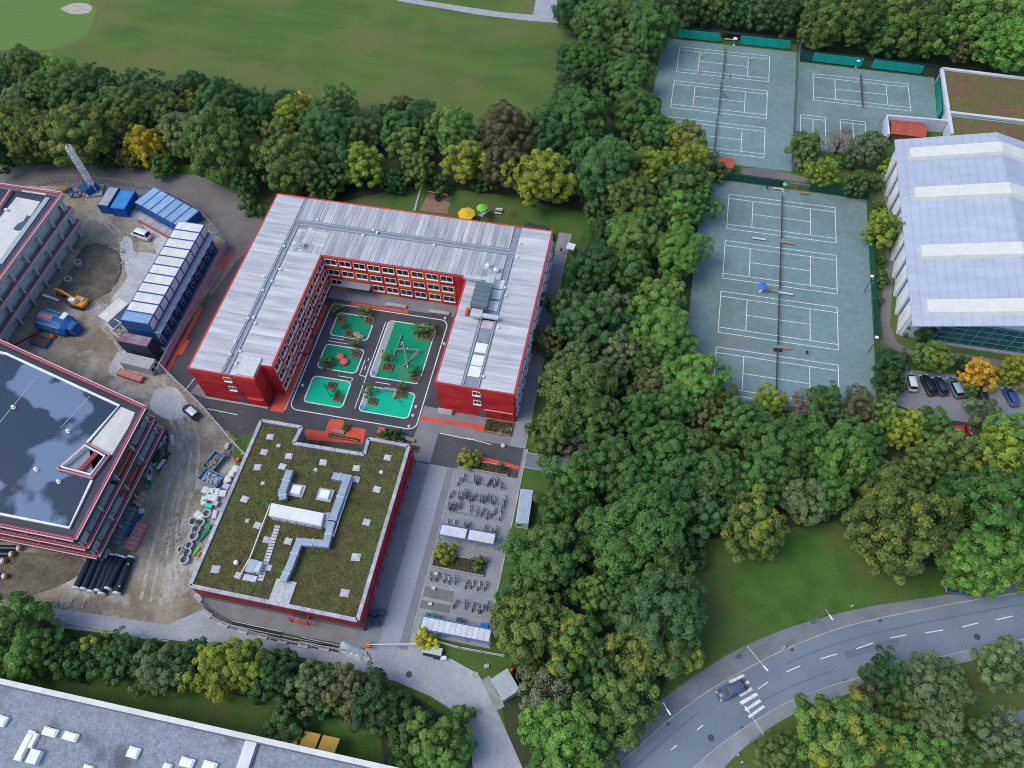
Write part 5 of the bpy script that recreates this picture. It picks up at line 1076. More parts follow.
def bench(label, px, py, L_, rz, mat=WOOD, z=.45, L2=0):
    x, y = G(px, py, z); t = thing('bench', label, 'bench', (x, y, .07), rz)
    for k in range(4): MB().box(-L_/2, L_/2, -.34+k*.18, -.19+k*.18, z-.06, z).build('slat', mat, t)
    for xx in (-L_/2+.25, L_/2-.25): MB().box(xx-.08, xx+.08, -.3, .3, 0, z-.06).build('leg', STEEL, t)
GREYW = M('weathered_timber', (.30, .27, .24), .85, (.22, .20, .18), 2)
bench('pale timber bench in the planter above the gym', *zg(580, 62), 2.6, 0, GREYW); bench('timber bench platform by the planter at the gym corner', *zg(960, 100), 2.6, R(-8), GREYW)
z4 = Zm(420, 350, 120/1024)
bench('timber bench in front of the east wing planter, left', *z4(685, 690), 1.8, R(80), GREYW); bench('timber bench in front of the east wing planter, right', *z4(750, 675), 1.6, 0, GREYW)
x, y = G(*z4(215, 520), .8); t = thing('white_counter', 'white counter box against the east wing end wall', 'counter', (x, y, .06)); MB().box(-1.3, 1.3, -.35, .35, 0, .8).build('base', WHITE, t, bevel=.03); MB().box(-1.4, 1.4, -.42, .42, .8, .88).build('top', CONC, t)
zz = Zm(370, 230, 120/1024)
for k, (p, w_) in enumerate(((zz(220, 640), 4.6), (zz(590, 700), 4.4))):
    x, y = G(*p, .5); t = thing('stone_bench', f'long pale stone bench on the courtyard terrace, {("left","right")[k]} one', 'bench', (x, y, .06)); MB().box(-w_/2, w_/2, -.4, .4, .3, .5).build('seat', CONC, t, bevel=.03); MB().box(-w_/2+.3, -w_/2+.8, -.3, .3, 0, .3).build('leg', CONC, t); MB().box(w_/2-.8, w_/2-.3, -.3, .3, 0, .3).build('leg', CONC, t)
# ================================================================ playground
z1 = Zm(270, 290, 190/1024)
pits = {}
for lab, q, sx_, sy_ in (('upper left corner of the top left island', (385, 155), 1.7, 1.7), ('upper right corner of the top left island', (535, 165), 1.7, 1.6), ('lower edge of the top left island', (425, 235), 1.6, 1.5), ('right end of the middle left island', (465, 345), 1.7, 1.6), ('left end of the middle left island', (315, 405), 1.7, 1.6),
                         ('upper part of the bottom left island', (333, 513), 1.6, 1.5), ('lower part of the bottom left island', (367, 580), 1.6, 1.6), ('top right of the large island', (835, 245), 3.0, 1.9), ('left side of the large island', (635, 415), 1.9, 1.7), ('bottom right of the large island', (785, 475), 1.6, 1.6), ('left part of the bottom right island', (553, 598), 1.6, 1.4), ('right part of the bottom right island', (712, 560), 1.7, 1.5)):
    x, y = G(*z1(*q), .35); t = thing('tree_pit', f'brown timber-edged planting box at the {lab}', 'planter', (x, y, .07)); a, b = sx_/2, sy_/2
    MB().wall(rect(-a, a, -b, b), .14, 0, .4, True).build('rim', WOOD, t); MB().box(-a+.07, a-.07, -b+.07, b-.07, 0, .3).build('soil_bed', SOIL, t)
    rr = random.Random(q[0]); cl = MB()
    for k in range(26): cl.obox((rr.uniform(-a, a)*.8, rr.uniform(-b, b)*.8, .32), (rr.uniform(.1, .4), rr.uniform(.05, .2), .1), rr.uniform(0, 3), rr.uniform(-.4, .4))
    cl.build('mulch', M('mulch', (.10, .055, .04), .95, (.16, .10, .07), 3), t)
for k, q in enumerate(((380, 357), (400, 385))):
    x, y = G(*z1(*q), .5); t = thing('play_dome', f'round red play mushroom on the middle left island, {("upper","lower")[k]} one', 'play dome', (x, y, .07)); MB().lathe([(.3, 0), (.28, .35), (.85, .38), (.82, .55), (.55, .72), (.1, .8)], (0, 0, 0), 18).build('cap', M('coral_red', (.62, .10, .09), .6), t, smooth=True); MB().lathe([(.32, 0), (.3, .34), (.1, .35)], (0, 0, 0), 12).build('stem', CONC, t)
for k, q in enumerate(((468, 235), (485, 250))):
    x, y = G(*z1(*q), .5); bm = bmesh.new(); bmesh.ops.create_icosphere(bm, subdivisions=2, radius=.7); rr = random.Random(k)
    for v in bm.verts: v.co = Vector((v.co.x*1.2, v.co.y, v.co.z*.7))*(1+rr.uniform(-.18, .18))
    me = bpy.data.meshes.new('boulder'); bm.to_mesh(me); bm.free(); me.materials.append(M('boulder_stone', (.30, .25, .20), .9, (.22, .19, .16), 1.5)); tag(put('boulder', me, loc=(x, y, .3)), f'tan boulder on the top left island, {("left","right")[k]} one', 'boulder')
cf = thing('climbing_frame', 'timber pole climbing frame on the large green island', 'climbing frame', (*G(*z1(740, 330)), .07))
cx, cy = cf.location.x, cf.location.y
def cl_(q, z): x, y = G(*z1(*q), z); return (x-cx, y-cy, z)
for (p, za), (q, zb3) in ((((712, 240), .3), ((668, 355), .3)), (((685, 318), 1.2), ((805, 322), 1.2)), (((718, 290), 2.2), ((742, 415), .1)), (((805, 322), 1.3), ((718, 415), .1)), (((700, 300), .1), ((718, 290), 2.2))):
    MB().tube(cl_(p, za), cl_(q, zb3), .13, .11).build('pole', GREYW, cf)
for q in ((690, 318), (800, 322), (745, 320)): a = cl_(q, 1.2); MB().tube((a[0], a[1], 0), a, .13).build('post', GREYW, cf)
for q in ((712, 285), (740, 317), (742, 415)): a = cl_(q, 1.3 if q[1] < 400 else .3); MB().lathe([(.05, 0), (.18, .1), (.05, .2)], a, 8).build('cap', WHITE, cf)
b_ = [(615, 532), (682, 540), (665, 580)]; t = thing('corner_bench', 'L-shaped pale bench on the bottom right green island', 'bench', (*G(*z1(650, 545)), .07)); cx, cy = t.location.x, t.location.y
pp = [cl_(q, .45) for q in b_]; MB().beam(pp[0], pp[1], .6, .12).build('seat', GREYW, t); MB().beam(pp[1], pp[2], .6, .125).build('seat', GREYW, t)
for a in pp: MB().box(a[0]-.2, a[0]+.2, a[1]-.2, a[1]+.2, 0, .38).build('leg', GREYW, t)
for k, (q, q2) in enumerate((((290, 505), (318, 560)), ((690, 580), (705, 610)))):
    t = thing('balance_pole', f'thin dark leaning play pole on the {("bottom left","bottom right")[k]} island', 'play pole', (*G(*z1(*q)), .07)); cx, cy = t.location.x, t.location.y; MB().tube(cl_(q, .1), cl_(q2, 1.2), .05).build('pole', DARK, t); a = cl_(q2, 1.2); MB().tube((a[0], a[1], 0), a, .05).build('post', DARK, t)
for k, q in enumerate(((787, 630), (771, 677), (750, 735), (175, 513), (945, 152), (940, 290))):
    x, y = G(*z1(*q), .2); tag(MB().lathe([(.32, 0), (.32, .25), (.2, .4), (.02, .42)], (0, 0, 0), 12).build('round_stone', M('pale_stone', (.5, .5, .48), .8), loc=(x, y, .07)), ['pale round stone seat by the right island corner, upper', 'pale round stone seat by the right island corner, lower', 'pale round stone at the lower right bend of the lane', 'pale round stone at the left lane edge', 'pale round stone at the top right of the courtyard', 'pale round stone at the right lane edge'][k], 'stone seat')
for k, q in enumerate(((560, 450), (495, 635), (735, 0))[:2]):
    x, y = G(*z1(*q), .8); t = thing('traffic_sign', f'small round blue play traffic sign at the {("middle crossing","lower left corner of the bottom right island")[k]}', 'sign', (x, y, .07)); MB().tube((0, 0, 0), (0, 0, 1.0), .04).build('post', STEEL, t); d = MB().lathe([(.35, -.02), (.35, .02), (.01, .02)], (0, 0, 0), 16); d.v = [(p[0], p[2]*1, p[1]*1) for p in d.v]; o = d.build('disc', M('sign_blue', (.02, .12, .45), .5), t, loc=(0, 0, 1.0)); o.rotation_euler.x = R(-50)
    MB().box(-.12, .12, -.035, -.021, -.05, .05).build('arrow', WHITE, o)
x, y = G(*zb1(755, 38), .4); tag(MB().lathe([(.4, 0), (.42, .35), (.25, .5), (.02, .55)], (0, 0, 0), 14).build('round_stone', MATS['pale_stone'], loc=(x, y, .07)), 'cream ball stone at the end of the white line before the east wing', 'stone seat')
for k, (px, py) in enumerate(((266, 619), (265, 0))[:0]): pass
for k, q in enumerate(((262, 248), (245, 352), (220, 466))):
    x, y = G(*zb2(*q), .4); tag(MB().obox((0, 0, .2), (.6, .5, .4)).build('stone_block', MATS['pale_stone'], loc=(x, y, .07)), f'small cream block in the lower bicycle yard, {("top","middle","bottom")[k]} of three', 'stone block')
# garden behind the school
def parasol(label, px, py, r, c):
    x, y = G(px, py, 2.5); t = thing('parasol', label, 'parasol', (x, y, 0)); n = 8; m = M('canopy_'+label[:6].strip(), c, .8, tuple(v*.85 for v in c), 1)
    for i in range(n):
        a0, a1 = 6.2832*i/n, 6.2832*(i+1)/n; MB().add([(0, 0, 2.9), (r*math.cos(a0), r*math.sin(a0), 2.3), (r*math.cos(a1), r*math.sin(a1), 2.3), (r*math.cos(a1), r*math.sin(a1), 2.2), (r*math.cos(a0), r*math.sin(a0), 2.2)], [(0, 1, 2), (1, 4, 3, 2)]).build('canopy_panel', m, t)
    MB().tube((0, 0, 0), (0, 0, 2.95), .05).build('pole', STEEL, t); MB().lathe([(.4, 0), (.4, .1), (.05, .12)], (0, 0, 0), 12).build('base', CONC, t)
parasol('yellow round parasol in the garden behind the school', 466.5, 213, 2.0, (.70, .42, .02)); parasol('lime green parasol in the garden behind the school', 482, 207, 1.3, (.20, .50, .06))
x, y = G(436, 204, .3); t = thing('nest_swing', 'timber frame swing with dark tyre seat in the sandpit', 'swing', (x, y, 0), R(-4))
MB().tube((-2.2, 1.6, 2.2), (2.4, 1.6, 2.2), .12).build('top_beam', WOOD, t); MB().tube((-2.2, 1.6, 0), (-2.2, 1.6, 2.2), .1).build('post', WOOD, t); MB().tube((2.4, 1.6, 0), (2.4, 1.6, 2.2), .1).build('post', WOOD, t)
MB().lathe([(.7, .4), (.75, .5), (.7, .6), (.4, .55), (.4, .45)], (0, 1.6, 0), 14, True).build('seat', DARK, t)
for xx in (-.6, .6): MB().tube((xx, 1.6, .5), (xx, 1.6, 2.2), .03).build('rope', DARK, t)
z8 = Zm(380, 150, 220/1024)
x, y = G(*z8(552, 282), .5); t = thing('picnic_table', 'small pale picnic table beside the slide', 'table', (x, y, 0)); MB().box(-.8, .8, -.3, .3, .65, .72).build('tabletop', GREYW, t); MB().box(-.8, .8, -.85, -.55, .38, .44).build('seat', WHITE, t); MB().box(-.8, .8, .55, .85, .38, .44).build('seat', WHITE, t)
for xx in (-.6, .6): MB().beam((xx, -.7, 0), (xx, .25, .65), .08).beam((xx, .7, 0), (xx, -.25, .65), .08).build('leg', GREYW, t)
x, y = G(*z8(610, 290), .8); t = thing('timber_tripod', 'small timber tepee in the garden behind the school', 'play tepee', (x, y, 0))
for a in range(5): MB().tube((.9*math.cos(a*1.257), .9*math.sin(a*1.257), 0), (-.1*math.cos(a*1.257), -.1*math.sin(a*1.257), 2.2), .05).build('pole', WOOD, t)
x, y = G(*z8(935, 415), .8); t = thing('timber_tripod', 'small timber tepee on the lawn right of the school', 'play tepee', (x, y, 0))
for a in range(5): MB().tube((.9*math.cos(a*1.257), .9*math.sin(a*1.257), 0), (-.1*math.cos(a*1.257), -.1*math.sin(a*1.257), 2.2), .05).build('pole', WOOD, t)
x, y = G(*z8(887, 460), 1.2); t = thing('garden_shed', 'small white garden shelter on the lawn right of the school', 'shed', (x, y, 0), R(-10)); MB().box(-.9, .9, -.9, .9, 1.9, 2.0).build('roof', WHITE, t)
for a in (-.8, .8):
    for b in (-.8, .8): MB().box(a-.05, a+.05, b-.05, b+.05, 0, 1.9).build('post', WOOD, t)
a, b = G(*z8(890, 495)), G(*z8(900, 545)); tag(MB().beam((0, 0, .15), (b[0]-a[0], b[1]-a[1], .15), .3, .25).build('timber_beam', WOOD, loc=(*a, 0)), 'pale timber balance beam below the garden shelter', 'beam')
a, b = G(*z8(195, 165)), G(*z8(160, 285)); tag(MB().wall([(0, 0), (b[0]-a[0], b[1]-a[1])], .5, 0, .2).build('garden_wall', CONC, loc=(*a, 0)), 'low grey wall left of the sandpit behind the school', 'wall')
# white container by the bicycle yard, shed at the road bend
container('pale blue-white container cabin at the edge of the wood', (-10.45, 54.1, 0), R(-87), L_=6.3, W_=2.2, H_=2.5, mat=M('cabin_white', (.45, .47, .49), .6), roof=M('cabin_roof', (.34, .41, .50), .6, (.28, .35, .43), 1), name='cabin_container', win=1)
x, y = -7.8, 24.4; t = thing('concrete_shed', 'square grey flat-roofed shed at the bend of the service road', 'shed', (x, y, 0), math.atan2(24.19-26.86, -5.51+7.96))
MB().box(-1.75, 1.75, -1.45, 1.45, 0, 2.6).build('wall', CONC, t); MB().box(-1.85, 1.85, -1.55, 1.55, 2.6, 2.8).build('roof', M('shed_roof', (.36, .38, .40), .7, (.3, .32, .34), .8), t); MB().box(-.5, .5, -1.5, -1.451, .05, 2.1).build('door', M('grey_door', (.09, .11, .12)), t)
tag(MB().obox((0, 0, .1), (5.2, 1.5, .2)).build('concrete_plinth', M('mossy_concrete', (.27, .30, .27), .9, (.2, .24, .19), 1), loc=(-9.55, 23.3, .0), rz=math.atan2(21.26-25.05, -8.16+11.22)), 'long mossy concrete plinth in front of the grey shed', 'plinth')
zsd = Zm(370, 560, 240/1024)
x, y = G(*zsd(605, 470), .5); tag(MB().lathe([(.3, 0), (.28, .8), (.2, 1), (.05, 1.05)], (0, 0, 0), 10).build('orange_bollard', ORANGE, loc=(x, y, 0)), 'orange bollard behind the grey shed', 'bollard')
x, y = G(*zsd(265, 385), 1); t = thing('tool_trailer', 'pale tool trailer with junk beside the yellow bush at the gate', 'trailer', (x, y, .03)); MB().box(-1.6, 1.6, -.6, .6, .9, 1.0).build('roof', M('trailer_sheet', (.42, .46, .48), .6), t); MB().box(-1.3, 1.3, -.9, .3, .3, .8).build('bed', DARK, t); MB().box(.4, 1.5, -1.1, -.6, .3, .9).build('junk', DARK, t)
for xx in (-1.4, 1.4): MB().box(xx-.05, xx+.05, -.5, .5, 0, .9).build('support', STEEL, t)
x, y = G(*zsd(312, 418), .5); tag(MB().obox((0, 0, .35), (1.1, .6, .7)).build('white_tub', WHITE, loc=(x, y, .03), rz=.2, bevel=.08), 'small white tub right of the tool trailer', 'tub')
x, y = G(*zsd(497, 452), .2); tag(MB().obox((0, 0, .15), (.8, .6, .3)).build('stone_block', CONC, loc=(x, y, 0), rz=.5), 'grey block on the grass left of the shed', 'stone block')
# ================================================================ tennis grounds
NETM = M('net_black', (.035, .045, .05), .8); TGRN = M('windscreen_green', (.0, .30, .22), .7, (.0, .25, .185), .8, rnd=.05); FGRN = M('fence_green', (.008, .055, .042), .6)
CN = ['top court of the south ground', 'second court of the south ground', 'third court of the south ground', 'bottom court of the south ground', 'top court of the north ground', 'middle court of the north ground', 'bottom court of the north ground', 'single court of the east ground']
for k, (x0, y0) in enumerate(COURTS):
    t = thing('tennis_net', f'dark tennis net across the {CN[k]}', 'tennis net', (x0+11.885, y0-5.485, .03)); h = 6.4
    m = MB()
    for i in range(43): y = -h+i*2*h/42; m.beam((0, y, .05), (0, y, .95), .02)
    for i in range(10): m.beam((0, -h, .06+i*.1), (0, h, .06+i*.1), .02)
    m.build('mesh', NETM, t); MB().box(-.03, .03, -h, h, .95, 1.05).build('tape', M('net_tape', (.10, .11, .12), .8), t)
    for y in (-h, h): MB().tube((0, y, 0), (0, y, 1.1), .06).build('post', FGRN, t)
for k, (x, y0, y1) in enumerate(((32.85, 84.5, 142.5), (17.2, 151.5, 195.5))):
    tag(MB().strip([(x+.12+(.55 if k else .15), y1), (x-.35, y0)], .13, .038).build('divider_strip', M('divider_dark', (.07, .10, .11), .8), flat=True), kind='structure')  # continuous thin dark divider strip along the line of nets
def fence(label, pts, h, step=3.0, screens=(), mat=FGRN, rail=True, dens=.5):
    o = pts[0]; t = thing('court_fence', label, 'fence', (*o, 0)); Q = [(a-o[0], b-o[1]) for a, b in pts]; d0 = 0
    m = MB()
    for a, b in zip(Q, Q[1:]):
        A, B = Vector(a), Vector(b); ln = (B-A).length; n = max(1, round(ln/step))
        for k in range(n+1): c = A.lerp(B, k/n); MB().tube((*c, 0), (*c, h), .05, n=6).build('post', mat, t)
        MB().beam((*a, h), (*b, h), .12).build('top_rail', mat, t)
        k = max(2, int(ln/dens))
        for i in range(k): c = A.lerp(B, i/k); m.beam((*c, .05), (*c, h), .02)
        for z in range(1, int(h/dens)): m.beam((*a, z*dens), (*b, z*dens), .02)
    m.build('wire_mesh', mat, t)
    for (p, q, z0, z1, mm) in screens:
        A, B = Vector((p[0]-o[0], p[1]-o[1])), Vector((q[0]-o[0], q[1]-o[1])); n = max(1, round((B-A).length/3))
        nn = (B-A).normalized(); nn = Vector((nn.y, -nn.x))*.06
        for k in range(n):
            a, b = A.lerp(B, k/n)+nn, A.lerp(B, (k+.985)/n)+nn
            MB().beam((*a, (z0+z1)/2), (*b, (z0+z1)/2), .03, z1-z0).build('windscreen', mm, t)
    return t
DSC = M('windscreen_dark_green', (.004, .075, .055), .7, (.004, .06, .045), .8)
def at0(px, py): return G(px, py, 0)
fence('tall green fence with turquoise windscreens along the north tennis ground', [(.4, 198.2), (36.4, 198.1)], 3.5, screens=(((1.8, 198.2), (15.5, 198.2), .5, 3.0, TGRN), ((21.0, 198.2), (34, 198.1), .5, 3.0, TGRN)))
fence('blue grey fence between the north and east tennis grounds', [(36.4, 198.1), (35.2, 150.6)], 2.6, mat=M('fence_blue', (.10, .19, .28), .5), dens=.45)
fence('green fence with turquoise windscreens along the east tennis ground', [(36.6, 194.2), (71.3, 193.4)], 3.2, screens=(((40, 194.1), (52.5, 193.8), .4, 2.9, TGRN), ((55, 193.8), (67.6, 193.5), .4, 2.9, TGRN), ((36.9, 194.2), (39.8, 194.1), .3, 2.6, DSC)))
fence('green fence with one windscreen at the right end of the east tennis ground', [(71.0, 193), (70.2, 174)], 3.0, screens=(((71.0, 190), (70.3, 176), .3, 2.7, TGRN),))
fence('dark green screened fence along the top of the south tennis ground', [(15.6, 145.2), (52, 144.6)], 2.2, screens=(((15.8, 145.2), (33, 145), .1, 2.0, DSC), ((39, 144.9), (51.8, 144.6), .1, 2.0, DSC)))
fence('dark green screened fence along the right side of the south tennis ground', [(52, 144.6), (51.6, 84)], 2.6, screens=(((51.95, 137), (51.85, 104), .2, 2.3, DSC), ((51.8, 100.5), (51.6, 86), .2, 2.3, DSC)))
fence('grey mesh fence round the corner by the red-roofed hut', [(56, 160), (56, 171.2), (70, 171.9)], 2.2, mat=WIRE)
def tbench(label, px, py, rz, mat, L_=3.0):
    x, y = G(px, py, .4); t = thing('court_bench', label, 'bench', (x, y, .03), rz); MB().box(-L_/2, L_/2, -.22, .22, .4, .47).build('seat', mat, t)
    for xx in (-L_/2+.3, L_/2-.3): MB().box(xx-.05, xx+.05, -.18, .18, 0, .4).build('leg', STEEL, t)
zt = Zm(680, 160, 240/768); TW = M('pale_bench', (.5, .5, .48), .7); TB = M('orange_bench', (.34, .19, .11), .7)
tbench('white court bench left of the net below the top court', *zt(252, 252), R(-1), TW); tbench('orange brown court bench right of the net below the top court', *zt(342, 265), 0, TB)
tbench('white court bench right of the net below the second court', *zt(338, 427), R(-1), TW); tbench('orange brown court bench left of the net below the second court', *zt(292, 418), 0, TB, 2.6)
tbench('orange brown bench below the third court', *zt(335, 602), 0, TB, 2.4); tbench('white bench before the fence above the top court', *zt(315, 92), 0, TW, 2.4); tbench('brown bench by the shrubs above the top court', *zt(397, 106), 0, TB, 2.0)
def suns(label, px, py, c, r=.9):
    x, y = G(px, py, 2); t = thing('parasol', label, 'parasol', (x, y, .03)); m = M('cloth_'+label[:5].strip(), c, .8)
    for i in range(6): a0, a1 = 1.0472*i, 1.0472*(i+1); MB().add([(0, 0, 2.4), (r*math.cos(a0), r*math.sin(a0), 2.0), (r*math.cos(a1), r*math.sin(a1), 2.0)], [(0, 1, 2)]).build('canopy_panel', m, t)
    MB().tube((0, 0, 0), (0, 0, 2.4), .04).build('pole', STEEL, t); MB().lathe([(.3, 0), (.3, .1), (.04, .12)], (0, 0, 0), 10).build('base', WHITE, t)
suns('blue violet square-looking parasol beside the net of the second court', *zt(265, 402), (.06, .13, .62), 1.0)
suns('small turquoise parasol above the top court', *zt(337, 78), (.05, .5, .42), .6)
for k, (q, c) in enumerate((((278, 90), BLU), ((258, 420), WHITE), ((405, 618), DARK), ((80, 632), DARK))):
    x, y = G(*zt(*q), .5); t = thing('court_basket', ['blue ball basket above the top court', 'white ball basket under the blue violet parasol', 'dark ball basket right of the third net', 'dark ball basket at the left edge of the bottom court'][k], 'basket', (x, y, .03)); MB().lathe([(.22, .5), (.28, .9), (.25, .9), (.2, .52)], (0, 0, 0), 10, True).build('basket', c, t)
    for a in range(3): MB().tube((.2*math.cos(a*2.1), .2*math.sin(a*2.1), 0), (.15*math.cos(a*2.1), .15*math.sin(a*2.1), .5), .02).build('leg', STEEL, t)
x, y = G(*zt(325, 604), .4); t = thing('line_sweeper', 'dark drag mat and broom lying at the third net', 'sweeper', (x, y, .03), R(8)); MB().box(-1.5, .2, -.5, .3, .02, .1).build('mat', DARK, t); MB().tube((.2, 0, .1), (1.5, .1, .5), .04).build('handle', WOOD, t)
for k, (px, py) in enumerate(zt(*q) for q in ((612, 383), (627, 578))):
    x, y = G(px, py, 4); t = thing('court_light', f'floodlight post at the right edge of the south tennis ground, {("upper","lower")[k]} one', 'floodlight', (x, y, 0)); MB().tube((0, 0, 0), (0, 0, 5), .08, .06).build('pole', FGRN, t); MB().box(-.5, .1, -.3, .3, 4.95, 5.15).build('lamp_head', WHITE, t, bevel=.05)
x, y = G(731, 37.5, 1); t = thing('players_shelter', 'dark players shelter between the turquoise windscreens', 'shelter', (x, y, .03)); MB().box(-2.6, 2.6, -.2, .9, 2.0, 2.1).build('roof', DARK, t); MB().box(-2.6, 2.6, .8, .9, 0, 2.0).build('back_panel', DARK, t); MB().box(-1.6, 1.0, -.2, .2, .4, .48).build('seat', WHITE, t)
for xx in (-2.5, 2.5): MB().box(xx-.05, xx+.05, -.1, .0, 0, 2).build('post', STEEL, t)
x, y = G(735.5, 38, 1); suns('white turquoise parasol in front of the players shelter', 735.5, 38.5, (.55, .68, .66), .7)
suns('white round parasol at the fence of the east tennis ground', 858.5, 60.5, (.62, .64, .64), .6)
# players: one continuous skinned body each
def person(label, px, py, rz, shirt, legs, pose=0):
    x, y = G(px, py, .9)
    V = [(0, 0, .95), (0, 0, 1.18), (0, .0, 1.42), (0, .01, 1.52), (0, .02, 1.66), (0, .02, 1.78)]
    rad = [(.15, .11), (.14, .1), (.17, .1), (.055, .055), (.095, .105), (.07, .08)]; E_ = [(0, 1), (1, 2), (2, 3), (3, 4), (4, 5)]
    sp = .14+.1*pose
    for s in (-1, 1):
        b = len(V); V += [(s*.1, 0, .9), (s*(sp+.02), .06+.12*pose*s, .5), (s*sp, -.05+.1*pose*s, .09), (s*sp, .12+.1*pose*s, .05)]; rad += [(.095, .1), (.062, .065), (.042, .045), (.04, .03)]; E_ += [(0, b), (b, b+1), (b+1, b+2), (b+2, b+3)]
        b = len(V); up = pose and s > 0
        V += [(s*.2, 0, 1.4), (s*.3, .1 if up else .0, 1.15), (s*.34, .35 if up else .12, 1.2 if up else .93), (s*.34, .43 if up else .15, 1.23 if up else .85)]; rad += [(.06, .06), (.045, .045), (.034, .034), (.038, .026)]; E_ += [(2, b), (b, b+1), (b+1, b+2), (b+2, b+3)]
    me = bpy.data.meshes.new('person'); me.from_pydata(V, E_, []); ob = bpy.data.objects.new('person', me); COL.objects.link(ob)
    md = ob.modifiers.new('skin', 'SKIN')
    for v, r_ in zip(me.skin_vertices[0].data, rad): v.radius = r_
    me.skin_vertices[0].data[0].use_root = True
    sb = ob.modifiers.new('sub', 'SUBSURF'); sb.levels = 1; sb.render_levels = 1
    dg = bpy.context.evaluated_depsgraph_get(); me2 = bpy.data.meshes.new_from_object(ob.evaluated_get(dg)); bpy.data.objects.remove(ob)
    for m in (M('skin', (.42, .24, .17), .6), M('shirt_%d%d%d' % tuple(int(c*99) for c in shirt), shirt, .9), M('shorts_%d%d%d' % tuple(int(c*99) for c in legs), legs, .9), M('hair', (.05, .03, .02), .8), WHITE): me2.materials.append(m)
    for p in me2.polygons:
        c = p.center; z = c.z
        p.material_index = 3 if z > 1.70 or (z > 1.6 and c.y < .0) else 0 if z > 1.5 else 0 if (abs(c.x) > .27 and z < 1.24) else 1 if z > .98 else 2 if z > .55 else 0 if z > .14 else 4
        p.use_smooth = True
    return tag(put('person', me2, loc=(x, y, .03), rz=rz), label, 'person', 'people on the tennis courts')
z3 = Zm(650, 20, 160/1024)
person('person in white shirt and dark shorts at the far left service line', *z3(331, 228), R(-80), (.65, .65, .66), (.02, .02, .03))
person('person in pink red shirt and white shorts at the right service line', *z3(636, 245), R(90), (.5, .03, .10), (.6, .6, .6), 1)
person('person in orange shirt standing right of the top court service line', *z3(651, 318), R(100), (.7, .25, .06), (.45, .2, .1))
person('person in pink top near the left end of the top court', *z3(310, 328), R(-80), (.55, .2, .25), (.5, .5, .52), 1)
person('person in grey clothes standing below the top court net', *z3(512, 365), R(20), (.16, .2, .24), (.12, .14, .17))
person('person in bright red shirt and black shorts at the middle court net', *z3(476, 475), R(90), (.5, .02, .03), (.03, .03, .035), 1)
person('person in pale clothes at the left end of the middle court', *z3(298, 455), R(-90), (.3, .3, .34), (.25, .27, .3))
person('person in blue top beside the players shelter', 719, 39.5, R(180), (.1, .2, .5), (.4, .42, .45))
person('person in dark clothes left of the pair on the school side path', *z8(808, 478), R(0), (.03, .035, .05), (.03, .03, .04))
person('person in brown jacket right of the pair on the school side path', *z8(843, 465), R(180), (.18, .07, .05), (.04, .04, .06))

# ================================================================ tennis hall
HR = M('hall_roof', (.38, .415, .49), .6, (.335, .368, .44), .5, rnd=.04, st=(.15, 1, 1)); HW = M('hall_white', (.56, .585, .64), .7, (.5, .52, .58), .4)
hall = thing('tennis_hall', 'large white tennis hall with pale blue gable roof, cream roof lights and green glass front', 'sports hall', (77, 131, 0)); hx, hy = 77, 131
xe, xr, xE = -20.8, -1.0, 19.0; yS, yN = -28.0, 26.3; ze_, zr2 = 7.0, 12.0
MB().loft([[(xe+.7, y, 0), (-xe-.3, y, 0), (-xe-.3, y, ze_-.3), (xr, y, zr2-.3), (xe+.7, y, ze_-.3)] for y in (yS+3.1, yN-1)]).build('wall', HW, hall)
nP = 26
for side in (0, 1):
    YB = [yS, -24.1+.5, -9.1, 7.9, 20.7, yN]
    for k in range(5):
        y0, y1 = YB[k], YB[k+1]
        a = (xe, ze_) if side == 0 else (xE, ze_-.0)
        q = [(a[0], y0+.01, a[1]), (xr, y0+.01, zr2), (xr, y1-.01, zr2), (a[0], y1-.01, a[1])]
        b = MB().add([(*p[:2], p[2]+.12) for p in q]+[(*p[:2], p[2]-.1) for p in q], [(0, 1, 2, 3), (7, 6, 5, 4), (0, 4, 5, 1), (1, 5, 6, 2), (2, 6, 7, 3), (3, 7, 4, 0)])
        for j in range(1, 12):
            f = j/12; xx = a[0]+(xr-a[0])*f; zz_ = a[1]+(zr2-a[1])*f; b.box(xx-.05, xx+.05, y0+.02, y1-.02, zz_+.11, zz_+.19)
        b.build('roof_panel', HR, hall)
MB().beam((xr, yS, zr2+.16), (xr, yN, zr2+.16), .5, .1).build('ridge_cap', HR, hall)
CRM = M('roof_light_cream', (.60, .585, .53), .5, (.55, .535, .49), .6)
for y in (151.3-131+.4, 138.3-131+.6, 121.4-131+.5, 106.9-131+.5):
    for side in (0, 1):
        f0 = .13; pts = []
        a = (xe+(xr-xe)*f0, ze_+(zr2-ze_)*f0) if side == 0 else (xE+(xr-xE)*f0, ze_+(zr2-ze_)*f0)
        w0, w1 = 1.8, 1.6
        vs = []
        for (xx, zz_) in (a, (xr, zr2)): vs += [(xx, y-w0, zz_+.1), (xx, y+w0, zz_+.1), (xx, y+w1, zz_+.9), (xx, y-w1, zz_+.9)]
        MB().add(vs, [(0, 1, 2, 3), (7, 6, 5, 4), (0, 4, 5, 1), (1, 5, 6, 2), (2, 6, 7, 3), (3, 7, 4, 0)]).build('roof_light', CRM, hall)
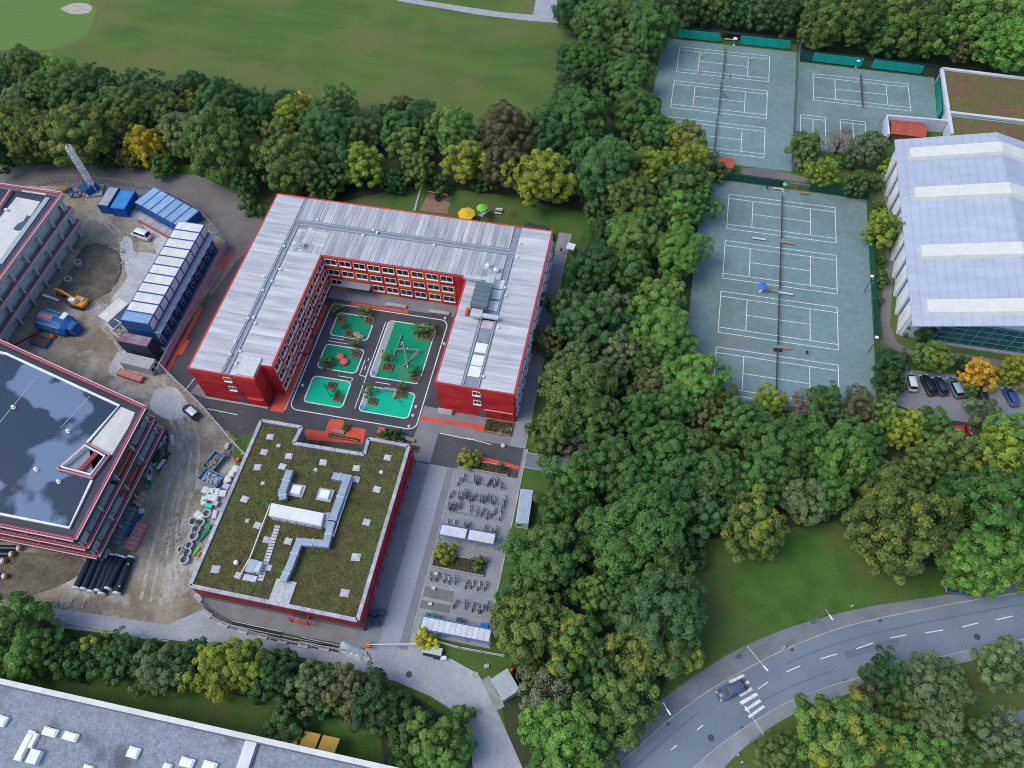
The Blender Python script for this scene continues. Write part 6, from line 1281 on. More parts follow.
# west wall buttress panels
for k in range(10):
    y0 = yS+3.4+k*5.0
    if y0 > yN-4: break
    MB().add([(xe+.7, y0, 0), (xe-.1, y0, .0), (xe+.2, y0, 6.6), (xe+.7, y0, 6.6), (xe+.7, y0+4.4, 0), (xe+.62, y0+4.4, 0), (xe+.62, y0+4.4, 6.6), (xe+.7, y0+4.4, 6.6)], [(0, 1, 2, 3), (7, 6, 5, 4), (0, 4, 5, 1), (1, 5, 6, 2), (2, 6, 7, 3), (3, 7, 4, 0)]).build('wall_fin', WHITE, hall)
    MB().box(xe+.5, xe+.64, y0+4.45, y0+4.95, .6, 6.2).build('window', M('hall_side_glass', (.05, .12, .25), .2), hall)
# south glass front
GF = M('green_glass', (.012, .085, .105), .08, (.02, .12, .15), .3, spec=.7); 
for i in range(14):
    for j in range(4):
        x0 = xe+6.6+i*2.3; z0 = .5+j*1.55
        if x0 > 20: continue
        o = MB().box(x0+.05, x0+2.25, yS+2.75, yS+2.82, z0+.05, z0+1.5).build('pane', GF, hall)
fm = MB()
for i in range(15): fm.box(xe+6.6+i*2.3-.05, xe+6.6+i*2.3+.05, yS+2.7, yS+2.9, .3, 6.8)
for j in range(5): fm.box(xe+6.55, xe+6.6+14*2.3, yS+2.69, yS+2.91, .45+j*1.55, .55+j*1.55)
fm.build('glazing_bar', M('glazing_grey', (.25, .32, .33), .5), hall); MB().box(xe+6.4, 21, yS+2.2, yS+3.05, 0, .4).build('plinth', CONC, hall)
# low planted-roof annex and walled yard
an = thing('annex_building', 'low annex with reddish brown planted roof and white parapet behind the tennis hall', 'building', (85, 182, 0))
SED2 = M('autumn_sedum', (.16, .085, .055), .95, (.10, .10, .03), .25, c3=(.12, .11, .035), sc3=.1, world=True, grain=.25, gsc=2, detail=7)
MB().prism([(-13.9, -16), (40, -16), (40, 9.3), (-13.9, 9.3)], 0, 3.6).build('wall', HW, an); MB().prism([(-13.7, -16), (40, -16), (40, 9.1), (-13.7, 9.1)], 3.601, 3.66).build('planted_roof', SED2, an)
for a, b in (((-13.9, -16), (-13.9, 9.3)), ((-13.9, 9.35), (40, 7.8)), ((-13.6, -8), (40, -8.5))): MB().wall([a, b], .7, 3.3, 4.1).build('parapet', HW, an)
MB().wall([(-13.4, -9.0), (40, -9.5)], .3, 3.6, 3.75).build('gutter', M('gutter_teal', (.2, .36, .4), .5), an)
for p in ((6, -11.5), (10.5, -12), (9, -15)): MB().obox((p[0], p[1], 3.85), (1.6, 1.2, .4)).build('roof_hood', WHITE, an, bevel=.05)
yd = thing('yard_wall', 'white walls of the small yard around the red-roofed hut', 'wall', (56.8, 165, 0))
MB().wall([(0, -1), (0, 6), (14, 6.6)], .5, 0, 3.4).build('wall_run', HW, yd)
ht = thing('garden_hut', 'small hut with terracotta roof inside the white walled yard', 'hut', (61.8, 168.4, 0)); MB().box(-3.6, 3.6, -2.2, 2.2, 0, 2.3).build('wall', WOOD, ht)
TERR = M('terracotta', (.40, .09, .05), .8, (.33, .07, .045), 1.2, rnd=.06)
for k in range(8):
    for s in (-1, 1): MB().add([(-4.1+k*1.02, s*2.7, 2.2), (-3.1+k*1.02, s*2.7, 2.2), (-3.1+k*1.02, 0, 3.1), (-4.1+k*1.02, 0, 3.1), (-4.1+k*1.02, s*2.7, 2.3), (-3.1+k*1.02, s*2.7, 2.3), (-3.1+k*1.02, 0, 3.2), (-4.1+k*1.02, 0, 3.2)], [(0, 1, 2, 3), (7, 6, 5, 4), (0, 4, 5, 1), (1, 5, 6, 2), (2, 6, 7, 3), (3, 7, 4, 0)]).build('roof_sheet', TERR, ht)
x, y = G(724, 162, 2.3); ht = thing('garden_hut', 'small red-roofed hut at the tree edge between the tennis grounds', 'hut', (x, y, 0)); MB().box(-2, 2, -1.3, 1.3, 0, 2.2).build('wall', WOOD, ht)
for s in (-1, 1): MB().add([(-2.3, s*1.7, 2.1), (2.3, s*1.7, 2.1), (2.3, 0, 2.8), (-2.3, 0, 2.8), (-2.3, s*1.7, 2.2), (2.3, s*1.7, 2.2), (2.3, 0, 2.9), (-2.3, 0, 2.9)], [(0, 1, 2, 3), (7, 6, 5, 4), (0, 4, 5, 1), (1, 5, 6, 2), (2, 6, 7, 3), (3, 7, 4, 0)]).build('roof_sheet', TERR, ht)
# ================================================================ office block at the bottom left
GRV = M('roof_gravel', (.255, .275, .32), .95, (.19, .21, .25), 1.4, c3=(.10, .105, .12), sc3=.13, lo3=.56, hi3=.70, world=True, grain=.3, gsc=5, detail=8, bump=.5, bsc=6)
ob = thing('office_block', 'grey gravel flat roof building with white parapet along the bottom edge', 'building', (-50, -8, 0))
MB().box(-60, 31.6, -28, 17.3, 0, 8.0).build('wall', HW, ob); MB().box(-60, 31.6, -28, 17.2, 8.001, 8.08).build('gravel_roof', GRV, ob)
for k in range(23): MB().box(-60+k*4, -56.02+k*4, 16.9, 17.65, 7.6, 8.45).build('parapet_cap', M('parapet_white', (.62, .61, .58), .7, (.55, .54, .52), .6, rnd=.04), ob)
MB().box(-60, 31.6, 16.72, 16.88, 8.08, 8.4).build('parapet_lining', M('dark_flashing', (.10, .11, .16), .6), ob)
def lo(px, py, z=8.1): x, y = G(px, py, z); return (x+50, y+8)
a, b = lo(252, 742), lo(236, 790); MB().wall([a, b], 1.7, 8.05, 8.6).build('fire_wall', MATS['parapet_white'], ob); MB().wall([(a[0]+1.0, a[1]), (b[0]+1.0, b[1])], .2, 8.05, 8.45).build('wall_flashing', MATS['dark_flashing'], ob)
z5 = Zm(0, 620, 240/1024)
for q, sx_, sy_ in (((5, 430), 1.6, 1.4), ((213, 478), 2.2, 1.1), ((300, 497), 2.2, 1.1), ((105, 535), 1.1, 4.0), ((142, 515), .7, 2.0), ((568, 565), 1.7, 1.4), ((797, 608), 2.0, 1.2), ((893, 625), 2.0, 1.3), ((712, 628), 1.2, 1.0), ((375, 632), 1.4, .8)):
    p = lo(*z5(*q), 8.5); o = MB().obox((0, 0, .25), (sx_, sy_, .5)).build('skylight', WHITE, ob, loc=(*p, 8.05), rz=R(-2), bevel=.04); MB().obox((0, 0, .56), (sx_*.8, sy_*.75, .12)).build('dome', M('skylight_dome', (.7, .7, .7)), o, bevel=.05)
p = lo(35, 757, 8.5); MB().obox((0, 0, .5), (1.5, 1.8, 1)).build('roof_hood', WHITE, ob, loc=(*p, 8.05), bevel=.05)
for k, (x0, x1) in enumerate(((275, 298), (300.5, 316.5), (319, 336))):
    a, b = G(x0, 738+(x0-275)*.19, 3), G(x1, 738+(x1-275)*.19, 3); t = thing('awning', f'yellow orange awning on the north side of the office block, {("left","middle","right")[k]} of three', 'awning', (a[0], 10.15, 0), 0, 'yellow awnings')
    w_ = b[0]-a[0]; MB().add([(0, -.6, 3.6), (w_, -.6, 3.6), (w_, 2.0, 2.6), (0, 2.0, 2.6), (0, -.6, 3.52), (w_, -.6, 3.52), (w_, 2.0, 2.52), (0, 2.0, 2.52)], [(0, 1, 2, 3), (7, 6, 5, 4), (0, 4, 5, 1), (1, 5, 6, 2), (2, 6, 7, 3), (3, 7, 4, 0)]).build('cloth', M('awning_yellow', (.62, .34, .06), .8), t); MB().box(0, w_, 1.98, 2.04, 2.4, 2.6).build('valance', MATS['awning_yellow'], t)
    for xx in (.1, w_-.1): MB().beam((xx, -.6, 2.9), (xx, 1.9, 2.55), .05).build('arm', STEEL, t)
# ================================================================ street lamps
def lamp(label, top, head, h=7.0):
    tx, ty = G(*top, h); hx_, hy_ = G(*head, h); t = thing('street_lamp', label, 'street lamp', (tx, ty, .04)); a = (hx_-tx, hy_-ty)
    MB().tube((0, 0, 0), (0, 0, h), .13, .07).build('pole', M('lamp_pole_green', (.10, .17, .17), .5), t); MB().tube((0, 0, h), (a[0], a[1], h+.15), .06, .05).build('arm', STEEL, t)
    l_ = Vector(a).normalized(); MB().beam((a[0]-l_.x*.2, a[1]-l_.y*.2, h+.12), (a[0]+l_.x*.8, a[1]+l_.y*.7, h+.12), .24, .12).build('lamp_head', WHITE, t, bevel=.04); MB().lathe([(.22, 0), (.2, .8), (.14, .85)], (0, 0, 0), 10).build('base_cover', M('lamp_pole_green', (.1, .1, .1)), t)
lamp('street lamp with long curved arm reaching over the road above the crossing', (747, 646), (764, 667)); lamp('street lamp with short head beside the pavement right of the crossing', (825.7, 609.7), (829.5, 616)); lamp('street lamp south of the crossing with arm over the zebra stripes', (763.5, 734.7), (748, 711)); lamp('street lamp with white head left of the crossing by the trees', (663.5, 703), (667.5, 710.5))
for k, p in enumerate(((784, 647.5), (852, 606), (989, 684), (738, 755), (742, 762))):
    x, y = G(*p, .5); t = thing('bollard', ['small pale post at the kerb between the two upper street lamps', 'small white post on the upper lawn edge', 'small white marker on the grass right of the lower trees', 'small pale blue post below the lower street lamp, upper', 'small pale blue post below the lower street lamp, lower'][k], 'post', (x, y, 0)); MB().tube((0, 0, 0), (0, 0, .9), .09).build('shaft', WHITE, t); MB().lathe([(.13, .88), (.13, 1.0), (.03, 1.05)], (0, 0, 0), 8).build('cap', STEEL, t)
# ================================================================ trees
def leaf_material(name, translucent=.24):
    m = bpy.data.materials.new(name); m.use_nodes = True; n = m.node_tree.nodes; L = m.node_tree.links
    for q in list(n): n.remove(q)
    out = n.new('ShaderNodeOutputMaterial'); oi = n.new('ShaderNodeObjectInfo')
    lv = n.new('ShaderNodeAttribute'); lv.attribute_name = 'lv'; ly = n.new('ShaderNodeAttribute'); ly.attribute_name = 'ly'
    hs = n.new('ShaderNodeHueSaturation'); L.new(oi.outputs['Color'], hs.inputs['Color'])
    r = n.new('ShaderNodeMapRange'); r.inputs[3].default_value = .35; r.inputs[4].default_value = 1.8; L.new(lv.outputs['Fac'], r.inputs[0]); L.new(r.outputs[0], hs.inputs['Value'])
    r2 = n.new('ShaderNodeMapRange'); r2.inputs[3].default_value = .482; r2.inputs[4].default_value = .518; L.new(ly.outputs['Fac'], r2.inputs[0]); L.new(r2.outputs[0], hs.inputs['Hue'])
    # autumn patches: whole lobes turn when their number exceeds 1 - alpha
    su = n.new('ShaderNodeMath'); su.operation = 'ADD'; L.new(ly.outputs['Fac'], su.inputs[0]); L.new(oi.outputs['Alpha'], su.inputs[1])
    st = n.new('ShaderNodeMapRange'); st.inputs[1].default_value = 1.0; st.inputs[2].default_value = 1.12; L.new(su.outputs[0], st.inputs[0])
    mx = n.new('ShaderNodeMix'); mx.data_type = 'RGBA'; L.new(st.outputs[0], mx.inputs[0]); L.new(hs.outputs[0], mx.inputs[6]); mx.inputs[7].default_value = (.33, .30, .04, 1)
    d = n.new('ShaderNodeBsdfPrincipled'); d.inputs['Roughness'].default_value = .55; d.inputs['Specular IOR Level'].default_value = .25; L.new(mx.outputs[2], d.inputs['Base Color'])
    t = n.new('ShaderNodeBsdfTranslucent'); L.new(mx.outputs[2], t.inputs[0]); ms = n.new('ShaderNodeMixShader'); ms.inputs[0].default_value = translucent
    L.new(d.outputs[0], ms.inputs[1]); L.new(t.outputs[0], ms.inputs[2]); L.new(ms.outputs[0], out.inputs[0])
    return m
LEAF = leaf_material('foliage')
BARK = M('bark', (.085, .065, .05), .95, (.055, .042, .033), 2, st=(1, 1, .3))
def crown_mesh(seed, Rr, kz, nl, per, leaf, flatb=.35, lobe=.30, spread=1.0, fill=.25, cone=False):
    """leaf faces gathered on many lobes over an uneven ellipsoid, origin at the crown centre"""
    rs = np.random.RandomState(seed)
    # irregular outline: a few low harmonics
    ph = rs.uniform(0, 6.28, 4); am = rs.uniform(.06, .17, 4)
    C, A = [], []
    i = 0
    while len(C) < nl:
        i += 1; f = (i*.6180339+rs.uniform(0, .15)) % 1; z = 1-(1+flatb+.35)*(len(C)+.5)/nl+rs.uniform(-.12, .12); z = max(-flatb-.3, min(1, z)); a = 6.2832*f
        q = math.sqrt(max(0, 1-z*z)) if not cone else (1-z)*.62
        k = 1+sum(am[j]*math.sin((j+2)*a+ph[j]) for j in range(4))*q
        rad = rs.uniform(.70, 1.04)*k
        C.append((Rr*q*rad*math.cos(a), Rr*q*rad*math.sin(a), Rr*kz*z*rs.uniform(.72, 1.0))); A.append(rs.uniform(.75, 1.25)*lobe*Rr)
    P, N, LV, LY = [], [], [], []
    for c, r_ in zip(C, A):
        c = np.array(c); out = c/np.array([1, 1, kz]); out = out/(np.linalg.norm(out)+1e-6)
        n_ = int(per*(r_/(lobe*Rr))**2)
        d = rs.normal(size=(n_, 3))*.8+out*.8+np.array([0, 0, .45]); d /= np.linalg.norm(d, axis=1)[:, None]
        rr_ = r_*(rs.uniform(.72, 1.04, n_)**.7)*(1+.12*np.sin(d[:, 0]*7+seed)*np.cos(d[:, 1]*6))
        P.append(c+d*rr_[:, None]*np.array([1, 1, .8])); nn = d*.9+rs.normal(size=(n_, 3))*.4+np.array([0, 0, .45]); N.append(nn/np.linalg.norm(nn, axis=1)[:, None])
        lb = rs.uniform(.25, .75); LV.append(np.clip(lb+rs.uniform(-.25, .25, n_), 0, 1)); LY.append(np.clip(rs.uniform(0, 1)+rs.uniform(-.3, .3, n_), 0, 1))
    nf = int(nl*per*fill); d = rs.normal(size=(nf, 3)); d /= np.linalg.norm(d, axis=1)[:, None]; d[:, 2] = np.maximum(d[:, 2], -flatb)
    P.append(d*(Rr*rs.uniform(.45, .72, nf))[:, None]*np.array([1, 1, kz])); nn = d+rs.normal(size=(nf, 3))*.6; N.append(nn/np.linalg.norm(nn, axis=1)[:, None]); LV.append(rs.uniform(.2, .7, nf)); LY.append(rs.uniform(0, .6, nf))
    P, N, LV, LY = np.concatenate(P), np.concatenate(N), np.concatenate(LV), np.concatenate(LY)
    if spread < 1: k = rs.uniform(size=len(P)) < spread; P, N, LV, LY = P[k], N[k], LV[k], LY[k]
    n = len(P); t = np.cross(N, rs.normal(size=(n, 3))); t /= np.linalg.norm(t, axis=1)[:, None]; b = np.cross(N, t)
    s = leaf*rs.uniform(.6, 1.25, n)[:, None]
    V = np.stack([P-t*s*.62, P+b*s*.36+N*s*.1, P+t*s*.62, P-b*s*.36+N*s*.1], 1).reshape(-1, 3)
    me = bpy.data.meshes.new('crown'); me.vertices.add(4*n); me.vertices.foreach_set('co', V.ravel().astype(np.float32))
    me.loops.add(4*n); me.loops.foreach_set('vertex_index', np.arange(4*n, dtype=np.int32)); me.polygons.add(n); me.polygons.foreach_set('loop_start', np.arange(0, 4*n, 4, dtype=np.int32))
    for nm, ar in (('lv', LV), ('ly', LY)):
        at_ = me.attributes.new(nm, 'FLOAT', 'FACE'); at_.data.foreach_set('value', ar.astype(np.float32))
    me.update(); me.validate(); me.materials.append(LEAF); return me
def trunk_mesh(seed, Rr, hc, kz, nb=6):
    rs = random.Random(seed); b = MB(); r0 = Rr*.055+.06
    lean = (rs.uniform(-.05, .05)*hc, rs.uniform(-.05, .05)*hc); top = (lean[0], lean[1], hc+Rr*kz*.35)
    b.tube((0, 0, -.1), (lean[0]*.5, lean[1]*.5, hc*.5), r0*1.25, r0, 8).tube((lean[0]*.5, lean[1]*.5, hc*.5), top, r0, r0*.35, 8)
    for i in range(nb):
        a = 6.2832*(i+rs.random()*.5)/nb; z0 = hc*rs.uniform(.35, .8); q = Rr*rs.uniform(.45, .7)
        m = (q*.5*math.cos(a), q*.5*math.sin(a), z0+Rr*.25); e = (q*math.cos(a), q*math.sin(a), z0+Rr*kz*rs.uniform(.5, .9))
        b.tube((lean[0]*.5, lean[1]*.5, z0), m, r0*.5, r0*.36, 6).tube(m, e, r0*.36, r0*.12, 6)
    return b.mesh('trunk', BARK, True)
PROTO = {}
def protos(cls):
    if cls in PROTO: return PROTO[cls]
    out = []
    if cls == 'L': spec = [(6.5, .85, 230, 105, .33), (6.5, .95, 190, 125, .33), (6.5, .8, 280, 88, .31), (6.5, 1.0, 210, 115, .34), (6.5, .9, 165, 140, .34), (6.5, .88, 250, 98, .32)]
    elif cls == 'M': spec = [(4.2, .95, 128, 90, .28), (4.2, 1.1, 110, 100, .28), (4.2, .85, 150, 80, .26), (4.2, 1.0, 95, 115, .29), (4.2, 1.2, 120, 92, .27)]
    elif cls == 'S': spec = [(2.0, .95, 20, 110, .27), (2.0, 1.15, 16, 140, .27), (2.0, .8, 24, 100, .25)]
    elif cls == 'T': spec = [(1.1, 1.1, 11, 60, .2), (1.1, 1.4, 10, 65, .2)]           # thin young trees
    elif cls == 'B': spec = [(4.2, .9, 46, 120, .26), (4.2, .9, 40, 130, .26)]           # sparse, twiggy
    elif cls == 'C': spec = [(2.6, .8, 60, 90, .22)]                                    # dense clipped conifer bush
    for k, (Rr, kz, nl, per, lf) in enumerate(spec):
        hc = {'L': 6.6, 'M': 4.6, 'S': 1.7, 'T': 2.0, 'B': 4.2, 'C': 1.6}[cls]
        out.append((crown_mesh(k*13+len(cls)*7+ord(cls), Rr, kz, nl, per, lf, lobe={'L': .14, 'M': .16, 'S': .27, 'T': .42, 'B': .24, 'C': .2}[cls], spread=.6 if cls == 'B' else 1, fill=.25 if cls not in 'TB' else .1), trunk_mesh(k+ord(cls), Rr, hc, kz, 10 if cls == 'B' else 6), Rr, hc, kz))
    PROTO[cls] = out; return out
TC = {'g': ('green', (0.075, 0.163, 0.036)), 'd': ('dark green', (0.047, 0.114, 0.034)), 'o': ('olive', (0.110, 0.174, 0.038)), 'y': ('yellow green', (0.205, 0.282, 0.036)), 'Y': ('golden yellow', (0.538, 0.456, 0.034)), 'b': ('brownish', (0.123, 0.125, 0.049)),
      't': ('deep green', (0.068, 0.149, 0.045)), 'l': ('bright green', (0.123, 0.246, 0.045)), 'k': ('grey green', (0.129, 0.178, 0.069)), 'O': ('orange yellow', (0.608, 0.348, 0.034)), 'p': ('pinkish brown', (0.222, 0.150, 0.090)), 'x': ('pale grey', (0.181, 0.186, 0.118))}
TN = [0]
def tree(px, py, rpx, ck, row, nth, autumn=0.0, cls=None, tall=1.0, plural=True, name=None):
    rng = random.Random(int(px*31+py*17))
    # metres from pixels at the crown's level, refined once
    zc = 7.0
    for _ in range(3):
        x, y = G(px, py, zc); x2, y2 = G(px+rpx, py, zc); rm = math.hypot(x2-x, y2-y)
        zc = max(rm*.75, min(8.5, rm*1.15 if rm > 3 else rm*.9))
    if cls is None: cls = 'L' if rm > 5.0 else 'M' if rm > 2.7 else 'S'
    pr_ = protos(cls); cm, tm, Rr, hc, kz = pr_[rng.randrange(len(pr_))]
    s = rm/Rr*1.04; sz = s*rng.uniform(.92, 1.08)*tall
    cn, c = TC[ck]; size = 'broad' if rm > 5.6 else 'medium' if rm > 3.4 else 'small'
    kind = name or ('shrub' if rm < 2.3 else 'tree')
    lab = f'{size} {cn} {kind}, {ORD[nth]} from the left {row}' if nth is not None else f'{size} {cn} {kind} {row}'
    t = thing('shrub' if kind == 'shrub' else 'tree', lab, kind, (x, y, 0), rng.uniform(0, 6.28))
    zc_t = hc*sz
    # keep the crown centre where the photograph shows it
    off = zc-zc_t
    o = put('crown', cm, t, loc=(0, 0, zc)); o.scale = (s, s, sz); v = rng.uniform(.86, 1.16); j = [rng.uniform(.93, 1.07) for _ in range(3)]
    o.color = (c[0]*v*j[0], c[1]*v*j[1], c[2]*v*j[2], autumn)
    o = put('trunk', tm, t); o.scale = (s, s, zc/hc)
    return t
def row(desc, pts):
    pts = sorted(pts, key=lambda p: p[0])
    for k, p in enumerate(pts): tree(*p[:4], desc, k, *(p[4:]))
row('in the back row at the sports field', [(2, 62, 9.5, 'g'), (22, 67, 18.9, 'o'), (50, 67, 13.8, 'y'), (66, 79, 17.2, 'l'), (98, 83, 16.3, 'd'), (112, 91, 14.6, 'd'), (140, 91, 18.9, 'd'), (170, 94, 12.0, 'd'), (194, 87, 14.6, 'd'), (222, 93, 12.9, 'd'), (246, 99, 11.2, 'd'), (262, 100, 10.3, 'l'), (285, 105, 14.6, 'd'), (303, 101, 8.6, 'Y'), (336, 105, 19.8, 'g'), (385, 120, 14.6, 'd'), (403, 109, 12.9, 'b')])
row('in the middle row above the construction site', [(3, 88, 15, 'd'), (22, 84, 12, 'y'), (25, 101, 17, 'k'), (46, 92, 18, 'o'), (72, 98, 22, 'g'), (97, 98, 16, 'd'), (118, 108, 19, 'o'), (142, 108, 22, 'o'), (166, 112, 18, 'o', .2), (193, 98, 11, 'Y'), (60, 118, 12, 'o')])
row('in the front row above the construction site', [(12, 128, 27, 'o', .3), (38, 138, 24, 'o', .32), (2, 150, 18, 'd'), (80, 134, 31, 'o', .26), (117, 138, 15, 'b'), (146, 146, 17, 'Y', .5, None, 1.3), (162, 165, 12, 'g'), (180, 134, 20, 'k', .1), (107, 155, 12, 'd'), (128, 158, 12, 'b', .2)])
row('behind the west end of the school', [(222, 104, 22, 't'), (218, 145, 33, 'o', .05, None, 1.2), (262, 118, 17, 'd'), (245, 182, 14, 'g'), (292, 118, 18, 'y', .2), (279, 140, 18, 'o', .35), (291, 166, 28, 'o', .16), (325, 132, 24, 't'), (337, 165, 20, 't'), (322, 186, 15, 'o'), (358, 136, 18, 'o'), (362, 166, 21, 'y'), (250, 205, 10, 'g')])
row('in the wood behind the school garden', [(396, 128, 18, 'g'), (421, 122, 19, 'd'), (408, 146, 18, 'o', .1), (418, 170, 15, 'o'), (394, 182, 12, 'd'), (452, 130, 23, 'l'), (466, 162, 21, 'y', .45), (507, 130, 25, 'b'), (502, 164, 22, 'b'), (546, 132, 20, 't'), (541, 178, 28, 'y', .18), (440, 185, 10, 'd'), (478, 182, 9, 'd')])
row('at the upper end of the central wood', [(575, 10, 19, 'd'), (600, 25, 26, 'g'), (614, 6, 14, 'y'), (646, 28, 26, 'g'), (660, 6, 16, 'g'), (626, 48, 20, 'k'), (590, 60, 20, 'g'), (568, 58, 13, 'd'), (572, 84, 16, 'd'), (628, 78, 22, 'g'), (606, 82, 16, 'd'), (577, 116, 29, 'g'), (638, 114, 24, 'g', .05), (590, 140, 18, 'd')])
row('in the wood left of the tennis grounds', [(556, 146, 20, 'd'), (656, 136, 20, 'g'), (604, 168, 32, 't'), (650, 168, 20, 'y'), (682, 142, 21, 'o', .25), (690, 166, 20, 'y', .2), (708, 162, 11, 'k'), (718, 172, 9, 'o'), (598, 206, 15, 't'), (594, 214, 9, 'y'), (628, 198, 25, 'o', .12), (684, 186, 22, 'g'), (698, 204, 17, 'g'), (650, 216, 20, 'o'), (632, 240, 26, 'l'), (676, 214, 20, 'l'), (680, 252, 25, 'l'), (606, 232, 15, 'd')])
row('in the central wood right of the school', [(596, 270, 25, 'd'), (628, 276, 21, 'g', .03), (566, 306, 17, 'd'), (586, 320, 28, 't'), (608, 310, 20, 'k'), (546, 340, 15, 'b'), (660, 302, 25, 'l'), (664, 334, 29, 'l'), (626, 330, 16, 'd'), (618, 352, 20, 'k'), (576, 362, 20, 'k'), (654, 356, 22, 'g'), (640, 300, 14, 'd')])
row('between school and lower tennis court', [(576, 394, 35, 'o'), (560, 424, 21, 'o'), (600, 420, 22, 'o'), (606, 376, 18, 'k'), (694, 378, 28, 'l'), (652, 386, 18, 'b'), (640, 416, 24, 'g'), (672, 404, 22, 'g'), (706, 414, 16, 'b'), (724, 400, 14, 'o', .2), (622, 396, 14, 'd'), (574, 448, 13, 'x', 0, 'B'), (736, 424, 22, 'g'), (545, 448, 14, 'o'), (610, 446, 14, 'd')])
row('in the wood below the lower tennis court', [(770, 403, 15, 'y', .15), (803, 403, 13, 'p', 0, 'B'), (826, 402, 17, 'g'), (860, 406, 18, 'b'), (882, 416, 17, 'l'), (746, 424, 20, 'g'), (776, 448, 31, 'g'), (806, 440, 28, 'g'), (842, 456, 31, 'l'), (866, 474, 20, 'g'), (756, 482, 24, 'g'), (803, 498, 23, 'k'), (752, 528, 29, 'o', .22), (828, 492, 22, 'g'), (790, 472, 18, 'd')])
row('in the wood beside the bicycle yard', [(610, 462, 26, 'g'), (576, 480, 26, 'g'), (563, 506, 23, 'g'), (545, 556, 34, 'g', .02), (590, 520, 17, 'd'), (592, 592, 19, 'l'), (530, 624, 32, 'o', .05), (570, 640, 27, 'l', .2), (520, 592, 18, 'g'), (572, 578, 18, 'd')])
row('in the heart of the lower central wood', [(630, 480, 24, 'g'), (664, 446, 25, 'g'), (692, 446, 20, 'g'), (640, 532, 44, 'g'), (712, 474, 27, 'g', .06), (676, 484, 26, 't'), (700, 514, 24, 't', .04), (662, 612, 42, 't'), (622, 596, 24, 't'), (690, 556, 16, 'd'), (606, 556, 18, 'd'), (725, 505, 16, 'd')])
row('at the road end of the central wood', [(642, 650, 30, 'o', .2), (676, 650, 22, 'y', .1), (598, 652, 20, 'd'), (546, 690, 24, 'x', .0, 'B'), (534, 670, 12, 'o', .1), (564, 738, 34, 'l'), (592, 750, 26, 'g'), (622, 706, 33, 'o'), (538, 728, 16, 'l'), (585, 690, 16, 'd'), (548, 764, 22, 'g')])
row('in the wood below the car park', [(862, 440, 20, 'g'), (905, 428, 18, 'y', .25), (932, 428, 20, 'g'), (950, 452, 24, 'o'), (898, 528, 44, 'o', .1), (888, 490, 26, 'o'), (924, 466, 20, 'o'), (996, 456, 24, 'y'), (1012, 434, 22, 'l'), (984, 412, 14, 'k'), (992, 510, 40, 'g'), (976, 562, 32, 'l'), (1018, 556, 28, 'l'), (960, 488, 20, 'd'), (940, 500, 16, 'd'), (1024, 480, 22, 'g')])
row('in the wood above the tennis grounds', [(684, 8, 19, 'd'), (712, 2, 18, 'o'), (735, 11, 16, 'd'), (756, 12, 18, 't'), (784, 16, 17, 'd'), (776, -4, 14, 'g'), (836, 18, 28, 'o'), (856, 24, 14, 'k'), (880, 40, 16, 'd'), (906, 24, 30, 'o', .06), (932, 34, 22, 'l'), (960, 48, 14, 'b'), (986, 20, 32, 'l'), (1008, 44, 28, 'l'), (950, 8, 18, 'g'), (812, 34, 14, 'o'), (700, 20, 10, 'd'), (800, 8, 14, 'd'), (880, 4, 18, 'd'), (1022, 10, 20, 'g')])
row('in the shrubbery between the tennis grounds', [(805, 146, 15, 'o'), (840, 142, 13, 'p', 0, 'B'), (869, 148, 16, 'k'), (823, 173, 14, 'y'), (857, 184, 13, 'g'), (888, 167, 8, 'y'), (806, 164, 9, 'k'), (846, 162, 8, 'g'), (875, 182, 8, 'o')])
row('along the path beside the tennis hall', [(883, 229, 17, 'y', .2), (880, 208, 7, 'o'), (880, 278, 8, 'g'), (882, 262, 5, 'd'), (878, 300, 5, 'g')])
row('around the car park', [(893, 364, 15, 'd'), (888, 384, 14, 'd'), (932, 356, 16, 'o', .15), (978, 374, 15, 'O', .3), (1014, 372, 15, 'y', .3), (962, 366, 9, 'd'), (972, 392, 7, 'g')])
tree(923, 334, 12, 'd', 'at the left end of the green glass front', None)
row('in the park south of the road', [(845, 735, 40, 'l', .28), (886, 680, 21, 'd'), (918, 684, 24, 'k'), (945, 690, 24, 'k'), (940, 728, 24, 'k'), (905, 712, 20, 'o'), (1004, 664, 23, 'k'), (780, 754, 20, 'o'), (914, 756, 28, 'l'), (1002, 738, 26, 'k'), (962, 758, 20, 'g'), (868, 700, 14, 'b'), (880, 712, 15, 'd'), (1022, 765, 18, 'g')])
row('in the shrub belt below the construction site', [(14, 626, 31, 'l'), (36, 650, 21, 'l'), (56, 654, 17, 'd'), (74, 656, 14, 'd'), (92, 645, 12, 'y', .2), (105, 660, 15, 't'), (124, 654, 17, 'g'), (146, 656, 12, 'd'), (162, 670, 24, 'k'), (188, 666, 20, 'd'), (10, 655, 20, 'l'), (66, 664, 14, 'g'), (84, 666, 13, 'd'), (115, 670, 13, 'g'), (138, 666, 14, 'd'), (150, 676, 13, 'g')])
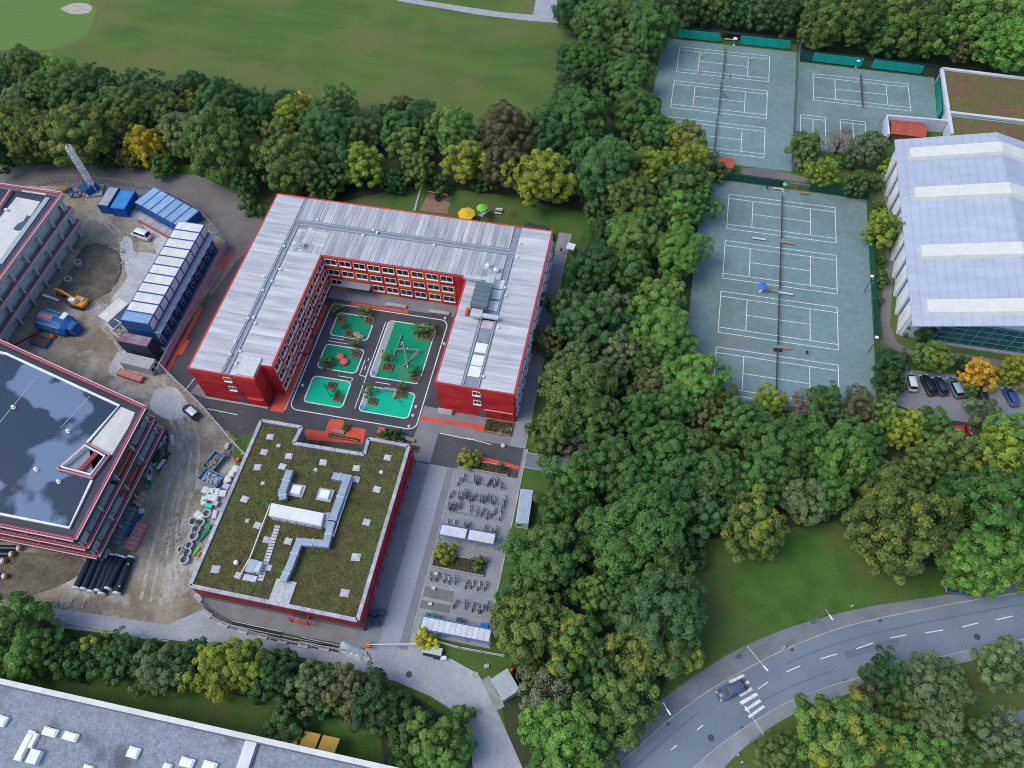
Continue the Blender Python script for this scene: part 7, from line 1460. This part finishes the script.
row('in the shrub belt below the gym', [(220, 668, 26, 'y', .25), (202, 660, 16, 'd'), (246, 666, 24, 'y', .2), (276, 674, 21, 'd'), (312, 684, 21, 'k'), (330, 700, 15, 'g'), (346, 688, 22, 'b', .1), (372, 700, 24, 'd', .05), (394, 707, 17, 'g', .08), (414, 724, 17, 'd'), (436, 746, 28, 'l'), (460, 744, 15, 'l'), (463, 716, 11, 'l'), (290, 700, 14, 'd'), (406, 738, 16, 'g'), (410, 760, 16, 'g'), (262, 684, 16, 'd'), (300, 690, 15, 'g'), (325, 684, 15, 'd'), (358, 702, 15, 'd'), (382, 718, 15, 'g')])
tree(285, 729, 19, 't', 'clipped low beside the yellow awnings', None, 0, 'C', 1, name='shrub')
# young trees and bushes in the school grounds
for q, r_, ck, lab, f in (((365, 100), 6, 'o', 'in the upper left box of the top left island', z1), ((512, 112), 6, 'o', 'in the upper right box of the top left island', z1), ((405, 190), 4, 'o', 'in the lower box of the top left island', z1), ((462, 300), 5, 'o', 'in the right box of the middle left island', z1), ((305, 385), 6, 'd', 'in the left box of the middle left island', z1), ((355, 555), 4, 'd', 'in the lower box of the bottom left island', z1),
                          ((808, 212), 6, 'o', 'in the long box of the large island, left', z1), ((855, 210), 7, 'o', 'in the long box of the large island, right', z1), ((635, 365), 6, 'o', 'in the left box of the large island', z1), ((782, 435), 5, 'd', 'in the bottom right box of the large island', z1), ((538, 540), 6, 'o', 'in the left box of the bottom right island', z1), ((710, 530), 5, 'o', 'in the right box of the bottom right island', z1)):
    px, py = f(*q); tree(px, py, r_*.95, ck, lab, None, .1, 'T', 1.1, name='young tree')
for px, py, r_, ck, lab in ((*zb1(508, 140), 9.5, 'y', 'at the left end of the long planter'), (*zb1(735, 205), 4.5, 'b', 'at the right end of the long planter'), (*zb2(330, 100), 9.5, 'y', 'at the left end of the small planter bed'), (*zb2(575, 165), 6.5, 'o', 'at the right end of the small planter bed'), (*zb2(190, 715), 10.5, 'Y', 'at the service gate beside the long shelter'),
                            (*zg(625, 40), 3.5, 'o', 'in the timber planter above the gym'), (*zg(850, 75), 6, 'd', 'left in the timber planter at the gym corner'), (*zg(895, 82), 6, 'd', 'right in the timber planter at the gym corner'), (532, 428, 6, 'g', 'at the path right of the east wing')):
    tree(px, py, r_, ck, lab, None, .15 if ck in 'y' else 0, 'S', 1, name='shrub')
